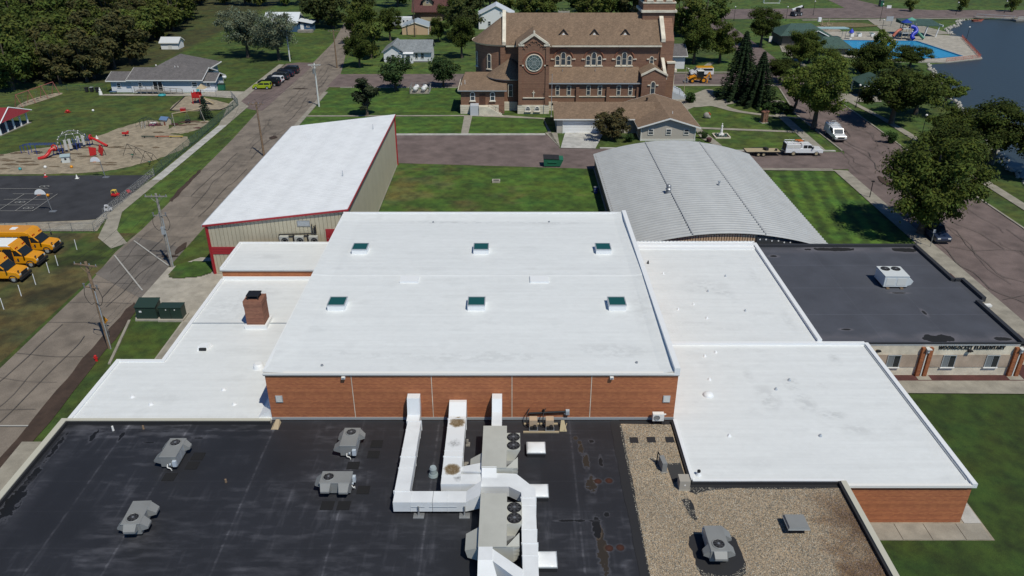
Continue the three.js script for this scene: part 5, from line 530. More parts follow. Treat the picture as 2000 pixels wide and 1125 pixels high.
function broadleaf(seed, { h, r, base, leaves, size, clumps, tint, lean = 0, open = .5, sy = 1 }) {
  const q = mulberry(seed), C0 = [], ch = (h - base) / 2, cy = base + ch, L = [], limbs = [];
  while (C0.length < clumps) { const u = q() * 2 - 1, t = q() * 2 * PI, rr = Math.pow(q(), .42), s = Math.sqrt(1 - u * u); const wob = .55 + .85 * vn(Math.cos(t) * 2 + 9, Math.sin(t) * 2 + u * 2 + 9, 999, seed & 15); const y = cy + u * ch * rr * .94, f = u < -.2 ? .8 : 1; C0.push([Math.cos(t) * s * r * rr * wob * f + lean * (y / h), y, Math.sin(t) * s * r * rr * wob * f, (.5 + q() * .6) * r * open, .75 + q() * .5]); }
  for (let i = 0; i < leaves; i++) {
    const c = C0[(q() * clumps) | 0]; const g = () => (q() + q() + q() - 1.5) * .8; const dx = g(), dy = g(), dz = g(), x = c[0] + dx * c[3], y = c[1] + dy * c[3] * .72, z = c[2] + dz * c[3]; if (y < base * .5) continue;
    const t = c[4] * (.7 + q() * .6), w = (q() - .5) * .3; L.push([x, y, z, dx + (q() - .5) * 1.3, dy + .55 + (q() - .5) * 1.1, dz + (q() - .5) * 1.3, size * (.6 + q() * .7), tint[0] * t * (1 + w), tint[1] * t, tint[2] * t * (1 - w), .55]);
  }
  const tr = h * .026 + .05; limbs.push(bar([0, -.1, 0], [lean * .3, base * .9, 0], tr * 1.35, tr, 8)); limbs.push(bar([lean * .3, base * .85, 0], [lean * .7, h * .78, 0], tr, tr * .25, 7));
  for (let k = 0; k < Math.min(clumps, 13); k++) { const c = C0[k], y0 = base * (.7 + q() * .5) + (c[1] - base) * .25; limbs.push(bar([lean * .4 * y0 / h, Math.max(.6, y0), 0], [c[0], c[1], c[2]], tr * .42, tr * .1, 5)); }
  return { crown: leafMesh(L), trunk: mergeGeometries(limbs) };
}
function conifer(seed, { h, r, leaves, size, tint }) {
  const q = mulberry(seed), L = [], wh = Math.round(h * 2.3);
  for (let i = 0; i < leaves; i++) { const lv = Math.floor(Math.pow(q(), 1.35) * wh), t = lv / wh, br = Math.floor(q() * 11), a = br / 11 * 2 * PI + lv * 1.7, R0 = r * (1 - t) * (.78 + .4 * vn(br * 1.3, lv * 1.7, 999, seed & 7)) + .12, k = Math.pow(q(), .55) * R0; const y = h * (.04 + t * .95) - k * .3 + (q() - .5) * .22; const tt = .7 + q() * .65; L.push([Math.cos(a) * k + (q() - .5) * .3 * (.3 + k * .35), y, Math.sin(a) * k + (q() - .5) * .3 * (.3 + k * .35), Math.cos(a) * .5 + (q() - .5), 1 + (q() - .5), Math.sin(a) * .5 + (q() - .5), size * (.6 + q() * .7), tint[0] * tt, tint[1] * tt, tint[2] * tt, .42]); }
  return { crown: leafMesh(L), trunk: bar([0, -.1, 0], [0, h * .95, 0], h * .02 + .04, .03, 7) };
}
const OLV = [.075, .1, .02], DRK = [.055, .075, .016], LGT = [.115, .15, .03], SIL = [.16, .185, .12], SPR = [.026, .047, .02], BRN = [.075, .066, .028], WIL = [.085, .105, .03];
const V = {
  elm: broadleaf(11, { h: 13.5, r: 6.3, base: 1.8, leaves: 26000, size: .22, clumps: 84, tint: OLV, open: .34 }),
  cotton: broadleaf(12, { h: 13, r: 5.6, base: 3.2, leaves: 17000, size: .22, clumps: 60, tint: LGT, open: .36 }),
  maple: broadleaf(13, { h: 10, r: 4.6, base: 2.4, leaves: 13000, size: .22, clumps: 52, tint: DRK, open: .38 }),
  maple2: broadleaf(14, { h: 10, r: 4.2, base: 2, leaves: 13000, size: .22, clumps: 46, tint: OLV, open: .4 }),
  silver: broadleaf(15, { h: 13, r: 6.4, base: 2.2, leaves: 15000, size: .23, clumps: 60, tint: SIL, open: .34 }),
  round: broadleaf(16, { h: 7, r: 3.5, base: 1.6, leaves: 5200, size: .27, clumps: 44, tint: [.05, .085, .03], open: .42 }),
  column: broadleaf(17, { h: 8, r: 1.9, base: .3, leaves: 5200, size: .26, clumps: 26, tint: [.045, .06, .03], open: .5 }),
  ragged: broadleaf(18, { h: 9, r: 4.4, base: 2, leaves: 3600, size: .34, clumps: 26, tint: LGT, open: .3, lean: 1.6 }),
  bush: broadleaf(19, { h: 5, r: 3.1, base: .7, leaves: 4600, size: .24, clumps: 34, tint: BRN, open: .4 }),
  shrub: broadleaf(20, { h: 2.2, r: 1.5, base: .2, leaves: 1300, size: .18, clumps: 14, tint: [.04, .075, .022], open: .5 }),
  spruce: conifer(21, { h: 14, r: 4.9, leaves: 16000, size: .26, tint: SPR }), spruceS: conifer(22, { h: 4.6, r: 1.5, leaves: 2600, size: .17, tint: [.024, .045, .028] }),
  wood1: broadleaf(31, { h: 11, r: 5, base: .6, leaves: 4200, size: .42, clumps: 30, tint: [.092, .112, .026], open: .42 }), wood2: broadleaf(32, { h: 12.5, r: 5.2, base: .7, leaves: 4200, size: .42, clumps: 28, tint: [.07, .098, .022], open: .4 }), wood3: broadleaf(33, { h: 9.5, r: 4.4, base: .4, leaves: 3800, size: .42, clumps: 26, tint: [.11, .14, .032], open: .44 }), wood4: broadleaf(34, { h: 12, r: 4.6, base: .7, leaves: 4000, size: .42, clumps: 24, tint: [.08, .078, .03], open: .42 }), bigdark: broadleaf(35, { h: 14, r: 6.4, base: 1.5, leaves: 6500, size: .45, clumps: 44, tint: [.064, .08, .026], open: .36 }),
};
function tree(v, x, z, s, label, group, name = 'tree', turn = R(0, 6.28), sx = s) {
  const t = thing(name, label, name === 'shrub' ? 'shrub' : 'tree', [x, 0, z], turn, group); t.scale.set(sx, s, sx);
  const a = new THREE.Mesh(V[v].trunk, M.bark), b = new THREE.Mesh(V[v].crown, M.leaf); a.name = name === 'shrub' ? 'stem' : 'trunk'; b.name = name === 'shrub' ? 'foliage' : 'crown'; for (const o of [a, b]) { o.castShadow = o.receiveShadow = true; t.add(o); } return t;
}
tree('elm', 52.6, -91.5, 1, 'huge spreading tree by the street, shading the mown lawn', null, 'elm_tree', .6);
tree('cotton', 55.4, -139.5, 1, 'tall pale green tree over the parked white van', null, 'cottonwood_tree', 2);
tree('ragged', 55.2, -151, 1, 'leaning thin tree at the kerb left of the tall pale tree', null, 'leaning_tree', 0);
tree('spruce', 47.6, -162.5, 1, 'tall dark spruce on the church garden corner', null, 'spruce_tree', 0, 1.12); tree('spruce', 50, -157, .78, 'shorter spruce in front of the tall one', null, 'spruce_tree', 1, .95);
tree('maple', 71.2, -143, 1.02, 'dark tree with bare trunk between street and pavilion', null, 'park_tree', 1, 1.35); tree('maple2', 79, -150, .85, 'broad tree hiding the lake behind the pavilion', null, 'park_tree', 3, 1.2); tree('maple', 78.5, -173, .95, 'dark tree between pavilion and pool', null, 'park_tree', 5, 1); tree('cotton', 66.5, -168, .72, 'yellow green tree on the verge across the pale footpath', null, 'park_tree', 4, .8); tree('maple2', 86, -186, .68, 'tree in front of the blue pool water', null, 'park_tree', 2, 1.15); tree('maple', 97, -192, .55, 'tree between pool deck and lake', null, 'park_tree', 2.4, 1); tree('ragged', 93, -200, .9, 'sparse brownish tree rising before the pool', null, 'park_tree', 1.4, .8);
tree('maple2', 70.6, -194, .88, 'small tree beside the pump house', null, 'park_tree', .3, .95); tree('maple2', 74.8, -199, .8, 'small tree against the green pump house roof', null, 'park_tree', 1.3, .8); tree('maple', 68.6, -220, 1.05, 'rounded tree left of the bathhouse', null, 'park_tree', 2.3, 1);
tree('maple2', 68.5, -119, .8, 'low bushy tree beside the lake footpath lamp', null, 'lakeside_tree', 3.3, .95); tree('maple', 77, -119.5, 1, 'dark lakeside tree at the right edge', null, 'lakeside_tree', 1.1, 1.25); tree('maple', 80, -112, 1.1, 'darkest lakeside tree nearest the right edge', null, 'lakeside_tree', 4.1, 1.2); tree('maple2', 74.6, -128, .75, 'rounded lakeside tree behind the lamp', null, 'lakeside_tree', 2.9, 1); tree('ragged', 88, -157, .62, 'small leaning shore tree with pale bare limbs', null, 'lakeside_tree', .4, .8); tree('maple', 64.5, -108, .95, 'tree across the street behind the huge spreading tree', null, 'lakeside_tree', 1.9, 1);
tree('maple2', 52.4, -199.5, 1.02, 'tree behind the loader, right of two', null, 'street_tree', 2.2, 1); tree('maple2', 45.5, -197.8, 1.12, 'tree behind the white and yellow van', null, 'street_tree', 4.2, 1.1); tree('wood2', 59, -246, .95, 'distant tree beside the far street', null, 'street_tree', 1, 1.3); tree('wood1', 50, -238, 1.1, 'distant broad tree right of the tower', null, 'street_tree', 2, 1.25); tree('wood4', 42, -250, 1, 'distant tree touching the tower top', null, 'street_tree', 3, 1.2); tree('maple', 60.5, -176.5, .55, 'small tree on the street corner behind the spruces', null, 'street_tree', 3, .8);
tree('wood3', 159, -288, .6, 'small far tree above the lake dock', null, 'street_tree', 3, .55); tree('wood3', 176, -287, .6, 'far tree at the top right corner', null, 'street_tree', 5, .55); tree('wood3', 141, -288, .45, 'far small tree beside the top street', null, 'street_tree', 1, .5);
tree('silver', -68.6, -206, 1, 'silvery green tree left of the blue house, left of the pair', null, 'silver_tree', 1); tree('silver', -59.6, -202.4, 1, 'silvery green tree before the blue house, right of the pair', null, 'silver_tree', 3.4, .92);
tree('round', -25.4, -169.8, 1.02, 'round clipped tree on the church lawn nearer the street', null, 'round_tree', 1, 1.05); tree('round', -15.2, -172.6, .93, 'round clipped tree beside the church apse', null, 'round_tree', 3, .85);
tree('column', -28.2, -149, .98, 'narrow columnar tree behind the metal hall roof', null, 'columnar_tree', 1, 1.3); tree('bush', 17.6, -133.2, 1.05, 'brownish bushy tree beside the garage drive', null, 'crab_apple_tree', 1); tree('spruceS', -58.9, -147, 1, 'small dark spruce inside the playground fence', null, 'spruce_tree', 0);
tree('maple', -37.4, -193.6, .8, 'dark bushy tree at the street corner by the pole', null, 'yard_tree', 1, .8); tree('wood3', -36.4, -205, 1.05, 'green tree left of the small grey house', null, 'yard_tree', 1, .9); tree('maple2', -38.5, -217, 1.2, 'tall yard tree behind the grey house', null, 'yard_tree', 2, 1.1); tree('wood1', -43, -226, 1, 'yard tree beside the narrow far street', null, 'yard_tree', 3, .8); tree('maple', -35, -230, .9, 'dark tree before the tan garage', null, 'yard_tree', 4, .8);
tree('bigdark', -56, -252, 1.05, 'massive dark tree closing the end of the street', null, 'yard_tree', 1); tree('bigdark', -63, -262, 1, 'massive dark tree above the blue house', null, 'yard_tree', 2); tree('bigdark', -49, -266, 1, 'dark tree behind the end of the street', null, 'yard_tree', 3, .8);
tree('bigdark', -14.2, -229, .85, 'dark tree behind the apse beside the white house', null, 'yard_tree', 4, .8); tree('maple', -13, -205, 1.02, 'dark tree between round tree and apse', null, 'yard_tree', 5, .85); tree('maple2', -17, -240, 1.05, 'tree at the white house gable', null, 'yard_tree', 2.5, 1); tree('bigdark', -14, -268, .9, 'dark tree above the white house', null, 'yard_tree', 2.8); tree('maple2', -21, -228, .7, 'thin pale stemmed tree right of the tan garage', null, 'yard_tree', 1.2, .6); tree('bigdark', -20, -282, .95, 'dark tree behind the brown roofed house', null, 'yard_tree', .8);
[[6, -268, .9, 'wood1'], [10.5, -266, .75, 'wood3'], [22.5, -272, .95, 'wood2'], [26, -264, .9, 'wood1'], [33, -272, 1, 'wood2'], [40, -268, 1, 'wood4'], [-2, -272, .8, 'wood3'], [12, -285, 1, 'wood4'], [28, -288, 1, 'wood2'], [48, -284, 1, 'wood1'], [-42, -300, 1.1, 'wood2'], [-8, -298, 1, 'wood4']].forEach(([x, z, s, v]) => tree(v, x, z, s, 'tree in the far row above the church roof', 'far trees above the church', 'backdrop_tree', R(0, 6), s * 1.15));
for (let x = -108; x < -60; x += 7.5) tree(['wood1', 'wood2', 'wood4'][(x * 7 | 0) % 3 + 0 < 0 ? 1 : 0], x + R(-2, 2), -302 + R(-5, 5), R(.9, 1.2), 'tree in the dark row closing the meadow at the top', 'far trees above the meadow', 'backdrop_tree');
// the wood in the upper left
{ const edge = z => { const P = [[-166, -112], [-172, -99], [-178, -93.5], [-198, -92.5], [-214, -97.5], [-236, -99], [-270, -106], [-300, -114], [-345, -120]]; for (let i = 0; i + 1 < P.length; i++) if (z <= P[i][0] && z >= P[i + 1][0]) return P[i][1] + (P[i + 1][1] - P[i][1]) * (z - P[i][0]) / (P[i + 1][0] - P[i][0]); return -120; };
  const WL = ['olive broad tree', 'tall green tree', 'low pale green tree', 'brownish narrow tree']; let n = 0; for (let z = -170; z > -332; z -= 7) for (let x = -96; x > -182; x -= 7.2) { const px = x + R(-2.4, 2.4), pz = z + R(-2.4, 2.4); if (px > edge(pz) - 2.6) continue; const sx = 1000 + 1510 * px / (-pz * .886 + 30 * .463); if (sx < -50) continue; n++; const s = R(.75, 1.12); const vi = (rnd() * 4) | 0; tree(['wood1', 'wood2', 'wood3', 'wood4'][vi], px, pz, s, WL[vi] + (pz > -195 ? ' at the front of the dense wood' : pz > -235 ? ' in the middle of the dense wood' : pz > -275 ? ' deep in the dense wood' : ' at the back of the dense wood, top edge'), 'trees of the dense wood', 'wood_tree', R(0, 6.28), s * R(.95, 1.2)); } console.log('wood trees', n); }
for (const [x, z, s, l] of [[36.8, -159, 1, 'shrub at the foot of the church front steps'], [52.2, -150.6, 1.1, 'dark spreading shrub under the spruces, left one'], [54, -150.2, .9, 'dark spreading shrub beside the kerb, right one'], [50.4, -151.6, .9, 'low dark shrub touching the garden path'], [34, -133.6, .6, 'leafy shrub at the grey house corner'], [20.6, -131.8, .7, 'bright green shrub left of the grey gable'], [-18.6, -196, .9, 'small round shrub on the grass beside the grey house'], [-29, -197.6, .7, 'shrub below the grey gable window'], [66, -131, .9, 'shrub on the lake verge']]) tree('shrub', x, z, s, l, null, 'shrub');

// ---------- vehicles (length along x, front towards +x) ----------
const paint = (r, g, b) => new THREE.MeshPhysicalMaterial({ color: C(r, g, b), roughness: .35, clearcoat: .8, clearcoatRoughness: .15, side: THREE.DoubleSide });
const wheelG = new THREE.CylinderGeometry(.34, .34, .24, 18).rotateX(PI / 2), rimG = new THREE.CylinderGeometry(.2, .2, .26, 12).rotateX(PI / 2);
function wheel(p, x, y, z, s = 1, rim = M.galv) { const w = shared(p, 'wheel', wheelG, M.rubber, x, y, z); w.scale.set(s, s, 1); shared(w, 'rim', rimG, rim, 0, 0, 0); return w; }
const lampW = mat([.8, .8, .75], .2), lampR = mat([.4, .01, .01], .3);
function car(name, label, cat, x, z, turn, { L = 4.5, W = 1.8, H = 1.5, hb = .95, col, suv = false, group }) {
  const t = thing(name, label, cat, [x, .03, z], turn, group), m = paint(...col), a = L / 2;
  part(t, 'body', prof([[-a, .3], [a, .3], [a, hb * .7], [a * .95, hb * .9], [a * .45, hb], [-a * .95, hb + .03], [-a, hb * .75]], W, .06), m);
  const r = suv ? -a * .86 : -a * .6; part(t, 'cabin_glass', prof([[a * .45, hb - .03], [a * .12, H - .04], [r, H - .06], [-a * (suv ? .97 : .9), hb - .03]], W * .86, .04), M.glass);
  part(t, 'roof_panel', prof([[a * .16, H - .09], [a * .08, H], [r * .98, H - .01], [r - .08, H - .1]], W * .88, .03), m);
  for (const s of [-1, 1]) { part(t, 'pillar', [slab(a * .46, hb, a * .12, H - .05, .07, .07, s * W * .41), slab(-a * .25, hb, -a * .27, H - .05, .07, .12, s * W * .43), slab(-a * (suv ? .95 : .88), hb, r, H - .05, .09, .16, s * W * .41)], m); part(t, 'headlight', cbox(.1, .14, .36, a - .03, hb * .72, s * W * .34), lampW); part(t, 'tail_light', cbox(.06, .22, .22, -a + .01, hb * .85, s * W * .38), lampR); part(t, 'mirror', cbox(.12, .12, .16, a * .34, hb + .1, s * (W * .5 + .06)), m); for (const wx of [a * .62, -a * .6]) wheel(t, wx, .34, s * (W / 2 - .11)); }
  part(t, 'bumper', [cbox(.1, .22, W * .94, a, .42, 0), cbox(.1, .22, W * .94, -a, .42, 0)], M.black); return t;
}
const cg = 'cars parked nose in beside the white house';
car('parked_car', 'lime green hatchback parked at the near end of the row', 'car', -54.9, -171.2, PI + .02, { L: 4, W: 1.7, H: 1.48, col: [.32, .42, .01], suv: true, group: cg });
car('parked_car', 'black utility vehicle parked next to the lime green hatchback', 'car', -54.2, -174.4, PI - .12, { L: 4.9, W: 1.9, H: 1.8, hb: 1.1, col: [.008, .008, .012], suv: true, group: cg }); car('parked_car', 'white hatchback between two dark cars in the row', 'car', -54, -177.2, PI - .1, { L: 4.4, W: 1.8, H: 1.5, col: [.75, .76, .78], suv: true, group: cg }); car('parked_car', 'dark car with grey tail just beyond the white hatchback', 'car', -53.8, -180.4, PI - .1, { L: 4.9, W: 1.85, H: 1.65, hb: 1, col: [.03, .035, .045], suv: true, group: cg }); car('parked_car', 'dark blue sedan second from the far end of the row', 'car', -53.5, -183.6, PI - .1, { L: 4.9, W: 1.85, H: 1.5, col: [.012, .016, .035], group: cg }); car('parked_car', 'dark van parked at the far end of the row', 'car', -53.2, -187, PI - .1, { L: 5, W: 1.9, H: 1.75, hb: 1.05, col: [.02, .022, .03], suv: true, group: cg });
car('street_car', 'dark blue car in the shade under the huge street tree', 'car', 53.9, -90.6, -PI / 2, { L: 4.8, W: 1.9, H: 1.7, hb: 1.05, col: [.02, .03, .06], suv: true });
// service pickups with racks
const whitePaint = paint(.78, .79, .8);
function pickup(label, x, z, turn, orange) {
  const t = thing('service_pickup', label, 'pickup truck', [x, .03, z], turn); 
  part(t, 'body', prof([[-3.1, .55], [3.1, .5], [3.1, .95], [2.95, 1.12], [1.6, 1.2], [1.55, 1.25], [-3.1, 1.25]], 2, .05), whitePaint); part(t, 'cab', prof([[1.65, 1.2], [1.05, 1.92], [-.55, 1.95], [-.62, 1.2]], 1.85, .06), whitePaint); part(t, 'windshield', slab(1.68, 1.26, 1.12, 1.88, 1.6, .03), M.glass);
  for (const s of [-1, 1]) { part(t, 'side_window', prof([[1.42, 1.3], [1, 1.82], [.5, 1.84], [.5, 1.3]], .03).translate(0, 0, s * .93), M.glass); part(t, 'side_window', prof([[.4, 1.3], [.4, 1.84], [-.2, 1.84], [-.2, 1.3]], .03).translate(0, 0, s * .93), M.glass); part(t, 'headlight', cbox(.06, .22, .34, 3.1, .92, s * .78), lampW); part(t, 'mirror', cbox(.15, .3, .22, 1.3, 1.42, s * 1.12), M.black); for (const wx of [2.05, -1.75]) wheel(t, wx, .42, s * .88, 1.22, M.palewood); }
  part(t, 'service_topper', prof([[-.75, 1.25], [-.75, 2], [-3.05, 2], [-3.08, 1.25]], 1.96, .05), whitePaint); for (const s of [-1, 1]) part(t, 'topper_door', [cbox(1, .55, .02, -1.35, 1.62, s * .985), cbox(1, .55, .02, -2.45, 1.62, s * .985)], M.offwhite);
  part(t, 'ladder_rack', [bar([-3, 2.25, .8], [.3, 2.25, .8], .04), bar([-3, 2.25, -.8], [.3, 2.25, -.8], .04), ...[-2.9, -1.7, -.7].flatMap(x => [bar([x, 2.25, -.8], [x, 2.25, .8], .035), bar([x, 2, .8], [x, 2.25, .8], .03), bar([x, 2, -.8], [x, 2.25, -.8], .03)])], M.galv); if (orange) part(t, 'rack_load', [cbox(1.1, .1, .3, -.8, 2.34, -.4, .1), cbox(.8, .08, .5, -.6, 2.36, .2, -.2)], M.orange, 'orange cones and boards'); part(t, 'grille', cbox(.05, .3, 1.15, 3.11, .88, 0), M.dark); part(t, 'bumper', [cbox(.16, .22, 1.95, 3.12, .6, 0), cbox(.16, .2, 1.95, -3.14, .65, 0)], M.chrome); part(t, 'tailgate', cbox(.04, 1.2, 1.6, -3.1, 1.4, 0), M.dark); return t; }
pickup('white service pickup with ladder rack on the cross street', 48.3, -124.6, 0, true); pickup('white rack truck facing the camera on the right street', 57.3, -134.2, -PI / 2 - .03, false);
{ const t = thing('flatbed_trailer', 'tan wooden flatbed trailer hitched behind the white pickup', 'trailer', [41.6, .03, -124.6]); for (let k = 0; k < 9; k++) part(t, 'deck_plank', cbox(5.6, .06, .2, 0, .72, -.92 + k * .23), M.palewood); part(t, 'side_rail', [cbox(5.7, .14, .08, 0, .66, 1.06), cbox(5.7, .14, .08, 0, .66, -1.06), cbox(.08, .14, 2.1, 2.86, .66, 0), cbox(.08, .14, 2.1, -2.86, .66, 0)], M.dark); for (const s of [-1, 1]) for (const x of [-.9, -.05]) wheel(t, x, .34, s * 1.18, 1, M.palewood); part(t, 'drawbar', [bar([2.8, .6, .6], [3.9, .55, 0], .06), bar([2.8, .6, -.6], [3.9, .55, 0], .06)], M.dark); part(t, 'fender', [cbox(1.9, .06, .3, -.48, .74, 1.2), cbox(1.9, .06, .3, -.48, .74, -1.2)], M.black); part(t, 'load', [cbox(.5, .4, .9, .6, .95, 0, .3), cbox(.3, .35, .3, 2.2, .92, .4)], M.black); }
{ const t = thing('passenger_van', 'white passenger van with a yellow roof parked on the far street', 'van', [44.5, .03, -184.6], PI), Y = paint(.74, .36, .01); part(t, 'body', prof([[-2.7, .4], [2.7, .4], [2.72, .85], [2.5, 1.1], [1.75, 1.25], [1.2, 1.85], [-2.6, 1.9], [-2.7, 1.2]], 2, .06), whitePaint); part(t, 'roof_panel', prof([[1.25, 1.86], [1, 2.05], [-2.5, 2.08], [-2.62, 1.86]], 1.9, .05), Y); part(t, 'windshield', slab(1.78, 1.29, 1.24, 1.82, 1.7, .03), M.glass); for (const s of [-1, 1]) { part(t, 'side_window', prof([[1.5, 1.3], [1.12, 1.78], [.55, 1.8], [.55, 1.3]], .03).translate(0, 0, s * 1), M.glass); part(t, 'side_window', cbox(2.7, .5, .03, -1.05, 1.54, s * 1), M.glass); part(t, 'headlight', cbox(.06, .2, .3, 2.7, .8, s * .75), lampW); for (const x of [1.75, -1.7]) wheel(t, x, .36, s * .9, 1.05); } part(t, 'bumper', cbox(.15, .25, 1.9, 2.74, .5, 0), M.black); }
{ const t = thing('backhoe_loader', 'yellow backhoe loader with dark cab on the far street', 'loader', [42.2, .03, -177.4], PI); part(t, 'chassis', [cbox(3.4, .5, .9, 0, .9, 0), prof([[.6, .9], [2, .9], [2, 1.35], [.6, 1.5]], .9)], M.yellow); part(t, 'cab', [cbox(1.3, 1.4, 1.4, -.4, 1.9, 0)], M.glass); part(t, 'cab_roof', cbox(1.5, .12, 1.55, -.4, 2.65, 0), M.offwhite); part(t, 'cab_post', [-1, 1].flatMap(s => [bar([.25, 1.2, s * .7], [.25, 2.6, s * .7], .05), bar([-1.05, 1.2, s * .7], [-1.05, 2.6, s * .7], .05)]), M.dark); for (const s of [-1, 1]) { wheel(t, -1.1, .62, s * .8, 1.85, M.yellow); wheel(t, 1.4, .48, s * .75, 1.4, M.yellow); part(t, 'lift_arm', slab(.6, 1.6, 2.5, .8, .14, .22, s * .55), M.yellow); } part(t, 'bucket', prof([[2.4, .2], [3.2, .12], [3.2, .25], [2.6, .4], [2.6, .95], [2.4, .95]], 1.9), M.steel); part(t, 'digger_boom', [slab(-1.7, .9, -2.5, 2.3, .25, .3), slab(-2.5, 2.3, -2.9, 1, .2, .25)], M.yellow); part(t, 'stabiliser', [cbox(.2, .9, .2, -1.9, .5, .9), cbox(.2, .9, .2, -1.9, .5, -.9)], M.yellow); part(t, 'bucket_small', cbox(.5, .4, .6, -2.8, .75, 0), M.dark); }
{ const t = thing('telehandler', 'dark telehandler with a white boom on the far top street', 'telehandler', [97, .04, -277], .5); part(t, 'chassis', prof([[-2, .6], [2, .6], [2.1, 1.2], [.4, 1.4], [-2, 1.5]], 1.7, .05), mat([.05, .05, .055], .6)); part(t, 'cab', cbox(1.2, 1.3, .9, .1, 2, .5), M.glass); part(t, 'cab_roof', cbox(1.3, .1, 1, .1, 2.68, .5), M.black); part(t, 'boom', slab(-1.9, 2.1, 2.6, 3, .45, .5, -.35), M.white); for (const s of [-1, 1]) for (const x of [1.3, -1.3]) wheel(t, x, .6, s * .95, 1.75); part(t, 'fork_head', cbox(.15, .8, 1, 2.7, 2.7, -.2), M.dark); }
// school buses
function bus(label, x, z, white) {
  const t = thing('school_bus', label, 'school bus', [x, .02, z], 0, 'school buses in the grass lot'), Y = paint(.78, .33, .008);
  part(t, 'body', prof([[-7.2, .55], [-1.9, .55], [-1.9, 2.75], [-7.2, 2.75]], 2.3, .05), Y); part(t, 'roof', prof([[-7.2, 2.72], [-1.75, 2.72], [-2.2, 2.95], [-7.1, 2.95]], 2.26, .1), white ? M.white : Y); part(t, 'roof_cap', prof([[-1.95, 2.15], [-1.35, 2.2], [-1.75, 2.85], [-2.1, 2.92]], 2.2, .08), Y);
  part(t, 'hood', prof([[-1.9, .5], [.62, .5], [.66, 1], [.45, 1.28], [-.5, 1.42], [-1.9, 1.5]], 1.98, .09), Y); part(t, 'cab', prof([[-.62, 1.4], [-1.35, 2.2], [-1.95, 2.2], [-1.95, 1.4]], 1.96, .05), Y); part(t, 'windshield', slab(-.6, 1.46, -1.3, 2.16, 1.76, .04), M.glass); 
  for (const s of [-1, 1]) { part(t, 'door_window', prof([[-.85, 1.5], [-1.35, 2.08], [-1.8, 2.08], [-1.8, 1.5]], .03).translate(0, 0, s * .99), M.glass); for (let k = 0; k < 6; k++) part(t, 'side_window', cbox(.68, .62, .03, -2.55 - k * .78, 2.05, s * 1.15), M.glass); part(t, 'headlight', cbox(.08, .2, .34, .62, .95, s * .74), lampW); part(t, 'mirror', [cbox(.14, .4, .1, -.5, 1.75, s * 1.28), bar([-.9, 1.7, s * .98], [-.5, 1.75, s * 1.26], .02)], M.black); part(t, 'hood_mirror', [bar([.3, 1.2, s * .8], [.62, 1.42, s * .9], .02), ball(.1, .64, 1.45, s * .9, 1, 8)], M.black); part(t, 'warning_light', [cbox(.06, .16, .16, -1.42, 2.42, s * .85), cbox(.06, .16, .16, -1.42, 2.42, s * .55)], lampR); part(t, 'rub_rail', cbox(5.2, .07, .02, -4.5, 1.55, s * 1.155), M.black); part(t, 'fender', new THREE.TorusGeometry(.46, .07, 6, 14, PI).translate(-.15, .42, s * .96), M.black); wheel(t, -.15, .4, s * .86, 1.15); wheel(t, -4.9, .4, s * .92, 1.15); }
  part(t, 'grille', cbox(.06, .42, 1.15, .68, .95, 0), M.black); part(t, 'bumper', cbox(.22, .32, 2.15, .74, .55, 0), M.black); part(t, 'roof_hatch', cbox(.7, .06, .7, -4, 2.97, 0), M.white); part(t, 'passenger_door', cbox(.9, 1.9, .03, -2.25, 1.5, 1.165), M.glass); return t;
}
bus('yellow roofed small school bus, farthest of three', -56.4, -86.4, false); bus('white roofed small school bus, middle of three', -56.3, -82.6, true); bus('white roofed small school bus, nearest of three at the left edge', -56.1, -78.7, true);
{ const t = thing('dumpster', 'green dumpster with black lids beside the back lawn', 'dumpster', [6.4, .03, -118.8]); part(t, 'bin', hexa([[-1.3, .12, .75], [1.3, .12, .75], [1.3, .12, -.75], [-1.3, .12, -.75]], [[-1.4, 1.35, .85], [1.75, 1.2, .85], [1.75, 1.35, -.85], [-1.4, 1.5, -.85]]), M.green); part(t, 'lid', [hexa([[-1.42, 1.36, .9], [.1, 1.3, .9], [.1, 1.46, -.88], [-1.42, 1.51, -.88]], [[-1.42, 1.43, .9], [.1, 1.37, .9], [.1, 1.53, -.88], [-1.42, 1.58, -.88]])], M.black); part(t, 'lid', hexa([[.14, 1.3, .9], [1.1, 1.26, .9], [1.1, 1.42, -.88], [.14, 1.46, -.88]], [[.14, 1.37, .9], [1.1, 1.33, .9], [1.1, 1.5, -.88], [.14, 1.53, -.88]]), M.black); part(t, 'skid', [cbox(.15, .12, 1.6, -1, .06, 0), cbox(.15, .12, 1.6, 1, .06, 0)], M.dark); part(t, 'lift_pocket', [cbox(1.4, .18, .1, 0, .8, .84)], M.green); }

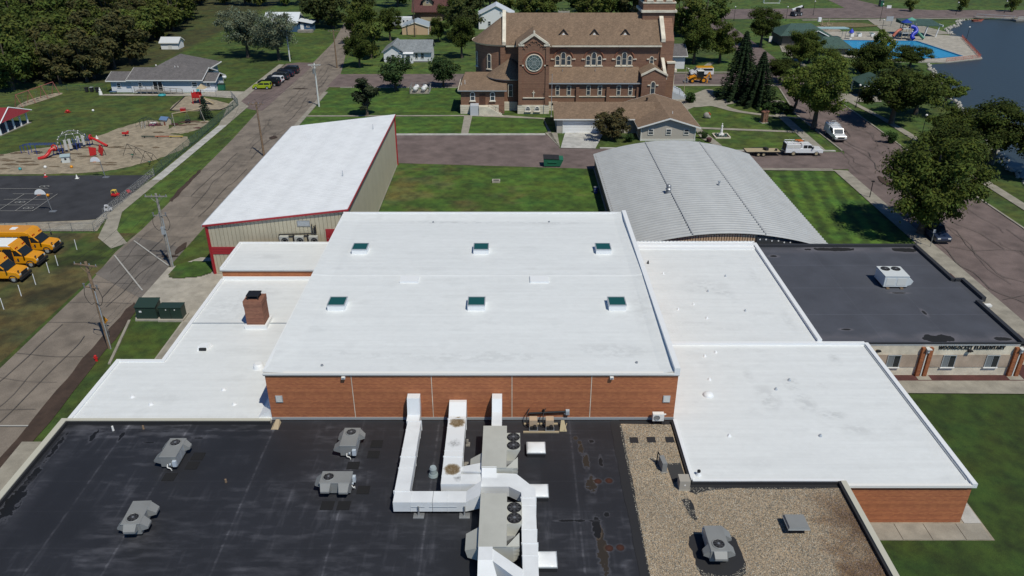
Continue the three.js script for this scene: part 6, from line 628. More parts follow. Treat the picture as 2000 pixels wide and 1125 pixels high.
// ---------- utility poles ----------
function upole(label, x, z, h, o = {}) {
  const t = thing('utility_pole', label, 'utility pole', [x, 0, z], o.turn || 0, 'utility poles along the left street'); part(t, 'pole', bar([0, -.2, 0], [0, h, 0], .18, .13, 10), o.mat || M.greywood);
  part(t, 'crossarm', [cbox(2.5, .12, .12, 0, h - .3, .12), bar([-.8, h - .3, .1], [0, h - 1.1, .1], .03), bar([.8, h - .3, .1], [0, h - 1.1, .1], .03)], o.mat || M.greywood); for (const dx of [-1.15, -.45, .45, 1.15]) part(t, 'insulator', cyl(.04, .06, .18, dx, h - .24, .12, 8), M.steel);
  if (o.arm2) { part(t, 'crossarm', cbox(1.6, .1, .1, 0, h - 2.6, .12), o.mat || M.greywood); for (const dx of [-.7, 0, .7]) part(t, 'cutout_switch', [cbox(.08, .35, .08, dx, h - 2.5, .22), cbox(.2, .1, .1, dx, h - 2.25, .22)], M.steel); for (const s of [-1, 1]) part(t, 'jumper_wire', tube([[s * .7, h - 2.4, .2], [s * .95, h - 3.6, .2], [s * .5, h - 4.4, .2], [s * .1, h - 4.2, .16]], .025), M.dark); }
  if (o.can) part(t, 'transformer', [cyl(.32, .32, .9, -.1, h - 1.9, .4, 14), cyl(.1, .1, .2, -.1, h - 1, .4, 8)], M.hvac); if (o.conduit) part(t, 'riser_conduit', cyl(.06, .06, h - 3, .2, 0, .1, 8), M.galv); if (o.meter) part(t, 'meter_box', cbox(.35, .9, .2, 0, h * .52, .24), M.galv); return t; }
upole('brown pole with switch gear and crossing sign, nearest the camera', -39.1, -63.9, 9.3, { arm2: true, conduit: true, mat: M.wood, turn: -.25 }); upole('grey pole with two crossarms beside the small grass island', -40, -81.8, 9.2, { arm2: true, meter: true, conduit: true }); upole('plain brown pole beside the metal hall roof', -41.1, -123.7, 9, { mat: M.wood }); upole('pale pole with transformer can on the church lawn corner', -39.1, -155.9, 8.6, { can: true, mat: M.offwhite }); upole('brown pole on the street corner by the dark bushy tree', -42.9, -193, 9, { mat: M.wood }); upole('pale pole under the silvery trees by the car park', -56.4, -200.8, 9, { mat: M.offwhite }); upole('dark pole in front of the tan garage', -28.6, -236, 11, { mat: M.bark });
const WIRES = [[[-39.1, -63.9, 9.1], [-40, -81.8, 9]], [[-40, -81.8, 9], [-41.1, -123.7, 8.8]], [[-41.1, -123.7, 8.8], [-39.1, -155.9, 8.4]], [[-39.1, -155.9, 8.4], [-42.9, -193, 8.8]]];
WIRES.forEach(([a, b], i) => { const t = thing('power_line', ['power wires from the nearest pole to the grass island pole', 'power wires passing along the metal hall', 'power wires from the brown pole to the transformer pole', 'power wires crossing toward the far street corner'][i], 'wires', [a[0], a[2], a[1]]); for (const s of [-1.15, .45, 1.15]) part(t, 'wire', tube([[s, .1, 0], [(b[0] - a[0]) / 2 + s, (b[2] - a[2]) / 2 - .6, (b[1] - a[1]) / 2], [b[0] - a[0] + s, b[2] - a[2] + .1, b[1] - a[1]]], .012, 16, 4), M.dark); });
// ---------- street lamps with globes ----------
{ let first; [[72.2, -133.2, 4.4, 'dark globe lamp beside the lake footpath, nearest'], [69.3, -155, 4.6, 'globe lamp between the pale tree and the pavilion'], [90.4, -267, 4.4, 'globe lamp left of the telehandler'], [103.5, -279, 4.6, 'globe lamp right of the telehandler'], [73.2, -267, 4.4, 'globe lamp at the far street corner'], [121, -266, 5.4, 'tall globe lamp above the pool'], [153.5, -280.8, 4, 'globe lamp by the dock path'], [172, -284, 4, 'globe lamp in the top right corner'], [112, -243.6, 3.8, 'globe lamp behind the pool'], [129.5, -228, 4.2, 'globe lamp on the pool deck by the lake']].forEach(([x, z, h, l]) => { if (first) { const o = copyOf(first, l, [x, 0, z]); o.scale.y = h / 4.4; } else { first = thing('street_lamp', l, 'street lamp', [x, 0, z], 0, 'globe street lamps in the park'); part(first, 'post', [cyl(.05, .07, 4.1, 0, 0, 0, 10), cyl(.1, .16, .5, 0, 0, 0, 10)], M.dark); part(first, 'globe', ball(.22, 0, 4.3, 0), M.trimwhite); part(first, 'collar', cyl(.14, .07, .12, 0, 4.02, 0, 10), M.dark); } });
  const t = thing('light_mast', 'slender pale lamp mast beside the church front steps', 'street lamp', [36.7, 0, -165.6]); part(t, 'post', bar([0, 0, 0], [0, 5.9, 0], .07, .05), M.palewood); part(t, 'arm', bar([0, 5.7, 0], [.5, 5.6, 0], .03), M.steel); part(t, 'lamp_head', ball(.16, .5, 5.5, 0, .9, 10), M.trimwhite);
  const f = thing('flagpole', 'thin flagpole standing against the church aisle', 'flagpole', [7.6, 0, -148.2]); part(f, 'pole', bar([0, 0, 0], [0, 8, 0], .07, .04), M.galv); part(f, 'finial', ball(.1, 0, 8.05, 0, 1, 8), M.chrome); part(f, 'base', cyl(.2, .25, .2, 0, 0, 0, 12), M.concrete);
  const sp = thing('street_sign', 'dark street sign post by the mown lawn corner', 'sign', [51.4, 0, -104.5]); part(sp, 'post', bar([0, 0, 0], [0, 2.6, 0], .06), M.dark); part(sp, 'plate', cbox(.5, .18, .03, 0, 2.5, 0), M.dark);
  const sg = thing('parking_sign', 'slim sign post beside the dark blue shaded car', 'sign', [51.9, 0, -87.4]); part(sg, 'post', bar([0, 0, 0], [0, 2.4, 0], .04), M.steel); part(sg, 'plate', cbox(.3, .45, .03, 0, 2.2, .03), M.galv);
  const cs = thing('crossing_sign', 'yellow diamond crossing sign behind the nearest pole', 'sign', [-40.1, 0, -66], -.3); part(cs, 'post', bar([0, 0, 0], [0, 2.3, 0], .04), M.steel); const pl = part(cs, 'plate', [new THREE.BoxGeometry(.62, .62, .03).rotateZ(PI / 4).translate(0, 2, .05)], M.yellow); part(pl, 'pictogram', [cbox(.06, .26, .02, .03, 1.98, .07), ball(.04, .03, 2.15, .075, 1, 6), cbox(.18, .04, .02, .02, 2.02, .07)], M.dark);
  const hy = thing('fire_hydrant', 'red fire hydrant on the verge by the nearest pole', 'hydrant', [-39.3, 0, -61.6]); part(hy, 'barrel', [cyl(.11, .14, .55, 0, 0, 0, 12), ball(.13, 0, .56, 0, .8)], M.red); part(hy, 'outlet', [bar([-.2, .4, 0], [.2, .4, 0], .05), bar([0, .4, 0], [0, .4, .2], .06)], M.red); }
// ---------- west yard: transformers, rails, stakes, fence ----------
{ const a = thing('transformer_cabinet', 'tall dark green transformer cabinet on the concrete pad', 'transformer', [-37.65, 0, -70]); part(a, 'cabinet', hexa([[-1.05, .2, .75], [1.05, .2, .75], [1.05, .2, -.7], [-1.05, .2, -.7]], [[-1.05, 1.5, .72], [1, 1.5, .72], [1, 1.85, -.7], [-1.05, 1.85, -.7]]), M.boxgreen); part(a, 'lid', hexa([[-1.12, 1.5, .8], [1.08, 1.5, .8], [1.08, 1.85, -.74], [-1.12, 1.85, -.74]], [[-1.12, 1.58, .8], [1.08, 1.58, .8], [1.08, 1.93, -.74], [-1.12, 1.93, -.74]]), M.boxgreen); part(a, 'warning_label', cbox(.25, .18, .02, -.55, 1.05, .76), M.white); part(a, 'pad', cbox(2.4, .2, 1.8, 0, .1, 0), M.concrete);
  const b = thing('switch_cabinet', 'lower dark green switch cabinet beside the tall transformer', 'transformer', [-35.15, 0, -69.8]); part(b, 'cabinet', cbox(2.3, 1.25, 1.1, 0, .82, 0), M.boxgreen); part(b, 'lid', cbox(2.4, .08, 1.2, 0, 1.49, 0), M.boxgreen); part(b, 'pad', cbox(2.6, .2, 1.7, 0, .1, 0), M.concrete); part(b, 'warning_label', [cbox(.1, .1, .02, -.4, 1.25, .56), cbox(.1, .1, .02, .5, 1.25, .56)], M.white); part(b, 'door_seam', cbox(.03, 1.1, .02, 0, .8, .56), M.dark);
  const r = thing('hand_rail', 'curved steel hand rails at the west entrance steps', 'railing', [-31.6, 0, -67.6]); for (let k = 0; k < 3; k++) part(r, 'rail_hoop', tube([[-.6 + k * .75, 0, .9], [-.6 + k * .75, 1.05, .75], [-.6 + k * .75, 1.15, .3], [-.6 + k * .75, 1.0, -.5], [-.6 + k * .75, 0, -.6]], .035, 20), M.steel);
  [[-53.67, -86.7], [-53.67, -82.2], [-53.69, -80.3], [-53.62, -77.3], [-53.72, -74.6], [-53.89, -71.6]].forEach(([x, z], i) => { const t = thing('marker_stake', ['white marker stake farthest from the camera near the crossing', 'white marker stake right of the farthest bus front', 'white marker stake right of the middle bus front', 'white marker stake between middle and nearest bus', 'white marker stake just below the nearest bus', 'white marker stake lowest, at the left edge'][i], 'stake', [x, 0, z], 0, 'white stakes along the grass lot'); part(t, 'post', [bar([0, -.1, 0], [.02, 1.35, 0], .045, .04, 8)], M.white); part(t, 'cap', ball(.045, .02, 1.35, 0, .5, 8), M.white); }); }
// chain link fences: posts, rails and a mesh of thin wires
function fence(label, pts, h, green) {
  const t = thing('chain_link_fence', label, 'fence', [pts[0][0], 0, pts[0][1]]), O = pts[0], mm = green ? mat([.05, .1, .075], .6) : M.steel, wires = [];
  for (let i = 0; i + 1 < pts.length; i++) { const [x0, z0] = pts[i], [x1, z1] = pts[i + 1], L = Math.hypot(x1 - x0, z1 - z0), n = Math.max(1, Math.round(L / 3)); const P = (k, y) => [x0 - O[0] + (x1 - x0) * k, y, z0 - O[1] + (z1 - z0) * k]; for (let k = i ? 1 : 0; k <= n; k++) part(t, 'post', bar(P(k / n, 0), P(k / n, h + .05), .035, .035, 6), mm); part(t, 'top_rail', bar(P(0, h), P(1, h), .025, .025, 6), mm); const st = green ? .14 : .22; for (let d = 0; d < L; d += st) { const a = d / L, b = Math.min(1, (d + h) / L), c = Math.max(0, (d - h) / L); wires.push(bar(P(a, .03), P(b, .03 + (b - a) * L), .008, .008, 3), bar(P(a, .03), P(c, .03 + (a - c) * L), .008, .008, 3)); } }
  part(t, 'wire_mesh', wires, mm).userData.kind = 'stuff'; return t; }
fence('green chain link fence between playground and street pavement', [[-55.2, -114], [-55.2, -132], [-55.7, -156.5]], 1.5, true); fence('low grey chain link fence behind the school buses', [[-74, -92.3], [-54.2, -92.3], [-54.4, -96.4]], 1.2, false); fence('grey chain link fence beside the blacktop', [[-55.1, -97], [-55.2, -113.8]], 1.3, false); fence('grey chain link gate fence by the day care drive', [[-55.8, -157], [-59.3, -163.6], [-66, -164.4]], 1.3, false); fence('green chain link fence behind the swings', [[-103, -170], [-88, -168.8]], 1.2, true); fence('orange mesh fence along the pool deck edge', [[109.5, -199.2], [120.6, -203.9], [131, -233.4]], 1.1, true).traverse(o => { if (o.isMesh) o.material = mat([.55, .12, .08], .6); });
// ---------- playground ----------
{ const t = thing('play_structure', 'blue play structure with red slides and grey roof panels', 'play structure', [-76, 0, -126]); t.scale.setScalar(.74); const bl = M.blue, dk = mat([.03, .04, .07], .6);
  const posts = []; for (const [x, z] of [[0, 2.8], [1.3, 2.8], [0, 1.4], [1.3, 1.4], [2, -1], [3.3, -1], [2, -2.4], [3.3, -2.4], [3.6, -4], [4.8, -4], [3.6, -5.3], [4.8, -5.3]]) part(t, 'post', cyl(.07, .07, 2.6, x, 0, z, 8), bl); for (const [x, z, y] of [[.65, 2.1, 1.1], [2.65, -1.7, 1.3], [4.2, -4.65, 1.4]]) part(t, 'deck', cbox(1.4, .1, 1.5, x, y, z), dk); for (const [x, z] of [[1.6, .2], [2.2, -.6], [3, -2.9], [3.7, -3.6]]) part(t, 'climbing_panel', cbox(.55, 2.3, .12, x, 1.7, z, .5), mat([.5, .5, .48], .6)); for (const [x, z] of [[1, 1.2], [2.6, -1.8], [3.4, -2.6]]) part(t, 'barrier', cbox(1.1, .8, .08, x, .9, z, .5), dk);
  part(t, 'curved_slide', tube([[.5, 1.8, 2.9], [-.1, 1.5, 3.6], [-.2, 1, 4.5], [-.8, .5, 5.2], [-2, .22, 5.6]], .36, 24, 8), M.red, 'red curved slide'); part(t, 'slide_hood', new THREE.TorusGeometry(.55, .16, 8, 18).translate(.5, 1.9, 2.9), M.red); part(t, 'straight_slide', [tube([[5, 1.9, -4.6], [6, 1.65, -4.4], [7.6, .9, -4], [9, .3, -3.6]], .28, 20, 8)], M.red, 'long red slide'); part(t, 'slide_hood', new THREE.TorusGeometry(.55, .16, 8, 18).rotateY(PI / 2).translate(5, 2, -4.6), M.red);
  part(t, 'monkey_bars', [bar([0, 2.3, 2.1], [-6, 2.3, 2.1], .06), bar([0, 2.3, .9], [-6, 2.3, .9], .06), ...[1, 2, 3, 4, 5, 6, 7, 8].map(k => bar([-k * .7, 2.3, .9], [-k * .7, 2.3, 2.1], .03)), bar([-6, 2.3, 2.1], [-8.4, 1.6, .9], .06), bar([-6, 2.3, .9], [-8.4, 1.6, -.2], .06)], bl); for (const [x, z, y] of [[-6, 2.1, 2.3], [-6, .9, 2.3], [-8.4, .9, 1.6], [-8.4, -.2, 1.6], [-4.2, 2.1, 2.3]]) part(t, 'post', cyl(.06, .06, y, x, 0, z, 8), bl); part(t, 'bench_swing', cbox(1.4, .1, .5, -4.5, .6, 1.5), dk);
  const d = thing('climbing_dome', 'metal climbing dome with bright joints behind the play structure', 'climbing frame', [-76.5, 0, -131]); const g = [], J = []; for (let k = 0; k < 8; k++) { const a = k * PI / 4; const q = [[0, 2.3], [1.3, 1.9], [2.2, 1.1], [2.6, 0]].map(([r, y]) => [Math.cos(a) * r, y, Math.sin(a) * r]); for (let i = 0; i < 3; i++) { g.push(bar(q[i], q[i + 1], .03)); J.push(ball(.1, ...q[i + 1], 1, 6)); } for (const [r, y] of [[1.3, 1.9], [2.2, 1.1]]) g.push(bar([Math.cos(a) * r, y, Math.sin(a) * r], [Math.cos(a + PI / 4) * r, y, Math.sin(a + PI / 4) * r], .03)); } part(d, 'bars', g, M.steel); part(d, 'joints', J, M.trimwhite);
  const h = thing('play_house', 'small white plastic play house in front of the curved slide', 'playhouse', [-72.2, 0, -120.6], .3); part(h, 'wall', gabWall(-.6, .6, -.5, .5, 1, 1.4, 'x'), mat([.6, .62, .58], .6)); part(h, 'roof', [slab(-.75, 0, .75, 0, .7, .05).rotateX(.5).translate(0, 1.2, .32), slab(-.75, 0, .75, 0, .7, .05).rotateX(-.5).translate(0, 1.2, -.32)], mat([.3, .38, .4], .6)); part(h, 'window', cbox(.3, .3, .04, 0, .65, .5), M.dark);
  const s = thing('red_climber', 'red play sail sculpture in the sand', 'climbing frame', [-68.8, 0, -124]); part(s, 'sail', [prof([[-1.2, 0], [-.2, .2], [0, 1.3], [-1.1, 1.6]], .08).rotateY(.3), prof([[.3, .7], [.9, 0], [1.5, 1.2], [.8, 2]], .08).rotateY(-.3)], M.red); part(s, 'frame', [bar([-1.2, 0, 0], [-1.1, 1.6, 0], .05), bar([1.4, 0, 0], [1, 1.9, 0], .05)], M.dark);
  // swings
  const sw = thing('swing_frame', 'pinkish swing frame on the sand strip at upper left', 'swing', [-98.6, 0, -160.6], -.12); const pk = mat([.34, .12, .1], .6); part(sw, 'top_bar', bar([0, 2.6, -5.8], [0, 2.6, 5.8], .07), pk); for (const z of [-5.8, -2, 2, 5.8]) part(sw, 'leg', [bar([0, 2.6, z], [-.9, 0, z], .06), bar([0, 2.6, z], [.9, 0, z], .06)], pk); for (const z of [-4, 0, 4]) { const q = part(sw, 'swing_seat', cbox(.5, .06, .22, 0, .5, z), M.dark); part(q, 'chain', [bar([-.2, .5, z], [-.2, 2.6, z], .012), bar([.2, .5, z], [.2, 2.6, z], .012)], M.steel); }
  const sd = thing('red_slide_tower', 'red slide tower in the timber edged sand pit', 'play structure', [-64.6, 0, -158.6]); for (const [x, z] of [[-.7, .7], [.7, .7], [-.7, -.7], [.7, -.7]]) part(sd, 'post', cyl(.07, .07, 2.6, x, 0, z, 8), M.red); part(sd, 'deck', cbox(1.6, .1, 1.6, 0, 1.3, 0), M.red); part(sd, 'barrier', [cbox(1.5, .7, .06, 0, 1.8, .75), cbox(1.5, .7, .06, 0, 1.8, -.75), cbox(.06, .7, 1.5, -.75, 1.8, 0)], M.red); part(sd, 'roof', new THREE.ConeGeometry(1.3, .9, 4).rotateY(PI / 4).translate(.9, 3.3, -1), M.palewood); part(sd, 'slide', hexa([[.7, 1.2, .5], [3.6, .1, 1.6], [3.6, .1, .8], [.7, 1.2, -.3]], [[.7, 1.35, .5], [3.6, .25, 1.6], [3.6, .25, .8], [.7, 1.35, -.3]]), M.palewood, 'tan slide'); part(sd, 'slide_side', [bar([.7, 1.45, .5], [3.6, .35, 1.6], .07), bar([.7, 1.45, -.3], [3.6, .35, .8], .07)], M.palewood); part(sd, 'ladder', [bar([-.9, 0, .6], [-.8, 1.3, .3], .04), bar([-.9, 0, -.6], [-.8, 1.3, -.3], .04), bar([-.9, .4, -.5], [-.9, .4, .5], .03), bar([-.87, .8, -.45], [-.87, .8, .45], .03)], M.red);
  const tb = thing('timber_border', 'dark timber border around the red tower sand pit', 'border', [-64, 0, -157]); [[[-68, -152.6], [-58.2, -153]], [[-58.2, -153], [-56.8, -156.7]], [[-69.4, -164.1], [-68, -152.6]]].forEach(([a, b]) => wp(tb, 'timber', bar([a[0], .08, a[1]], [b[0], .08, b[1]], .12, .12, 6), M.dark));
  const cl = thing('jungle_gym', 'low dark green climbing frame at the edge of the sand', 'climbing frame', [-68, 0, -141.5]); const cb = []; for (let i = 0; i <= 4; i++) for (const z of [-.9, .9]) cb.push(bar([-1.6 + i * .8, 0, z], [-1.6 + i * .8, 1 + .6 * Math.sin(i * PI / 4), z * .7], .03)); for (let i = 0; i < 4; i++) for (const z of [-.63, 0, .63]) cb.push(bar([-1.6 + i * .8, 1 + .6 * Math.sin(i * PI / 4), z], [-.8 + i * .8, 1 + .6 * Math.sin((i + 1) * PI / 4), z], .03)); for (let i = 0; i <= 4; i++) cb.push(bar([-1.6 + i * .8, 1 + .6 * Math.sin(i * PI / 4), -.63], [-1.6 + i * .8, 1 + .6 * Math.sin(i * PI / 4), .63], .03)); part(cl, 'bars', cb, M.boxgreen); part(cl, 'ladder', [bar([-.3, 0, 1.6], [-.3, 1.2, .8], .03), bar([.3, 0, 1.6], [.3, 1.2, .8], .03), bar([-.3, .5, 1.3], [.3, .5, 1.3], .025), bar([-.3, .9, 1.05], [.3, .9, 1.05], .025)], M.steel);
  const bb = thing('balance_beam', 'low balance beam painted dark, red and yellow in sections', 'balance beam', [-61.7, 0, -133.9]); [[-4, -1.6, M.boxgreen], [-1.6, .9, mat([.35, .09, .04], .6)], [.9, 3.4, mat([.5, .36, .08], .6)]].forEach(([a, b, m]) => part(bb, 'beam_section', cbox(b - a - .05, .14, .2, (a + b) / 2, .35, 0), m)); part(bb, 'foot', [-3.5, -1.2, 1.2, 3].map(x => cbox(.12, .3, .15, x, .15, 0)), M.dark);
  const sf = thing('seesaw_frame', 'thin dark tripod swing frames in the sand near the fence', 'swing', [-60.5, 0, -121.5], -.7); const tri = []; for (const x of [-4, -1, 2, 4.6]) tri.push(bar([x, 2, 0], [x - .5, 0, .9], .035), bar([x, 2, 0], [x + .5, 0, -.9], .035)); part(sf, 'leg', tri, M.dark); part(sf, 'cross_bar', bar([-4, 2, 0], [4.6, 2, 0], .035), M.dark); part(sf, 'seat', [cbox(.5, .06, .3, -2.5, .5, .2), cbox(.5, .06, .3, 3.2, .5, .2)], M.green);
  const ts = thing('tyre_swing', 'leaning pale timber swing frame over bare earth', 'swing', [-61, 0, -143.5], .7); part(ts, 'top_bar', bar([-2.6, 2.3, 0], [2.6, 2.3, 0], .08), M.palewood); part(ts, 'leg', [bar([-2.6, 2.3, 0], [-2.8, 0, 1], .06), bar([-2.6, 2.3, 0], [-2.8, 0, -1], .06), bar([2.6, 2.3, 0], [2.8, 0, 1], .06), bar([2.6, 2.3, 0], [2.8, 0, -1], .06)], M.greywood); part(ts, 'tyre', new THREE.TorusGeometry(.4, .14, 8, 16).rotateX(PI / 2).translate(0, .6, 0), M.rubber); part(ts, 'chain', [bar([0, 2.3, 0], [.3, .65, .2], .015), bar([0, 2.3, 0], [-.3, .65, -.2], .015)], M.steel);
  const toyH = thing('toy_cottage', 'toy cottage with blue roof at the edge of the sand', 'playhouse', [-64.8, 0, -142.6], -.3); part(toyH, 'wall', gabWall(-.7, .7, -.6, .6, 1, 1.5, 'x'), mat([.55, .48, .36], .6)); part(toyH, 'roof', [slab(-.85, 0, .85, 0, .85, .06).rotateX(.62).translate(0, 1.27, .38), slab(-.85, 0, .85, 0, .85, .06).rotateX(-.62).translate(0, 1.27, -.38)], mat([.12, .2, .34], .6)); part(toyH, 'door', cbox(.35, .7, .04, .2, .35, .6), mat([.25, .08, .05], .6)); const pt = thing('toy_table', 'pink and white toy picnic table beside the toy cottage', 'toy', [-66.9, 0, -142]); part(pt, 'top', cbox(1.1, .06, .6, 0, .55, 0), M.trimwhite); part(pt, 'bench', [cbox(1.1, .05, .22, 0, .3, .6), cbox(1.1, .05, .22, 0, .3, -.6)], mat([.5, .1, .25], .5)); part(pt, 'leg', [bar([-.4, 0, .6], [.4, .55, 0], .04), bar([.4, 0, -.6], [-.4, .55, 0], .04)], M.trimwhite);
  // basketball hoops
  const hoop = (l, x, z, turn) => { const t = thing('basketball_hoop', l, 'basketball hoop', [x, 0, z], turn, 'hoops on the blacktop'); part(t, 'post', [bar([0, 0, 0], [-.25, 2.7, 0], .06), bar([-.25, 2.7, 0], [-.8, 2.9, 0], .05)], M.steel); const s = new THREE.Shape(); s.moveTo(-.75, 0); s.absarc(0, 0, .75, PI, 0, true); s.lineTo(-.75, 0); part(t, 'backboard', new THREE.ExtrudeGeometry(s, { depth: .05, bevelEnabled: false }).translate(-.9, 2.55, .05), M.white, 'white half round backboard'); part(t, 'rim', new THREE.TorusGeometry(.23, .02, 6, 18).rotateX(PI / 2).translate(-.9, 2.6, .38), M.orange); part(t, 'base', cbox(.9, .1, .6, .1, .05, 0), M.steel); return t; }; hoop('half round white hoop at the sand edge of the blacktop', -62.5, -113.2, 0); hoop('half round white hoop standing in the middle of the blacktop', -63.3, -99.2, 0);
  const tc = thing('toy_car', 'red and yellow ride on toy car on the blacktop', 'toy', [-57.2, 0, -105]); part(tc, 'body', prof([[-.5, .12], [.55, .12], [.55, .45], [.2, .5], [.1, .45], [-.5, .5]], .6, .05), M.red); part(tc, 'roof', [prof([[-.4, .95], [.2, .95], [.15, 1.02], [-.35, 1.02]], .55), bar([-.4, .5, .25], [-.38, .98, .25], .04), bar([.2, .5, .25], [.16, .98, .25], .04), bar([-.4, .5, -.25], [-.38, .98, -.25], .04), bar([.2, .5, -.25], [.16, .98, -.25], .04)], mat([.7, .5, .08], .5)); part(tc, 'wheel', [-.3, .35].flatMap(x => [-.3, .3].map(z => new THREE.CylinderGeometry(.13, .13, .08, 10).rotateX(PI / 2).translate(x, .13, z))), M.black); const wg = thing('toy_wagon', 'long red toy wagon behind the toy car', 'toy', [-55.9, 0, -106.4], -.9); part(wg, 'tray', [cbox(.9, .2, .5, 0, .3, 0)], M.red); part(wg, 'handle', bar([.45, .3, 0], [1.3, .6, 0], .03), M.dark); part(wg, 'wheel', [-.3, .3].flatMap(x => [-.25, .25].map(z => new THREE.CylinderGeometry(.12, .12, .06, 10).rotateX(PI / 2).translate(x, .12, z))), M.black);
  const pc = thing('toy_coupe', 'white toy coupe at the corner of the blacktop', 'toy', [-55.6, 0, -99.3], .4); part(pc, 'body', prof([[-.5, .12], [.5, .12], [.5, .5], [.25, .55], [.1, .95], [-.35, .95], [-.5, .5]], .6, .06), mat([.55, .56, .58], .5)); part(pc, 'window', cbox(.3, .25, .62, -.12, .72, 0), M.dark); part(pc, 'wheel', [-.3, .3].flatMap(x => [-.3, .3].map(z => new THREE.CylinderGeometry(.13, .13, .07, 10).rotateX(PI / 2).translate(x, .13, z))), M.black);
  const toys = [[-66.9, -104.9, M.yellow, 'yellow toy beside the court marking', 'toy_ball'], [-74, -117.5, M.trimwhite, 'pale ball left in the sand', 'toy_ball'], [-69.9, -117.6, M.yellow, 'yellow ball near the sand edge', 'toy_ball'], [-77.5, -116.6, M.teal, 'teal ball in the sand at left', 'toy_ball'], [-83, -152, M.trimwhite, 'white ball on the grass below the white house', 'toy_ball']]; toys.forEach(([x, z, m, l, n]) => { const t = thing(n, l, 'toy', [x, 0, z]); part(t, 'ball', ball(.24, 0, .24, 0, 1, 12), m); part(t, 'seam', new THREE.TorusGeometry(.24, .012, 4, 18).translate(0, .24, 0), M.dark); });
  [[-71.8, -113.4, M.red, 'red and white traffic cone on the blacktop edge'], [-66.6, -112.7, M.trimwhite, 'white cone at the top of the blacktop'], [-73.5, -133.6, M.trimwhite, 'white cone on the grass behind the sand']].forEach(([x, z, m, l]) => { const t = thing('traffic_cone', l, 'cone', [x, 0, z]); part(t, 'cone', cyl(.04, .2, .6, 0, .04, 0, 12), m); part(t, 'base', cbox(.5, .05, .5, 0, .025, 0), m); part(t, 'collar', cyl(.09, .14, .15, 0, .3, 0, 12), M.trimwhite); });
  [[-92, -168], [-91, -168.2], [-89.7, -168]].forEach(([x, z], i) => { const t = thing('wheelie_bin', ['leftmost black bin on the lawn left of the house', 'middle black bin with pale lid left of the house', 'black bin nearest the white house'][i], 'bin', [x, 0, z], 0, 'bins on the day care lawn'); part(t, 'bin', hexa([[-.22, .1, .25], [.22, .1, .25], [.22, .1, -.25], [-.22, .1, -.25]], [[-.3, 1, .32], [.3, 1, .32], [.3, 1, -.32], [-.3, 1, -.32]]), M.black); part(t, 'lid', cbox(.66, .07, .72, 0, 1.04, 0), i === 1 ? M.galv : M.black); part(t, 'wheel', [cyl(.1, .1, .06, 0, 0, 0).rotateX(PI / 2).translate(-.2, .1, -.28), cyl(.1, .1, .06, 0, 0, 0).rotateX(PI / 2).translate(.2, .1, -.28)], M.rubber); });
  const gb = thing('green_bin', 'dark green waste cart at the corner of the white house', 'bin', [-63.5, 0, -170.2]); part(gb, 'bin', cbox(1.3, 1.2, 1, 0, .65, 0), M.green); part(gb, 'lid', cbox(1.4, .1, 1.1, 0, 1.3, 0), M.boxgreen);
  const red = thing('toy_cart', 'bright red toy cart in front of the timber border', 'toy', [-64.9, 0, -151.4]); part(red, 'body', cbox(.9, .7, .6, 0, .45, 0), M.red); part(red, 'roof', cbox(1, .08, .7, 0, .84, 0), mat([.5, .15, .15], .5)); part(red, 'wheel', [-.3, .3].map(x => new THREE.CylinderGeometry(.12, .12, .7, 10).rotateX(PI / 2).translate(x, .12, 0)), M.black); const rc = thing('red_rocker', 'red rocking toy on the playground lawn', 'toy', [-87.5, 0, -151]); part(rc, 'body', [ball(.35, 0, .4, 0, .7), cbox(.9, .12, .25, 0, .3, 0)], M.red); part(rc, 'rocker', [tube([[-.6, .2, .2], [0, .04, .2], [.6, .2, .2]], .04), tube([[-.6, .2, -.2], [0, .04, -.2], [.6, .2, -.2]], .04)], M.red); const rs = thing('red_spring_toy', 'red spring rider in the middle of the sand', 'toy', [-69, 0, -135]); part(rs, 'rider', [cbox(1.1, .35, .3, 0, .6, 0), ball(.2, .5, .85, 0)], M.red); part(rs, 'spring', cyl(.12, .12, .42, 0, 0, 0), M.dark);
  const pt1 = thing('toy_pool', 'turquoise paddling pool before the ramp', 'paddling pool', [-74.5, 0, -164.8]); part(pt1, 'rim', new THREE.TorusGeometry(.7, .12, 8, 20).rotateX(PI / 2).translate(0, .18, 0), M.teal); part(pt1, 'water', cyl(.66, .66, .12, 0, .02, 0, 20), mat([.1, .4, .45], .2)); const tt = thing('toy_table', 'blue toy table at the left corner of the white house', 'toy', [-85.6, 0, -166.6]); part(tt, 'top', cbox(1.3, .1, .8, 0, .5, 0), mat([.06, .12, .22], .5)); part(tt, 'leg', [-.5, .5].flatMap(x => [-.3, .3].map(z => cbox(.1, .5, .1, x, .25, z))), M.dark); const wc = thing('garden_figure', 'white garden statue at the left end of the house pavement', 'statue', [-88, 0, -165.8]); part(wc, 'pedestal', cyl(.3, .4, .8, 0, 0, 0, 10), M.trimwhite); part(wc, 'figure', [ball(.22, 0, 1, 0, 1.4, 8), ball(.13, 0, 1.4, 0, 1, 8)], M.trimwhite); const tch = thing('garden_chair', 'teal plastic chair against the white house wall', 'chair', [-67.6, 0, -166.9]); part(tch, 'seat', cbox(.6, .06, .55, 0, .42, 0), M.teal); part(tch, 'backrest', cbox(.6, .6, .06, 0, .75, -.27), M.teal); for (const [x, z] of [[-.25, .22], [.25, .22], [-.25, -.22], [.25, -.22]]) part(tch, 'leg', cbox(.05, .42, .05, x, .21, z), M.teal); }
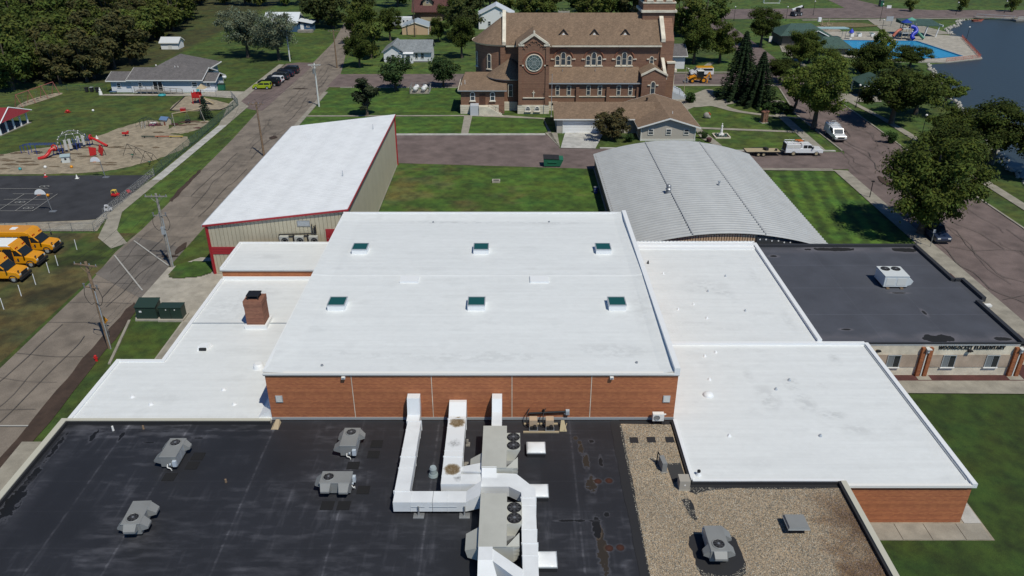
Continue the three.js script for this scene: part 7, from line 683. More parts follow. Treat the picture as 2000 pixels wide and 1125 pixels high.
// propane tanks
{ const tank = (l, x, z, turn, s = 1) => { const t = thing('propane_tank', l, 'propane tank', [x, 0, z], turn); part(t, 'tank', new THREE.CapsuleGeometry(.5 * s, 2 * s, 8, 16).rotateZ(PI / 2).translate(0, .85 * s, 0), M.white); part(t, 'dome', cyl(.16, .2, .3, 0, 1.3 * s, 0, 12), M.galv); part(t, 'saddle', [cbox(.15, .5, .7, -.8 * s, .25, 0), cbox(.15, .5, .7, .8 * s, .25, 0)], M.concrete); return t; }; tank('white propane tank on the lawn right of the white house', -66.9, -179.3, 0); tank('white propane tank in the fenced pair, left', -20.8, -168.6, PI / 2 - .1); tank('white propane tank in the fenced pair, right', -19, -168.6, PI / 2 - .1); fence('wire fence around the pair of propane tanks', [[-22, -166.6], [-17.8, -166.6], [-17.8, -170.8], [-22, -170.8], [-22, -166.6]], 1.4, false); rd('tank_pad', rect(-22, -17.8, -170.8, -166.6), M.sidewalk, .03); }
// ---------- church garden ----------
{ const s = thing('garden_statue', 'white statue in a square stone bordered flower bed', 'statue', [37.4, 0, -135]); part(s, 'bed_border', [cbox(2.6, .25, .18, 0, .12, 1.3), cbox(2.6, .25, .18, 0, .12, -1.3), cbox(.18, .25, 2.42, -1.3, .12, 0), cbox(.18, .25, 2.42, 1.3, .12, 0)], M.limestone); part(s, 'soil', cbox(2.4, .14, 2.4, 0, .08, 0), M.mulchdirt); part(s, 'pedestal', [cbox(.9, .3, .9, 0, .28, -.2), cyl(.2, .3, .5, 0, .43, -.2, 10)], M.trimwhite); part(s, 'figure', [new THREE.LatheGeometry([[.24, 0], [.22, .3], [.14, .7], [.2, .95], [.1, 1.12], [.05, 1.18], [.11, 1.28], [.09, 1.4], [0, 1.45]].map(p => new THREE.Vector2(...p)), 12).translate(0, .9, -.2)], M.trimwhite); part(s, 'planting', [[-.7, .6], [.6, .7], [.2, .9], [-.3, .8], [.9, -.3], [-.9, -.2]].map(([x, z]) => new THREE.IcosahedronGeometry(.22, 1).translate(x, .25, z)), M.shGreen);
  const m = thing('brick_monument', 'brick sign pillar standing on the church garden lawn', 'monument', [47.6, 0, -144], .35); part(m, 'pillar', cbox(1.1, 2, .8, 0, 1.05, 0), M.churchbrick); part(m, 'cap', hexa([[-.65, 2.05, .5], [.65, 2.05, .5], [.65, 2.05, -.5], [-.65, 2.05, -.5]], [[-.6, 2.15, .45], [.6, 2.35, .45], [.6, 2.35, -.45], [-.6, 2.15, -.45]]), M.chimbrick); part(m, 'plinth', cbox(1.4, .12, 1.1, 0, .06, 0), M.limestone);
  const r = thing('rock_grotto', 'small boulder shrine with red flowers on the garden lawn', 'monument', [37.4, 0, -147.2]); part(r, 'boulder', [new THREE.IcosahedronGeometry(.6, 1).scale(1, 1.1, .8).translate(0, .5, 0), new THREE.IcosahedronGeometry(.35, 1).translate(.5, .25, .2)], mat([.3, .28, .25], .9)); part(r, 'flowers', [ball(.18, .5, .95, -.1, 1, 8), ball(.15, .7, .75, .1, 1, 8)], mat([.4, .06, .02], .7));
  const b = thing('round_planter', 'dark round planter at the grey house corner path', 'planter', [34.4, 0, -131.6]); part(b, 'tub', cyl(.45, .38, .5, 0, 0, 0, 14), mat([.05, .02, .02], .7)); part(b, 'plant', new THREE.IcosahedronGeometry(.5, 1).scale(1, .5, 1).translate(0, .6, 0), mat([.07, .02, .025], .8));
  const rp = thing('red_planter', 'red flower planter behind the church front column', 'planter', [34.6, 1, -171.8]); part(rp, 'flowers', new THREE.IcosahedronGeometry(.5, 1).scale(1.2, .7, 1).translate(0, .75, 0), mat([.42, .03, .04], .7)); part(rp, 'tub', cyl(.45, .35, .55, 0, 0, 0, 12), M.dark); }
// ---------- park and lake ----------
{ const t = thing('water_slide', 'pool slide tower with blue tube, green slide and blue roof', 'water slide', [112.8, .3, -231]); for (const [x, z] of [[-1, 1], [1, 1], [-1, -1], [1, -1], [2.4, 1], [2.4, -1]]) part(t, 'post', cyl(.09, .09, 4.6, x, 0, z, 8), M.palewood); part(t, 'platform', [cbox(2.2, .12, 2.2, 0, 3, 0), cbox(3.6, .12, 2.2, .7, 1.8, 0)], M.offwhite); part(t, 'roof', new THREE.ConeGeometry(1.7, 1, 4).rotateY(PI / 4).translate(0, 5.1, 0), M.blue); part(t, 'blue_tube', tube([[1, 3.6, .4], [2.4, 3.3, .8], [2.6, 2.4, 1.6], [1.6, 1.7, 2], [1.3, 1, 2.4], [1.6, .5, 3]], .55, 30, 10), mat([.02, .04, .42], .4)); part(t, 'green_slide', tube([[2.6, 2.6, -.2], [3.6, 2, .2], [4.8, .9, .9], [5.4, .35, 1.3]], .42, 18, 8), mat([.06, .22, .15], .4)); part(t, 'pink_slide', tube([[-1, 2.8, .2], [-2.4, 2.3, .8], [-3.6, 1, 1.2]], .4, 16, 8), mat([.5, .14, .08], .5)); part(t, 'green_canopy', new THREE.ConeGeometry(1.4, .7, 6).translate(2.2, 5.4, -2), mat([.12, .34, .26], .6)); part(t, 'canopy_post', cyl(.07, .07, 5.1, 2.2, 0, -2, 8), M.steel);
  const u = thing('pool_parasol', 'closed blue pool parasol beside the bathhouse', 'parasol', [97.6, .3, -231]); part(u, 'canopy', [cyl(.1, .75, 1, 0, 1.9, 0, 8), ball(.6, 0, 2.1, 0, .9, 8)], mat([.03, .05, .5], .6)); part(u, 'pole', cyl(.05, .05, 2, 0, 0, 0, 8), M.steel); part(u, 'base', cbox(.6, .3, .6, 0, .15, 0), M.white);
  [[99.7, 'left'], [102, 'middle'], [105.8, 'right']].forEach(([x, l]) => { const c = thing('lifeguard_bin', 'white locker with teal top beside the pool, ' + l + ' one', 'locker', [x, .3, -235.4], 0, 'lockers beside the pool'); part(c, 'body', cbox(1, .9, .8, 0, .45, 0), M.white); part(c, 'top', cbox(1.1, .12, .9, -.5, .96, 0), mat([.06, .16, .16], .6)); });
  const p = thing('park_play_set', 'wooden park play set with a red slide and white tower', 'play structure', [94, 0, -247.5]); for (const [x, z] of [[-1, 0], [1, 0], [2.4, .5], [3.2, -.5], [4, .4]]) part(p, 'post', cyl(.12, .12, 2.2 + (x % 2), x, 0, z, 8), M.palewood); part(p, 'tower', cbox(.9, 1.2, .9, .2, 3.2, -.4), M.white); part(p, 'deck', cbox(2.4, .12, 1.6, .6, 1.2, 0), M.wood); part(p, 'red_slide', tube([[-1.2, 1.3, .2], [-2.4, .9, .5], [-3.2, .3, .8]], .35, 12, 7), mat([.3, .06, .05], .5)); part(p, 'brace', [bar([1, 1.8, 0], [2.4, 1.2, .5], .07), bar([2.4, 2, .5], [4, 1.6, .4], .07)], M.palewood); part(p, 'ladder', [bar([-1, 0, 1], [-.8, 1.2, .6], .05), bar([0, 0, 1], [0, 1.2, .6], .05)], M.wood); const bs = thing('blue_spinner', 'blue spinning toy in the park playground', 'toy', [82.5, 0, -246]); part(bs, 'bowl', new THREE.SphereGeometry(.8, 14, 8, 0, 6.3, PI / 2, PI / 2).translate(0, 1, 0), M.blue); part(bs, 'stem', cyl(.1, .1, .4, 0, 0, 0), M.steel); part(bs, 'rim', new THREE.TorusGeometry(.8, .06, 6, 18).rotateX(PI / 2).translate(0, 1, 0), M.blue);
  const g = thing('soccer_goal', 'white goal frame on the far top lawn', 'goal', [98.2, 0, -309]); part(g, 'frame', [bar([-3, 0, 0], [-3, 2, 0], .09), bar([3, 0, 0], [3, 2, 0], .09), bar([-3, 2, 0], [3, 2, 0], .09), bar([-3, 0, -1.5], [-3, 2, 0], .06), bar([3, 0, -1.5], [3, 2, 0], .06), bar([-3, .05, 0], [3, .05, 0], .09)], M.white);
  const pt = thing('portable_toilet', 'dark green cabin beside the top street', 'cabin', [135.6, 0, -300]); part(pt, 'cabin', cbox(1.3, 2.3, 1.3, 0, 1.25, 0), M.boxgreen); part(pt, 'door', cbox(.7, 1.8, .05, 0, 1, .67), M.green); part(pt, 'roof', cbox(1.4, .12, 1.4, 0, 2.45, 0), M.white); const ws = thing('white_sign', 'small white board at the top street kerb', 'sign', [135.8, 0, -293.5]); part(ws, 'board', cbox(1.6, 1, .06, 0, .8, 0), M.white); part(ws, 'leg', [cbox(.08, .8, .08, -.6, .4, -.06), cbox(.08, .8, .08, .6, .4, -.06)], M.steel); const bd = thing('notice_board', 'pale notice board on a post behind the picnic shelter', 'sign', [119, 0, -255]); part(bd, 'board', cbox(2.2, 1.4, .08, 0, 2.4, 0), M.galv); part(bd, 'post', cyl(.07, .07, 2, .8, 0, -.1, 8), M.steel); const ps = thing('panel_sign', 'upright white panel sign by the bathhouse path', 'sign', [73, 0, -226]); part(ps, 'panel', cbox(.8, 1.5, .1, 0, 1.2, 0), M.white); part(ps, 'post', [cbox(.08, .6, .08, -.3, .3, 0), cbox(.08, .6, .08, .3, .3, 0)], M.steel);
  const d = thing('fishing_dock', 'grey fishing dock with railings reaching into the lake', 'dock', [163, .2, -266]); part(d, 'walkway', hexa([[-8, .3, -4.6], [3, .3, .6], [3, .3, -1.2], [-8, .3, -6.6]], [[-8, .5, -4.6], [3, .5, .6], [3, .5, -1.2], [-8, .5, -6.6]]), M.greywood); part(d, 'platform', cbox(9, .5, 3.4, 6, .25, .4), M.greywood); part(d, 'railing', [bar([2, 1.4, 2], [10.4, 1.4, 2], .06), bar([2, .9, 2], [10.4, .9, 2], .05), ...[2, 4, 6, 8, 10.3].map(x => bar([x, .4, 2], [x, 1.4, 2], .05)), bar([-8, 1.4, -4.6], [2, 1.4, .4], .06), ...[0, 1, 2, 3, 4].map(k => bar([-8 + k * 2.4, .4, -4.6 + k * 1.15], [-8 + k * 2.4, 1.4, -4.6 + k * 1.15], .05))], M.galv); const bt = thing('small_boat', 'faded red boat on the lake near the dock', 'boat', [152.6, .05, -265.4], .2); part(bt, 'hull', hexa([[-1.6, 0, .4], [1.6, 0, .3], [1.6, 0, -.3], [-1.6, 0, -.4]], [[-1.9, .5, .6], [2.4, .6, .1], [2.4, .6, -.1], [-1.9, .5, -.6]]), mat([.3, .08, .05], .6)); part(bt, 'seat', cbox(.3, .08, 1, 0, .55, 0), M.wood); }

{ const t = thing('manhole_riser', 'small pale concrete riser on the worn back lawn', 'concrete box', [-2.4, 0, -111.2]); part(t, 'frame', [cbox(1.2, .3, .16, 0, .15, .42), cbox(1.2, .3, .16, 0, .15, -.42), cbox(.16, .3, .68, -.52, .15, 0), cbox(.16, .3, .68, .52, .15, 0)], M.concrete); part(t, 'lid', cbox(.85, .08, .66, 0, .12, 0), M.black); }

{ const t = thing('stone_marker', 'grey stone marker with dark diamond rising behind the church ridge', 'monument', [16.2, 0, -254]); part(t, 'shaft', cbox(3, 4.4, 1.2, 0, 2.2, 0), mat([.34, .33, .31], .9)); part(t, 'cap', [cbox(3.5, .5, 1.6, 0, 4.65, 0)], M.concrete); part(t, 'emblem', new THREE.BoxGeometry(1.1, 1.1, .08).rotateZ(PI / 4).translate(0, 3.4, .62), M.dark); part(t, 'planting', [[-1, 5], [0, 5.15], [1, 5]].map(([x, y]) => new THREE.IcosahedronGeometry(.6, 1).scale(1, .6, 1).translate(x, y, 0)), mat([.07, .1, .035], .9)); }

// ---------- roof equipment ----------
function profZ(pts, x0, x1) { const s = new THREE.Shape(pts.map(p => new THREE.Vector2(...p))); return new THREE.ExtrudeGeometry(s, { depth: x1 - x0, bevelEnabled: false }).rotateY(-PI / 2).translate(x1, 0, 0); }
const Y0 = 3.3;
function fanSet(p, x, y, z, r, m = M.dark) { const f = wpl(p, 'fan_ring', new THREE.TorusGeometry(r, .045, 6, 24).rotateX(PI / 2).translate(x, y, z), m); wpl(f, 'fan_well', new THREE.CylinderGeometry(r, r, .012, 24).translate(x, y + .004, z), M.dark); wpl(f, 'fan_blades', [0, 1, 2, 3].map(k => cbox(r * 1.8, .015, r * .32).rotateX(.25).rotateY(k * PI / 4).translate(x, y + .03, z)), mat([.06, .06, .065], .5)); wpl(f, 'fan_guard', [.45, .75].map(k => new THREE.TorusGeometry(r * k, .012, 4, 20).rotateX(PI / 2).translate(x, y + .05, z)), M.dark); wpl(f, 'fan_hub', cyl(r * .18, r * .2, .05, x, y + .02, z, 10), M.steel); return f; }
function wpl(p, n, g, m, l) { return part(p, n, g, m, l); }
let hv;
[[-24.15, -43.5, 0, 'grey hooded roof unit on the black roof, left of the rear pair'], [-11.75, -44.7, 0, 'grey hooded roof unit nearest the brick wall'], [-11.9, -40.4, PI / 2, 'grey hooded roof unit lying crosswise beside the white duct'], [-24, -37.1, PI + .05, 'grey hooded roof unit lowest on the black roof'], [12.55, -34.9, PI, 'grey hooded roof unit on the gravel roof']].forEach(([x, z, t, l]) => {
  if (hv) { copyOf(hv, l, [x, Y0, z], t); return; } hv = thing('packaged_roof_unit', l, 'air conditioner', [x, Y0, z], t, 'hooded roof units');
  part(hv, 'curb', cbox(.95, .24, 1.75, 0, .12, 0), M.black); part(hv, 'casing', [cbox(1.12, .86, 2.02, 0, .69, 0)], M.hvac); part(hv, 'top_cover', [hexa([[-.6, 1.12, 1.05], [.6, 1.12, 1.05], [.6, 1.12, -1.05], [-.6, 1.12, -1.05]], [[-.57, 1.17, 1.02], [.57, 1.17, 1.02], [.57, 1.17, -1.02], [-.57, 1.17, -1.02]])], M.hvac);
  const hood = (z0, z1, s, d = .5) => part(hv, 'side_hood', hexa([[s * .56, .5, z0], [s * (.56 + d), .6, z0 + .08], [s * (.56 + d), .6, z1 - .08], [s * .56, .5, z1]], [[s * .56, 1.15, z0], [s * (.56 + d), .74, z0 + .08], [s * (.56 + d), .74, z1 - .08], [s * .56, 1.15, z1]]), M.hvac); hood(-.98, -.25, -1, .42); hood(.25, 1, -1, .5); hood(-.98, -.4, 1, .38); part(hv, 'end_hood', hexa([[-.4, .6, -1.01], [.4, .6, -1.01], [.36, .7, -1.4], [-.36, .7, -1.4]], [[-.4, 1.15, -1.01], [.4, 1.15, -1.01], [.36, .85, -1.4], [-.36, .85, -1.4]]), M.hvac);
  fanSet(hv, 0, 1.18, -.5, .38, M.hvac); part(hv, 'electric_box', [cbox(.26, .45, .2, .45, .62, 1.1), cbox(.1, .1, .1, .1, .5, 1.06)], mat([.5, .56, .62], .5)); part(hv, 'condensate_pipe', tube([[-.1, .5, 1.02], [-.1, .3, 1.14], [.1, .22, 1.16], [.15, .02, 1.14]], .035, 12), M.trimwhite); part(hv, 'panel_seam', [cbox(.012, .7, 1.9, .563, .68, 0), cbox(.02, .7, .02, .57, .68, .2)], M.galv); });
[[-22.7, -43.9], [-22.75, -42.9], [-23.9, -41.7], [-10, -45.3], [-10.05, -44.1], [-11.3, -42.9], [-10.15, -40.4], [-12.3, -38.9], [-11.2, -38.9]].forEach(([x, z]) => wp(south, 'walkway_pad', cbox(.85, .03, .8, x, 3.32, z), mat([.008, .008, .009], .9)));
// two large roof top units
const U = thing('rooftop_unit', 'large beige roof unit with two fans nearest the brick wall', 'air conditioner', [-1.2, Y0, -43], 0, 'large beige roof units');
{ const m = M.rtu; part(U, 'curb', cbox(1.5, .28, 4.3, 0, .14, 0), M.black); part(U, 'casing', box(-.85, .8, .28, 1.6, -2.3, 2.2), m); part(U, 'top_cover', box(-.88, .83, 1.6, 1.66, -2.33, 2.23), m); for (const z of [-1.2, -.1, 1]) part(U, 'panel_seam', [box(-.862, -.85, .35, 1.55, z - .01, z + .01)], M.steel);
  part(U, 'condenser_section', hexa([[.83, .75, .45], [1.35, .75, .45], [1.35, .75, -1.6], [.83, .75, -1.6]], [[.83, 1.58, .3], [1.78, 1.58, .3], [1.78, 1.58, -1.6], [.83, 1.58, -1.6]]), m); part(U, 'coil', hexa([[.83, .3, .9], [1.3, .3, .45], [1.3, .3, -1.6], [.83, .3, -1.6]], [[.83, .75, .9], [1.36, .75, .5], [1.36, .75, -1.6], [.83, .75, -1.6]]), M.steel); fanSet(U, 1.3, 1.6, -1.1, .42); fanSet(U, 1.3, 1.6, -.18, .42); part(U, 'intake_hood', hexa([[.8, .35, 2.2], [1.25, .35, 2.2], [1.55, .35, 1.9], [1.55, .35, .9]].map(a => a), [[.8, 1.62, 2.2], [1.2, 1.62, 2.2], [1.6, 1.35, 1.9], [1.6, 1.5, .95]]), m); part(U, 'hood_fins', [0, 1, 2].map(k => poly([[1.25, 1.5 - k * .3, 2.21], [1.62, 1.4 - k * .3, 1.95], [1.58, 1.2 - k * .3, 1.95]], [[0, 1, 2]])), m);
  part(U, 'side_hood', hexa([[-.86, .35, 2.1], [-1.55, .4, 1.9], [-1.55, .4, .5], [-.86, .35, .35]], [[-.86, 1.4, 2.1], [-1.7, .95, 1.85], [-1.7, .95, .5], [-.86, 1.4, .35]]), m); part(U, 'rating_plate', [cbox(.02, .16, .12, -.87, 1.1, -.4)], M.dark); }
copyOf(U, 'large beige roof unit with two fans lower in the picture', [-1.15, Y0, -35.95]);
// white ducts
{ const d1 = thing('roof_duct', 'white duct bending in an L from the wall across the black roof', 'duct', [-6, Y0, -42]); const m = M.duct; wp(d1, 'riser', profZ([[-48.19, 5.78], [-47.62, 5.74], [-47.3, 4.45], [-46.6, 4.4], [-46.6, 3.6], [-47.7, 3.6], [-48.19, 4.6]], -7.9, -6.95), m); wp(d1, 'duct_section', box(-7.8, -6.8, 3.6, 4.4, -46.6, -42.6), m); wp(d1, 'duct_section', box(-7.78, -6.78, 3.6, 4.395, -42.56, -39.1), m); wp(d1, 'duct_section', box(-7.75, -5.2, 3.6, 4.39, -39.1, -38.05), m); wp(d1, 'duct_section', box(-5.17, -3, 3.6, 4.385, -39.1, -38.05), m); wp(d1, 'transition', hexa([[-3, 3.6, -38.05], [-2.05, 3.7, -38.25], [-2.05, 3.7, -39.6], [-3, 3.6, -39.1]], [[-3, 4.39, -38.05], [-2.05, 4.85, -38.25], [-2.05, 4.85, -39.6], [-3, 4.39, -39.1]]), m); for (const z of [-46.6, -42.58, -39.1]) wp(d1, 'flange', [box(-7.85, -6.75, 3.56, 4.43, z - .03, z + .03)], m); wp(d1, 'stiffener', [box(-6.6, -5.7, 4, 4.03, -38.05, -38.02), box(-5.4, -3.6, 4, 4.03, -38.05, -38.02)], M.galv); for (const x of [-6.1, -3.1]) wp(d1, 'support', [box(x - .05, x + .05, 3.3, 4.1, -38.02, -37.94), box(x - .35, x + .35, 3.3, 3.36, -38.2, -37.7)], M.steel);
  const st = tex(128, 1024, (u, v) => { const x = -4.75 + u * 1.3, z = -48.2 + v * 8.7, n = fbm(x * 5 + 9, z * 5 + 200, 4096, 4, 91), f = fbm(x * 16 + 9, z * 16 + 200, 4096, 3, 92); let b = 0, gk = 0; for (const [bx, bz, r, k] of [[-4.05, -46.2, .62, 1], [-4.1, -41.05, .6, 1]]) { const q = Math.hypot((x - bx) / r, (z - bz) / (r * 1.05)) + (n - .5) * .45; if (q < 1) b = Math.max(b, Math.min(1, (1 - q) * 3.2) * (.5 + f * .7)); } for (const [bx, bz, r] of [[-4.1, -43.8, .5], [-3.6, -40.2, .4]]) { const q = Math.hypot((x - bx) / r, (z - bz) / r) + (n - .5) * .9; if (q < 1) gk = Math.max(gk, (1 - q) * f); } const k = 238 * (1 - gk * .5); return [k + (112 - k) * b, k + (90 - k) * b, k + (58 - k) * b]; });
  const ms = ownUV(new THREE.MeshStandardMaterial({ color: C(.86, .88, .89), map: st, roughness: .5, side: THREE.DoubleSide })); ms.userData.fit = roofSheet(-4.75, -3.45, -48.2, -39.5);
  const d2 = thing('roof_duct', 'straight white duct with brown rust stains on top', 'duct', [-4.1, Y0, -44]); wroof(d2, 'duct_section', profZ([[-48.19, 5.2], [-47.9, 5.2], [-46.9, 4.62], [-39.6, 4.55], [-39.6, 3.65], [-48.19, 3.65]], -4.75, -3.45), ms); wp(d2, 'flange', [box(-4.8, -3.4, 3.62, 4.66, -46.62, -46.56), box(-4.8, -3.4, 3.62, 4.62, -42.4, -42.34)], m); wp(d2, 'support', [box(-3.4, -3.1, 3.3, 3.4, -45.4, -45), box(-3.35, -3.2, 3.4, 3.8, -45.25, -45.15), box(-3.4, -3.1, 3.3, 3.4, -43.2, -42.8)], M.greywood);
  const d3 = thing('roof_duct', 'short white duct dropping from the wall into the rear beige unit', 'duct', [-1, Y0, -46.5]); wp(d3, 'riser', profZ([[-48.19, 5.78], [-47.6, 5.74], [-47, 4.95], [-45.4, 4.75], [-45.4, 3.9], [-47.4, 3.9], [-48.19, 4.9]], -1.5, -.75), m); wp(d3, 'flange', box(-1.55, -.7, 3.85, 4.82, -45.46, -45.36), m);
  const d4 = thing('roof_duct', 'white cross duct turning down the right side of the lower beige unit', 'duct', [0, Y0, -38]); wp(d4, 'cross_section', box(-3.45, -2.05, 3.68, 4.53, -40.6, -39.62), m); wp(d4, 'elbow', slabGeo([[-2.05, -39.3], [-2.05, -40.62], [-.5, -40.62], [.3, -40.55], [1.55, -39.1], [1.55, -38.3], [.62, -38.3], [.6, -38.75], [-.2, -39.3]], 3.75, 4.6), m); wp(d4, 'duct_section', box(.6, 1.53, 3.76, 4.58, -38.3, -34.4), m); wp(d4, 'duct_section', box(.62, 1.55, 3.76, 4.575, -34.36, -28), m); wp(d4, 'flange', [box(.55, 1.6, 3.72, 4.62, -38.33, -38.26), box(.56, 1.6, 3.72, 4.61, -34.4, -34.34)], m); wp(d4, 'unit_connection', hexa([[-2.05, 3.75, -39.7], [-1.05, 3.75, -39.7], [-1.05, 3.75, -40.85], [-2.05, 3.75, -40.85]], [[-2.05, 4.62, -40.2], [-1.05, 4.62, -40.2], [-1.05, 4.98, -40.85], [-2.05, 4.98, -40.85]]), m); wp(d4, 'side_branch', hexa([[-3.45, 3.7, -40.9], [-2.05, 3.8, -40.65], [-2.05, 3.8, -41.6], [-3.45, 3.7, -41.4]], [[-3.45, 4.5, -40.9], [-2.05, 4.7, -40.65], [-2.05, 4.7, -41.6], [-3.45, 4.5, -41.4]]), m);
  const d5 = thing('roof_duct', 'white duct across the front of the lower beige unit at the bottom edge', 'duct', [-.6, Y0, -32.5]); wp(d5, 'unit_connection', box(-2, -1.15, 3.7, 4.96, -33.72, -32.7), m); wp(d5, 'diagonal_section', hexa([[-1.15, 3.75, -32.7], [.62, 3.75, -31.3], [.62, 3.75, -32.3], [-1.15, 3.75, -33.6]], [[-1.15, 4.9, -32.7], [.62, 4.62, -31.3], [.62, 4.62, -32.3], [-1.15, 4.9, -33.6]]), m); wp(d5, 'drop_section', hexa([[-2, 3.5, -31], [-.6, 3.5, -31], [-1.15, 3.5, -32.7], [-2, 3.5, -32.7]], [[-2, 4.2, -31], [-.6, 4.2, -31], [-1.15, 4.95, -32.7], [-2, 4.95, -32.7]]), m); }
{ const rib = (p, list) => list.forEach(a => wp(p, 'standing_seam', box(...a), M.duct)); const [a1, a2, , a4] = scene.children.filter(o => /^roof_duct/.test(o.name));
  const L1 = []; for (let z = -45.6; z < -39.6; z += 2.1) L1.push([-7.83, -6.77, 3.592, 4.408, z - .012, z + .012]); for (let x = -6.6; x < -3.2; x += 2.4) L1.push([x - .012, x + .012, 3.58, 4.412, -39.12, -38.03]); rib(a1, L1); const L2 = []; for (let z = -45.6; z < -39.9; z += 2.6) L2.push([-4.77, -3.43, 3.63, 4.62 + (z + 45.6) * -.008, z - .012, z + .012]); rib(a2, L2); const L4 = []; for (let z = -37.6; z < -31; z += 2.1) L4.push([.58, 1.57, 3.74, 4.6, z - .012, z + .012]); rib(a4, L4); }
// domed roof lights on curbs
{ const dome = new THREE.MeshStandardMaterial({ color: C(.82, .83, .83), roughness: .25, side: THREE.DoubleSide }); [[1.75, -44.4, 'white domed roof light nearest the brick wall'], [1.78, -39.9, 'white domed roof light beside the white duct elbow'], [2.05, -33.9, 'white domed roof light at the bottom edge']].forEach(([x, z, l]) => { const t = thing('roof_light', l, 'skylight', [x, Y0, z], 0, 'domed roof lights'); part(t, 'curb', cbox(1.32, .34, 1.22, 0, .17, 0), M.black); part(t, 'frame', cbox(1.38, .08, 1.28, 0, .38, 0), M.galv); const g = new THREE.SphereGeometry(1, 16, 8, 0, 2 * PI, 0, PI / 2); const p = g.attributes.position; for (let i = 0; i < p.count; i++) { let x = p.getX(i), y = p.getY(i), z = p.getZ(i); const k = Math.max(Math.abs(x), Math.abs(z), 1e-6), r = Math.hypot(x, z); p.setXYZ(i, x / k * r * .64 || 0, y * .16, z / k * r * .59 || 0); } g.computeVertexNormals(); part(t, 'dome', g.translate(0, .42, 0), dome); }); }
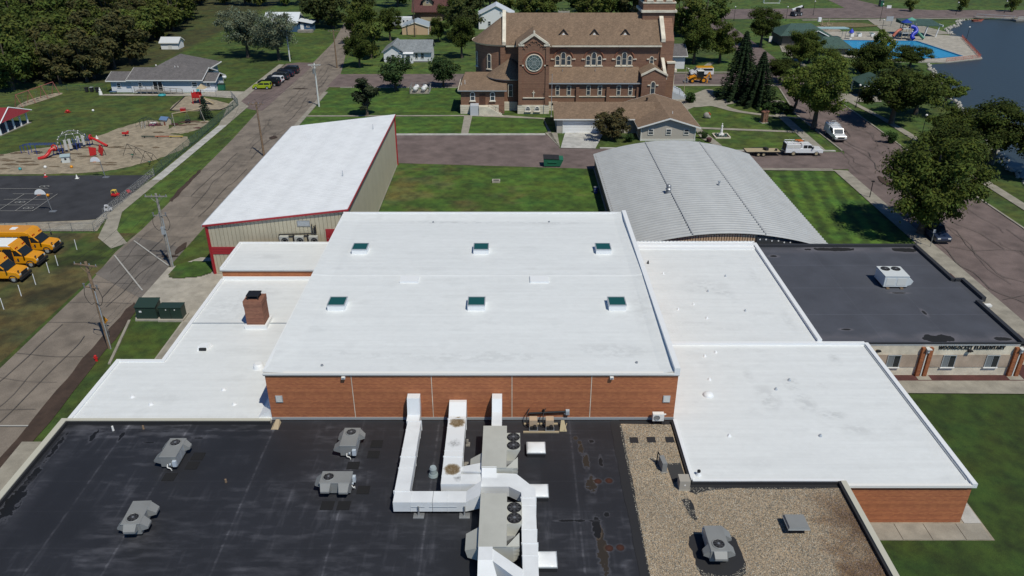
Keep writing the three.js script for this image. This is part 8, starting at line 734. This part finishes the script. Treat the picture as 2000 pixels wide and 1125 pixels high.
// small equipment by the wall
{ [[1.62, 'tan condensing unit against the gymnasium wall, left one'], [2.86, 'tan condensing unit against the gymnasium wall, right one']].forEach(([x, l]) => { const t = thing('condensing_unit', l, 'condenser', [x, Y0, -47.25], 0, 'tan condensers at the wall'); part(t, 'cabinet', cbox(.6, .6, .55, 0, .5, -.1), mat([.5, .38, .26], .6)); part(t, 'compressor', [cyl(.14, .14, .34, .1, .1, .35, 10), cbox(.25, .22, .2, -.12, .22, .35)], M.dark); part(t, 'frame', [cbox(.7, .06, .06, 0, .14, .55), cbox(.06, .4, .06, .3, .25, .5), cbox(.06, .4, .06, -.3, .25, .5)], M.steel); part(t, 'suction_pipe', tube([[-.35, .3, .2], [-.5, .6, .1], [-.45, 1, -.5], [-.3, 1.15, -.85]], .04, 16), M.dark); });
  const s = thing('timber_sleeper', 'pale timber sleepers under the tan condensers', 'sleeper', [2.2, Y0, -46.8]); part(s, 'sleeper', [cbox(2.7, .1, .14, 0, .05, .15)], M.palewood); part(s, 'rear_sleeper', cbox(2.6, .1, .14, 0, .05, -.85), M.palewood);
  const p = thing('wall_pipe', 'dark insulated pipe along the foot of the brick wall', 'pipe', [2.8, 4, -48.1]); part(p, 'pipe', [bar([-1.5, .0, 0], [1.5, .18, 0], .09), bar([-.4, .02, 0], [-.4, .4, 0], .05)], M.dark); part(p, 'elbow', tube([[1.5, .18, 0], [1.6, .2, 0], [1.35, .3, 0]], .07, 8), M.dark); const b = thing('meter_cabinet', 'small grey meter box on the gymnasium brick wall', 'electrical box', [4.25, 3.9, -48.1]); part(b, 'box', cbox(.28, .42, .2, 0, .25, .05), mat([.45, .5, .54], .5)); part(b, 'door', cbox(.22, .3, .02, 0, .22, .16), M.galv); part(b, 'conduit', bar([-.2, 0, 0], [-.25, .2, 0], .04), M.galv);
  const r = thing('roof_ramp', 'small tan wooden wedge beside the condensers', 'wedge', [3.85, Y0, -47.1]); part(r, 'wedge', hexa([[-.25, 0, .35], [.3, 0, .35], [.2, 0, -.35], [-.15, 0, -.35]], [[-.25, .04, .35], [.3, .04, .35], [.12, .55, -.35], [-.12, .55, -.35]]), mat([.4, .33, .2], .8)); part(r, 'edge', bar([.1, .1, .35], [.32, .3, -.3], .03), M.palewood);
  const w = thing('mini_split', 'white outdoor unit on a stand at the gymnasium corner', 'condenser', [11.15, Y0, -47.75]); part(w, 'cabinet', cbox(.85, .62, .36, 0, .68, 0), M.trimwhite); part(w, 'fan_grille', [new THREE.TorusGeometry(.22, .03, 6, 18).translate(-.12, .68, .19), new THREE.CylinderGeometry(.2, .2, .02, 18).rotateX(PI / 2).translate(-.12, .68, .18)], M.steel); part(w, 'stand', [cbox(.05, .38, .3, -.3, .19, 0), cbox(.05, .38, .3, .3, .19, 0), bar([.45, .5, 0], [.5, 0, .2], .03)], M.dark); part(w, 'line_cover', cbox(.2, .08, .08, .52, .8, -.1), M.trimwhite);
  const g = thing('roof_fan', 'blue grey gravity ventilator between the two long ducts', 'ventilator', [-5.5, Y0, -41.9]); part(g, 'base', cyl(.3, .36, .2, 0, 0, 0, 16), mat([.3, .36, .38], .5)); part(g, 'stack', cyl(.22, .26, .4, 0, .2, 0, 16), mat([.3, .36, .38], .5)); part(g, 'cap', [cyl(.2, .26, .16, 0, .6, 0, 16)], mat([.34, .4, .42], .5));
  const a = thing('slim_condenser', 'slim upright grey condenser on the gravel', 'condenser', [10.65, Y0, -42.6], .12); part(a, 'cabinet', cbox(.34, .75, .9, 0, .45, 0), M.hvac); part(a, 'louvres', [0, 1, 2, 3].map(k => cbox(.02, .06, .7, .18, .25 + k * .14, 0)), M.steel); part(a, 'base_board', cbox(.5, .06, 1.1, 0, .04, 0), M.greywood); part(a, 'conduit', [bar([-.1, .8, -.45], [-.25, 1.1, -.5], .04), bar([-.3, 0, -.5], [-.25, 1.1, -.5], .04)], M.dark);
  const c = thing('box_condenser', 'tan box condenser on the gravel beside the white roof corner', 'condenser', [11.75, Y0, -40.7]); part(c, 'cabinet', cbox(.72, .75, .75, 0, .45, 0), mat([.38, .35, .3], .6)); part(c, 'logo_disc', cyl(.06, .06, .02, 0, 0, 0, 10).rotateX(PI / 2).translate(0, .5, .38), M.trimwhite); part(c, 'base', cbox(.8, .08, .85, 0, .04, 0), M.concrete); part(c, 'pipes', [tube([[0, .4, -.38], [0, .5, -.7], [.2, .15, -.9], [.5, .1, -1]], .04, 12), tube([[-.2, .4, -.38], [-.5, .3, -.5], [-.6, .05, -.4]], .04, 10)], M.dark);
  const v = thing('relief_hood', 'flat grey relief hood on the gravel roof', 'ventilator', [18.15, Y0, -36.8]); part(v, 'curb', cbox(.9, .35, .8, 0, .18, 0), M.black); part(v, 'neck', cbox(.8, .2, .7, 0, .42, 0), M.galv); part(v, 'hood', hexa([[-.68, .55, .62], [.68, .55, .62], [.68, .55, -.62], [-.68, .55, -.62]], [[-.62, .72, .56], [.62, .72, .56], [.62, .72, -.56], [-.62, .72, -.56]]), M.hvac); part(v, 'drip_lip', cbox(1.4, .04, 1.28, 0, .53, 0), M.galv);
  for (const [x, z, h] of [[-30.2, -46.9, .4], [-28, -47.1, .3], [-19.8, -41.2, .25]]) wp(south, 'vent_pipe', [cyl(.07, .09, h, x, 3.3, z, 8)], h > .35 ? M.trimwhite : M.wood);
  const e = thing('classroom_roof_unit', 'pale rooftop unit with two fans on the dark classroom roof', 'air conditioner', [39.1, 3.42, -71], -.02); part(e, 'curb', cbox(2.3, .2, 2, 0, .1, 0), M.black); part(e, 'casing', box(-1.25, 1.15, .2, 1.35, -1.15, 1.15), mat([.62, .65, .65], .5, { map: G.metal })); part(e, 'top_cover', box(-1.28, 1.18, 1.35, 1.4, -1.18, 1.18), mat([.62, .65, .65], .5)); fanSet(e, -.62, 1.42, -.55, .42); fanSet(e, .45, 1.42, -.55, .42); part(e, 'intake_hood', hexa([[1.16, .3, 1.1], [1.5, .4, 1.1], [1.5, .4, -.2], [1.16, .3, -.2]], [[1.16, 1.2, 1.1], [1.7, .8, 1.1], [1.7, .8, -.2], [1.16, 1.2, -.2]]), mat([.62, .65, .65], .5)); part(e, 'access_panel', [cbox(.9, .8, .02, -.6, .75, 1.16), cbox(.9, .8, .02, .5, .75, 1.16)], M.offwhite); part(e, 'support_block', [cbox(.3, .12, .2, -.8, .06, 1.25), cbox(.3, .12, .2, .6, .06, 1.25)], M.wood); }
renderer.render(scene, camera);
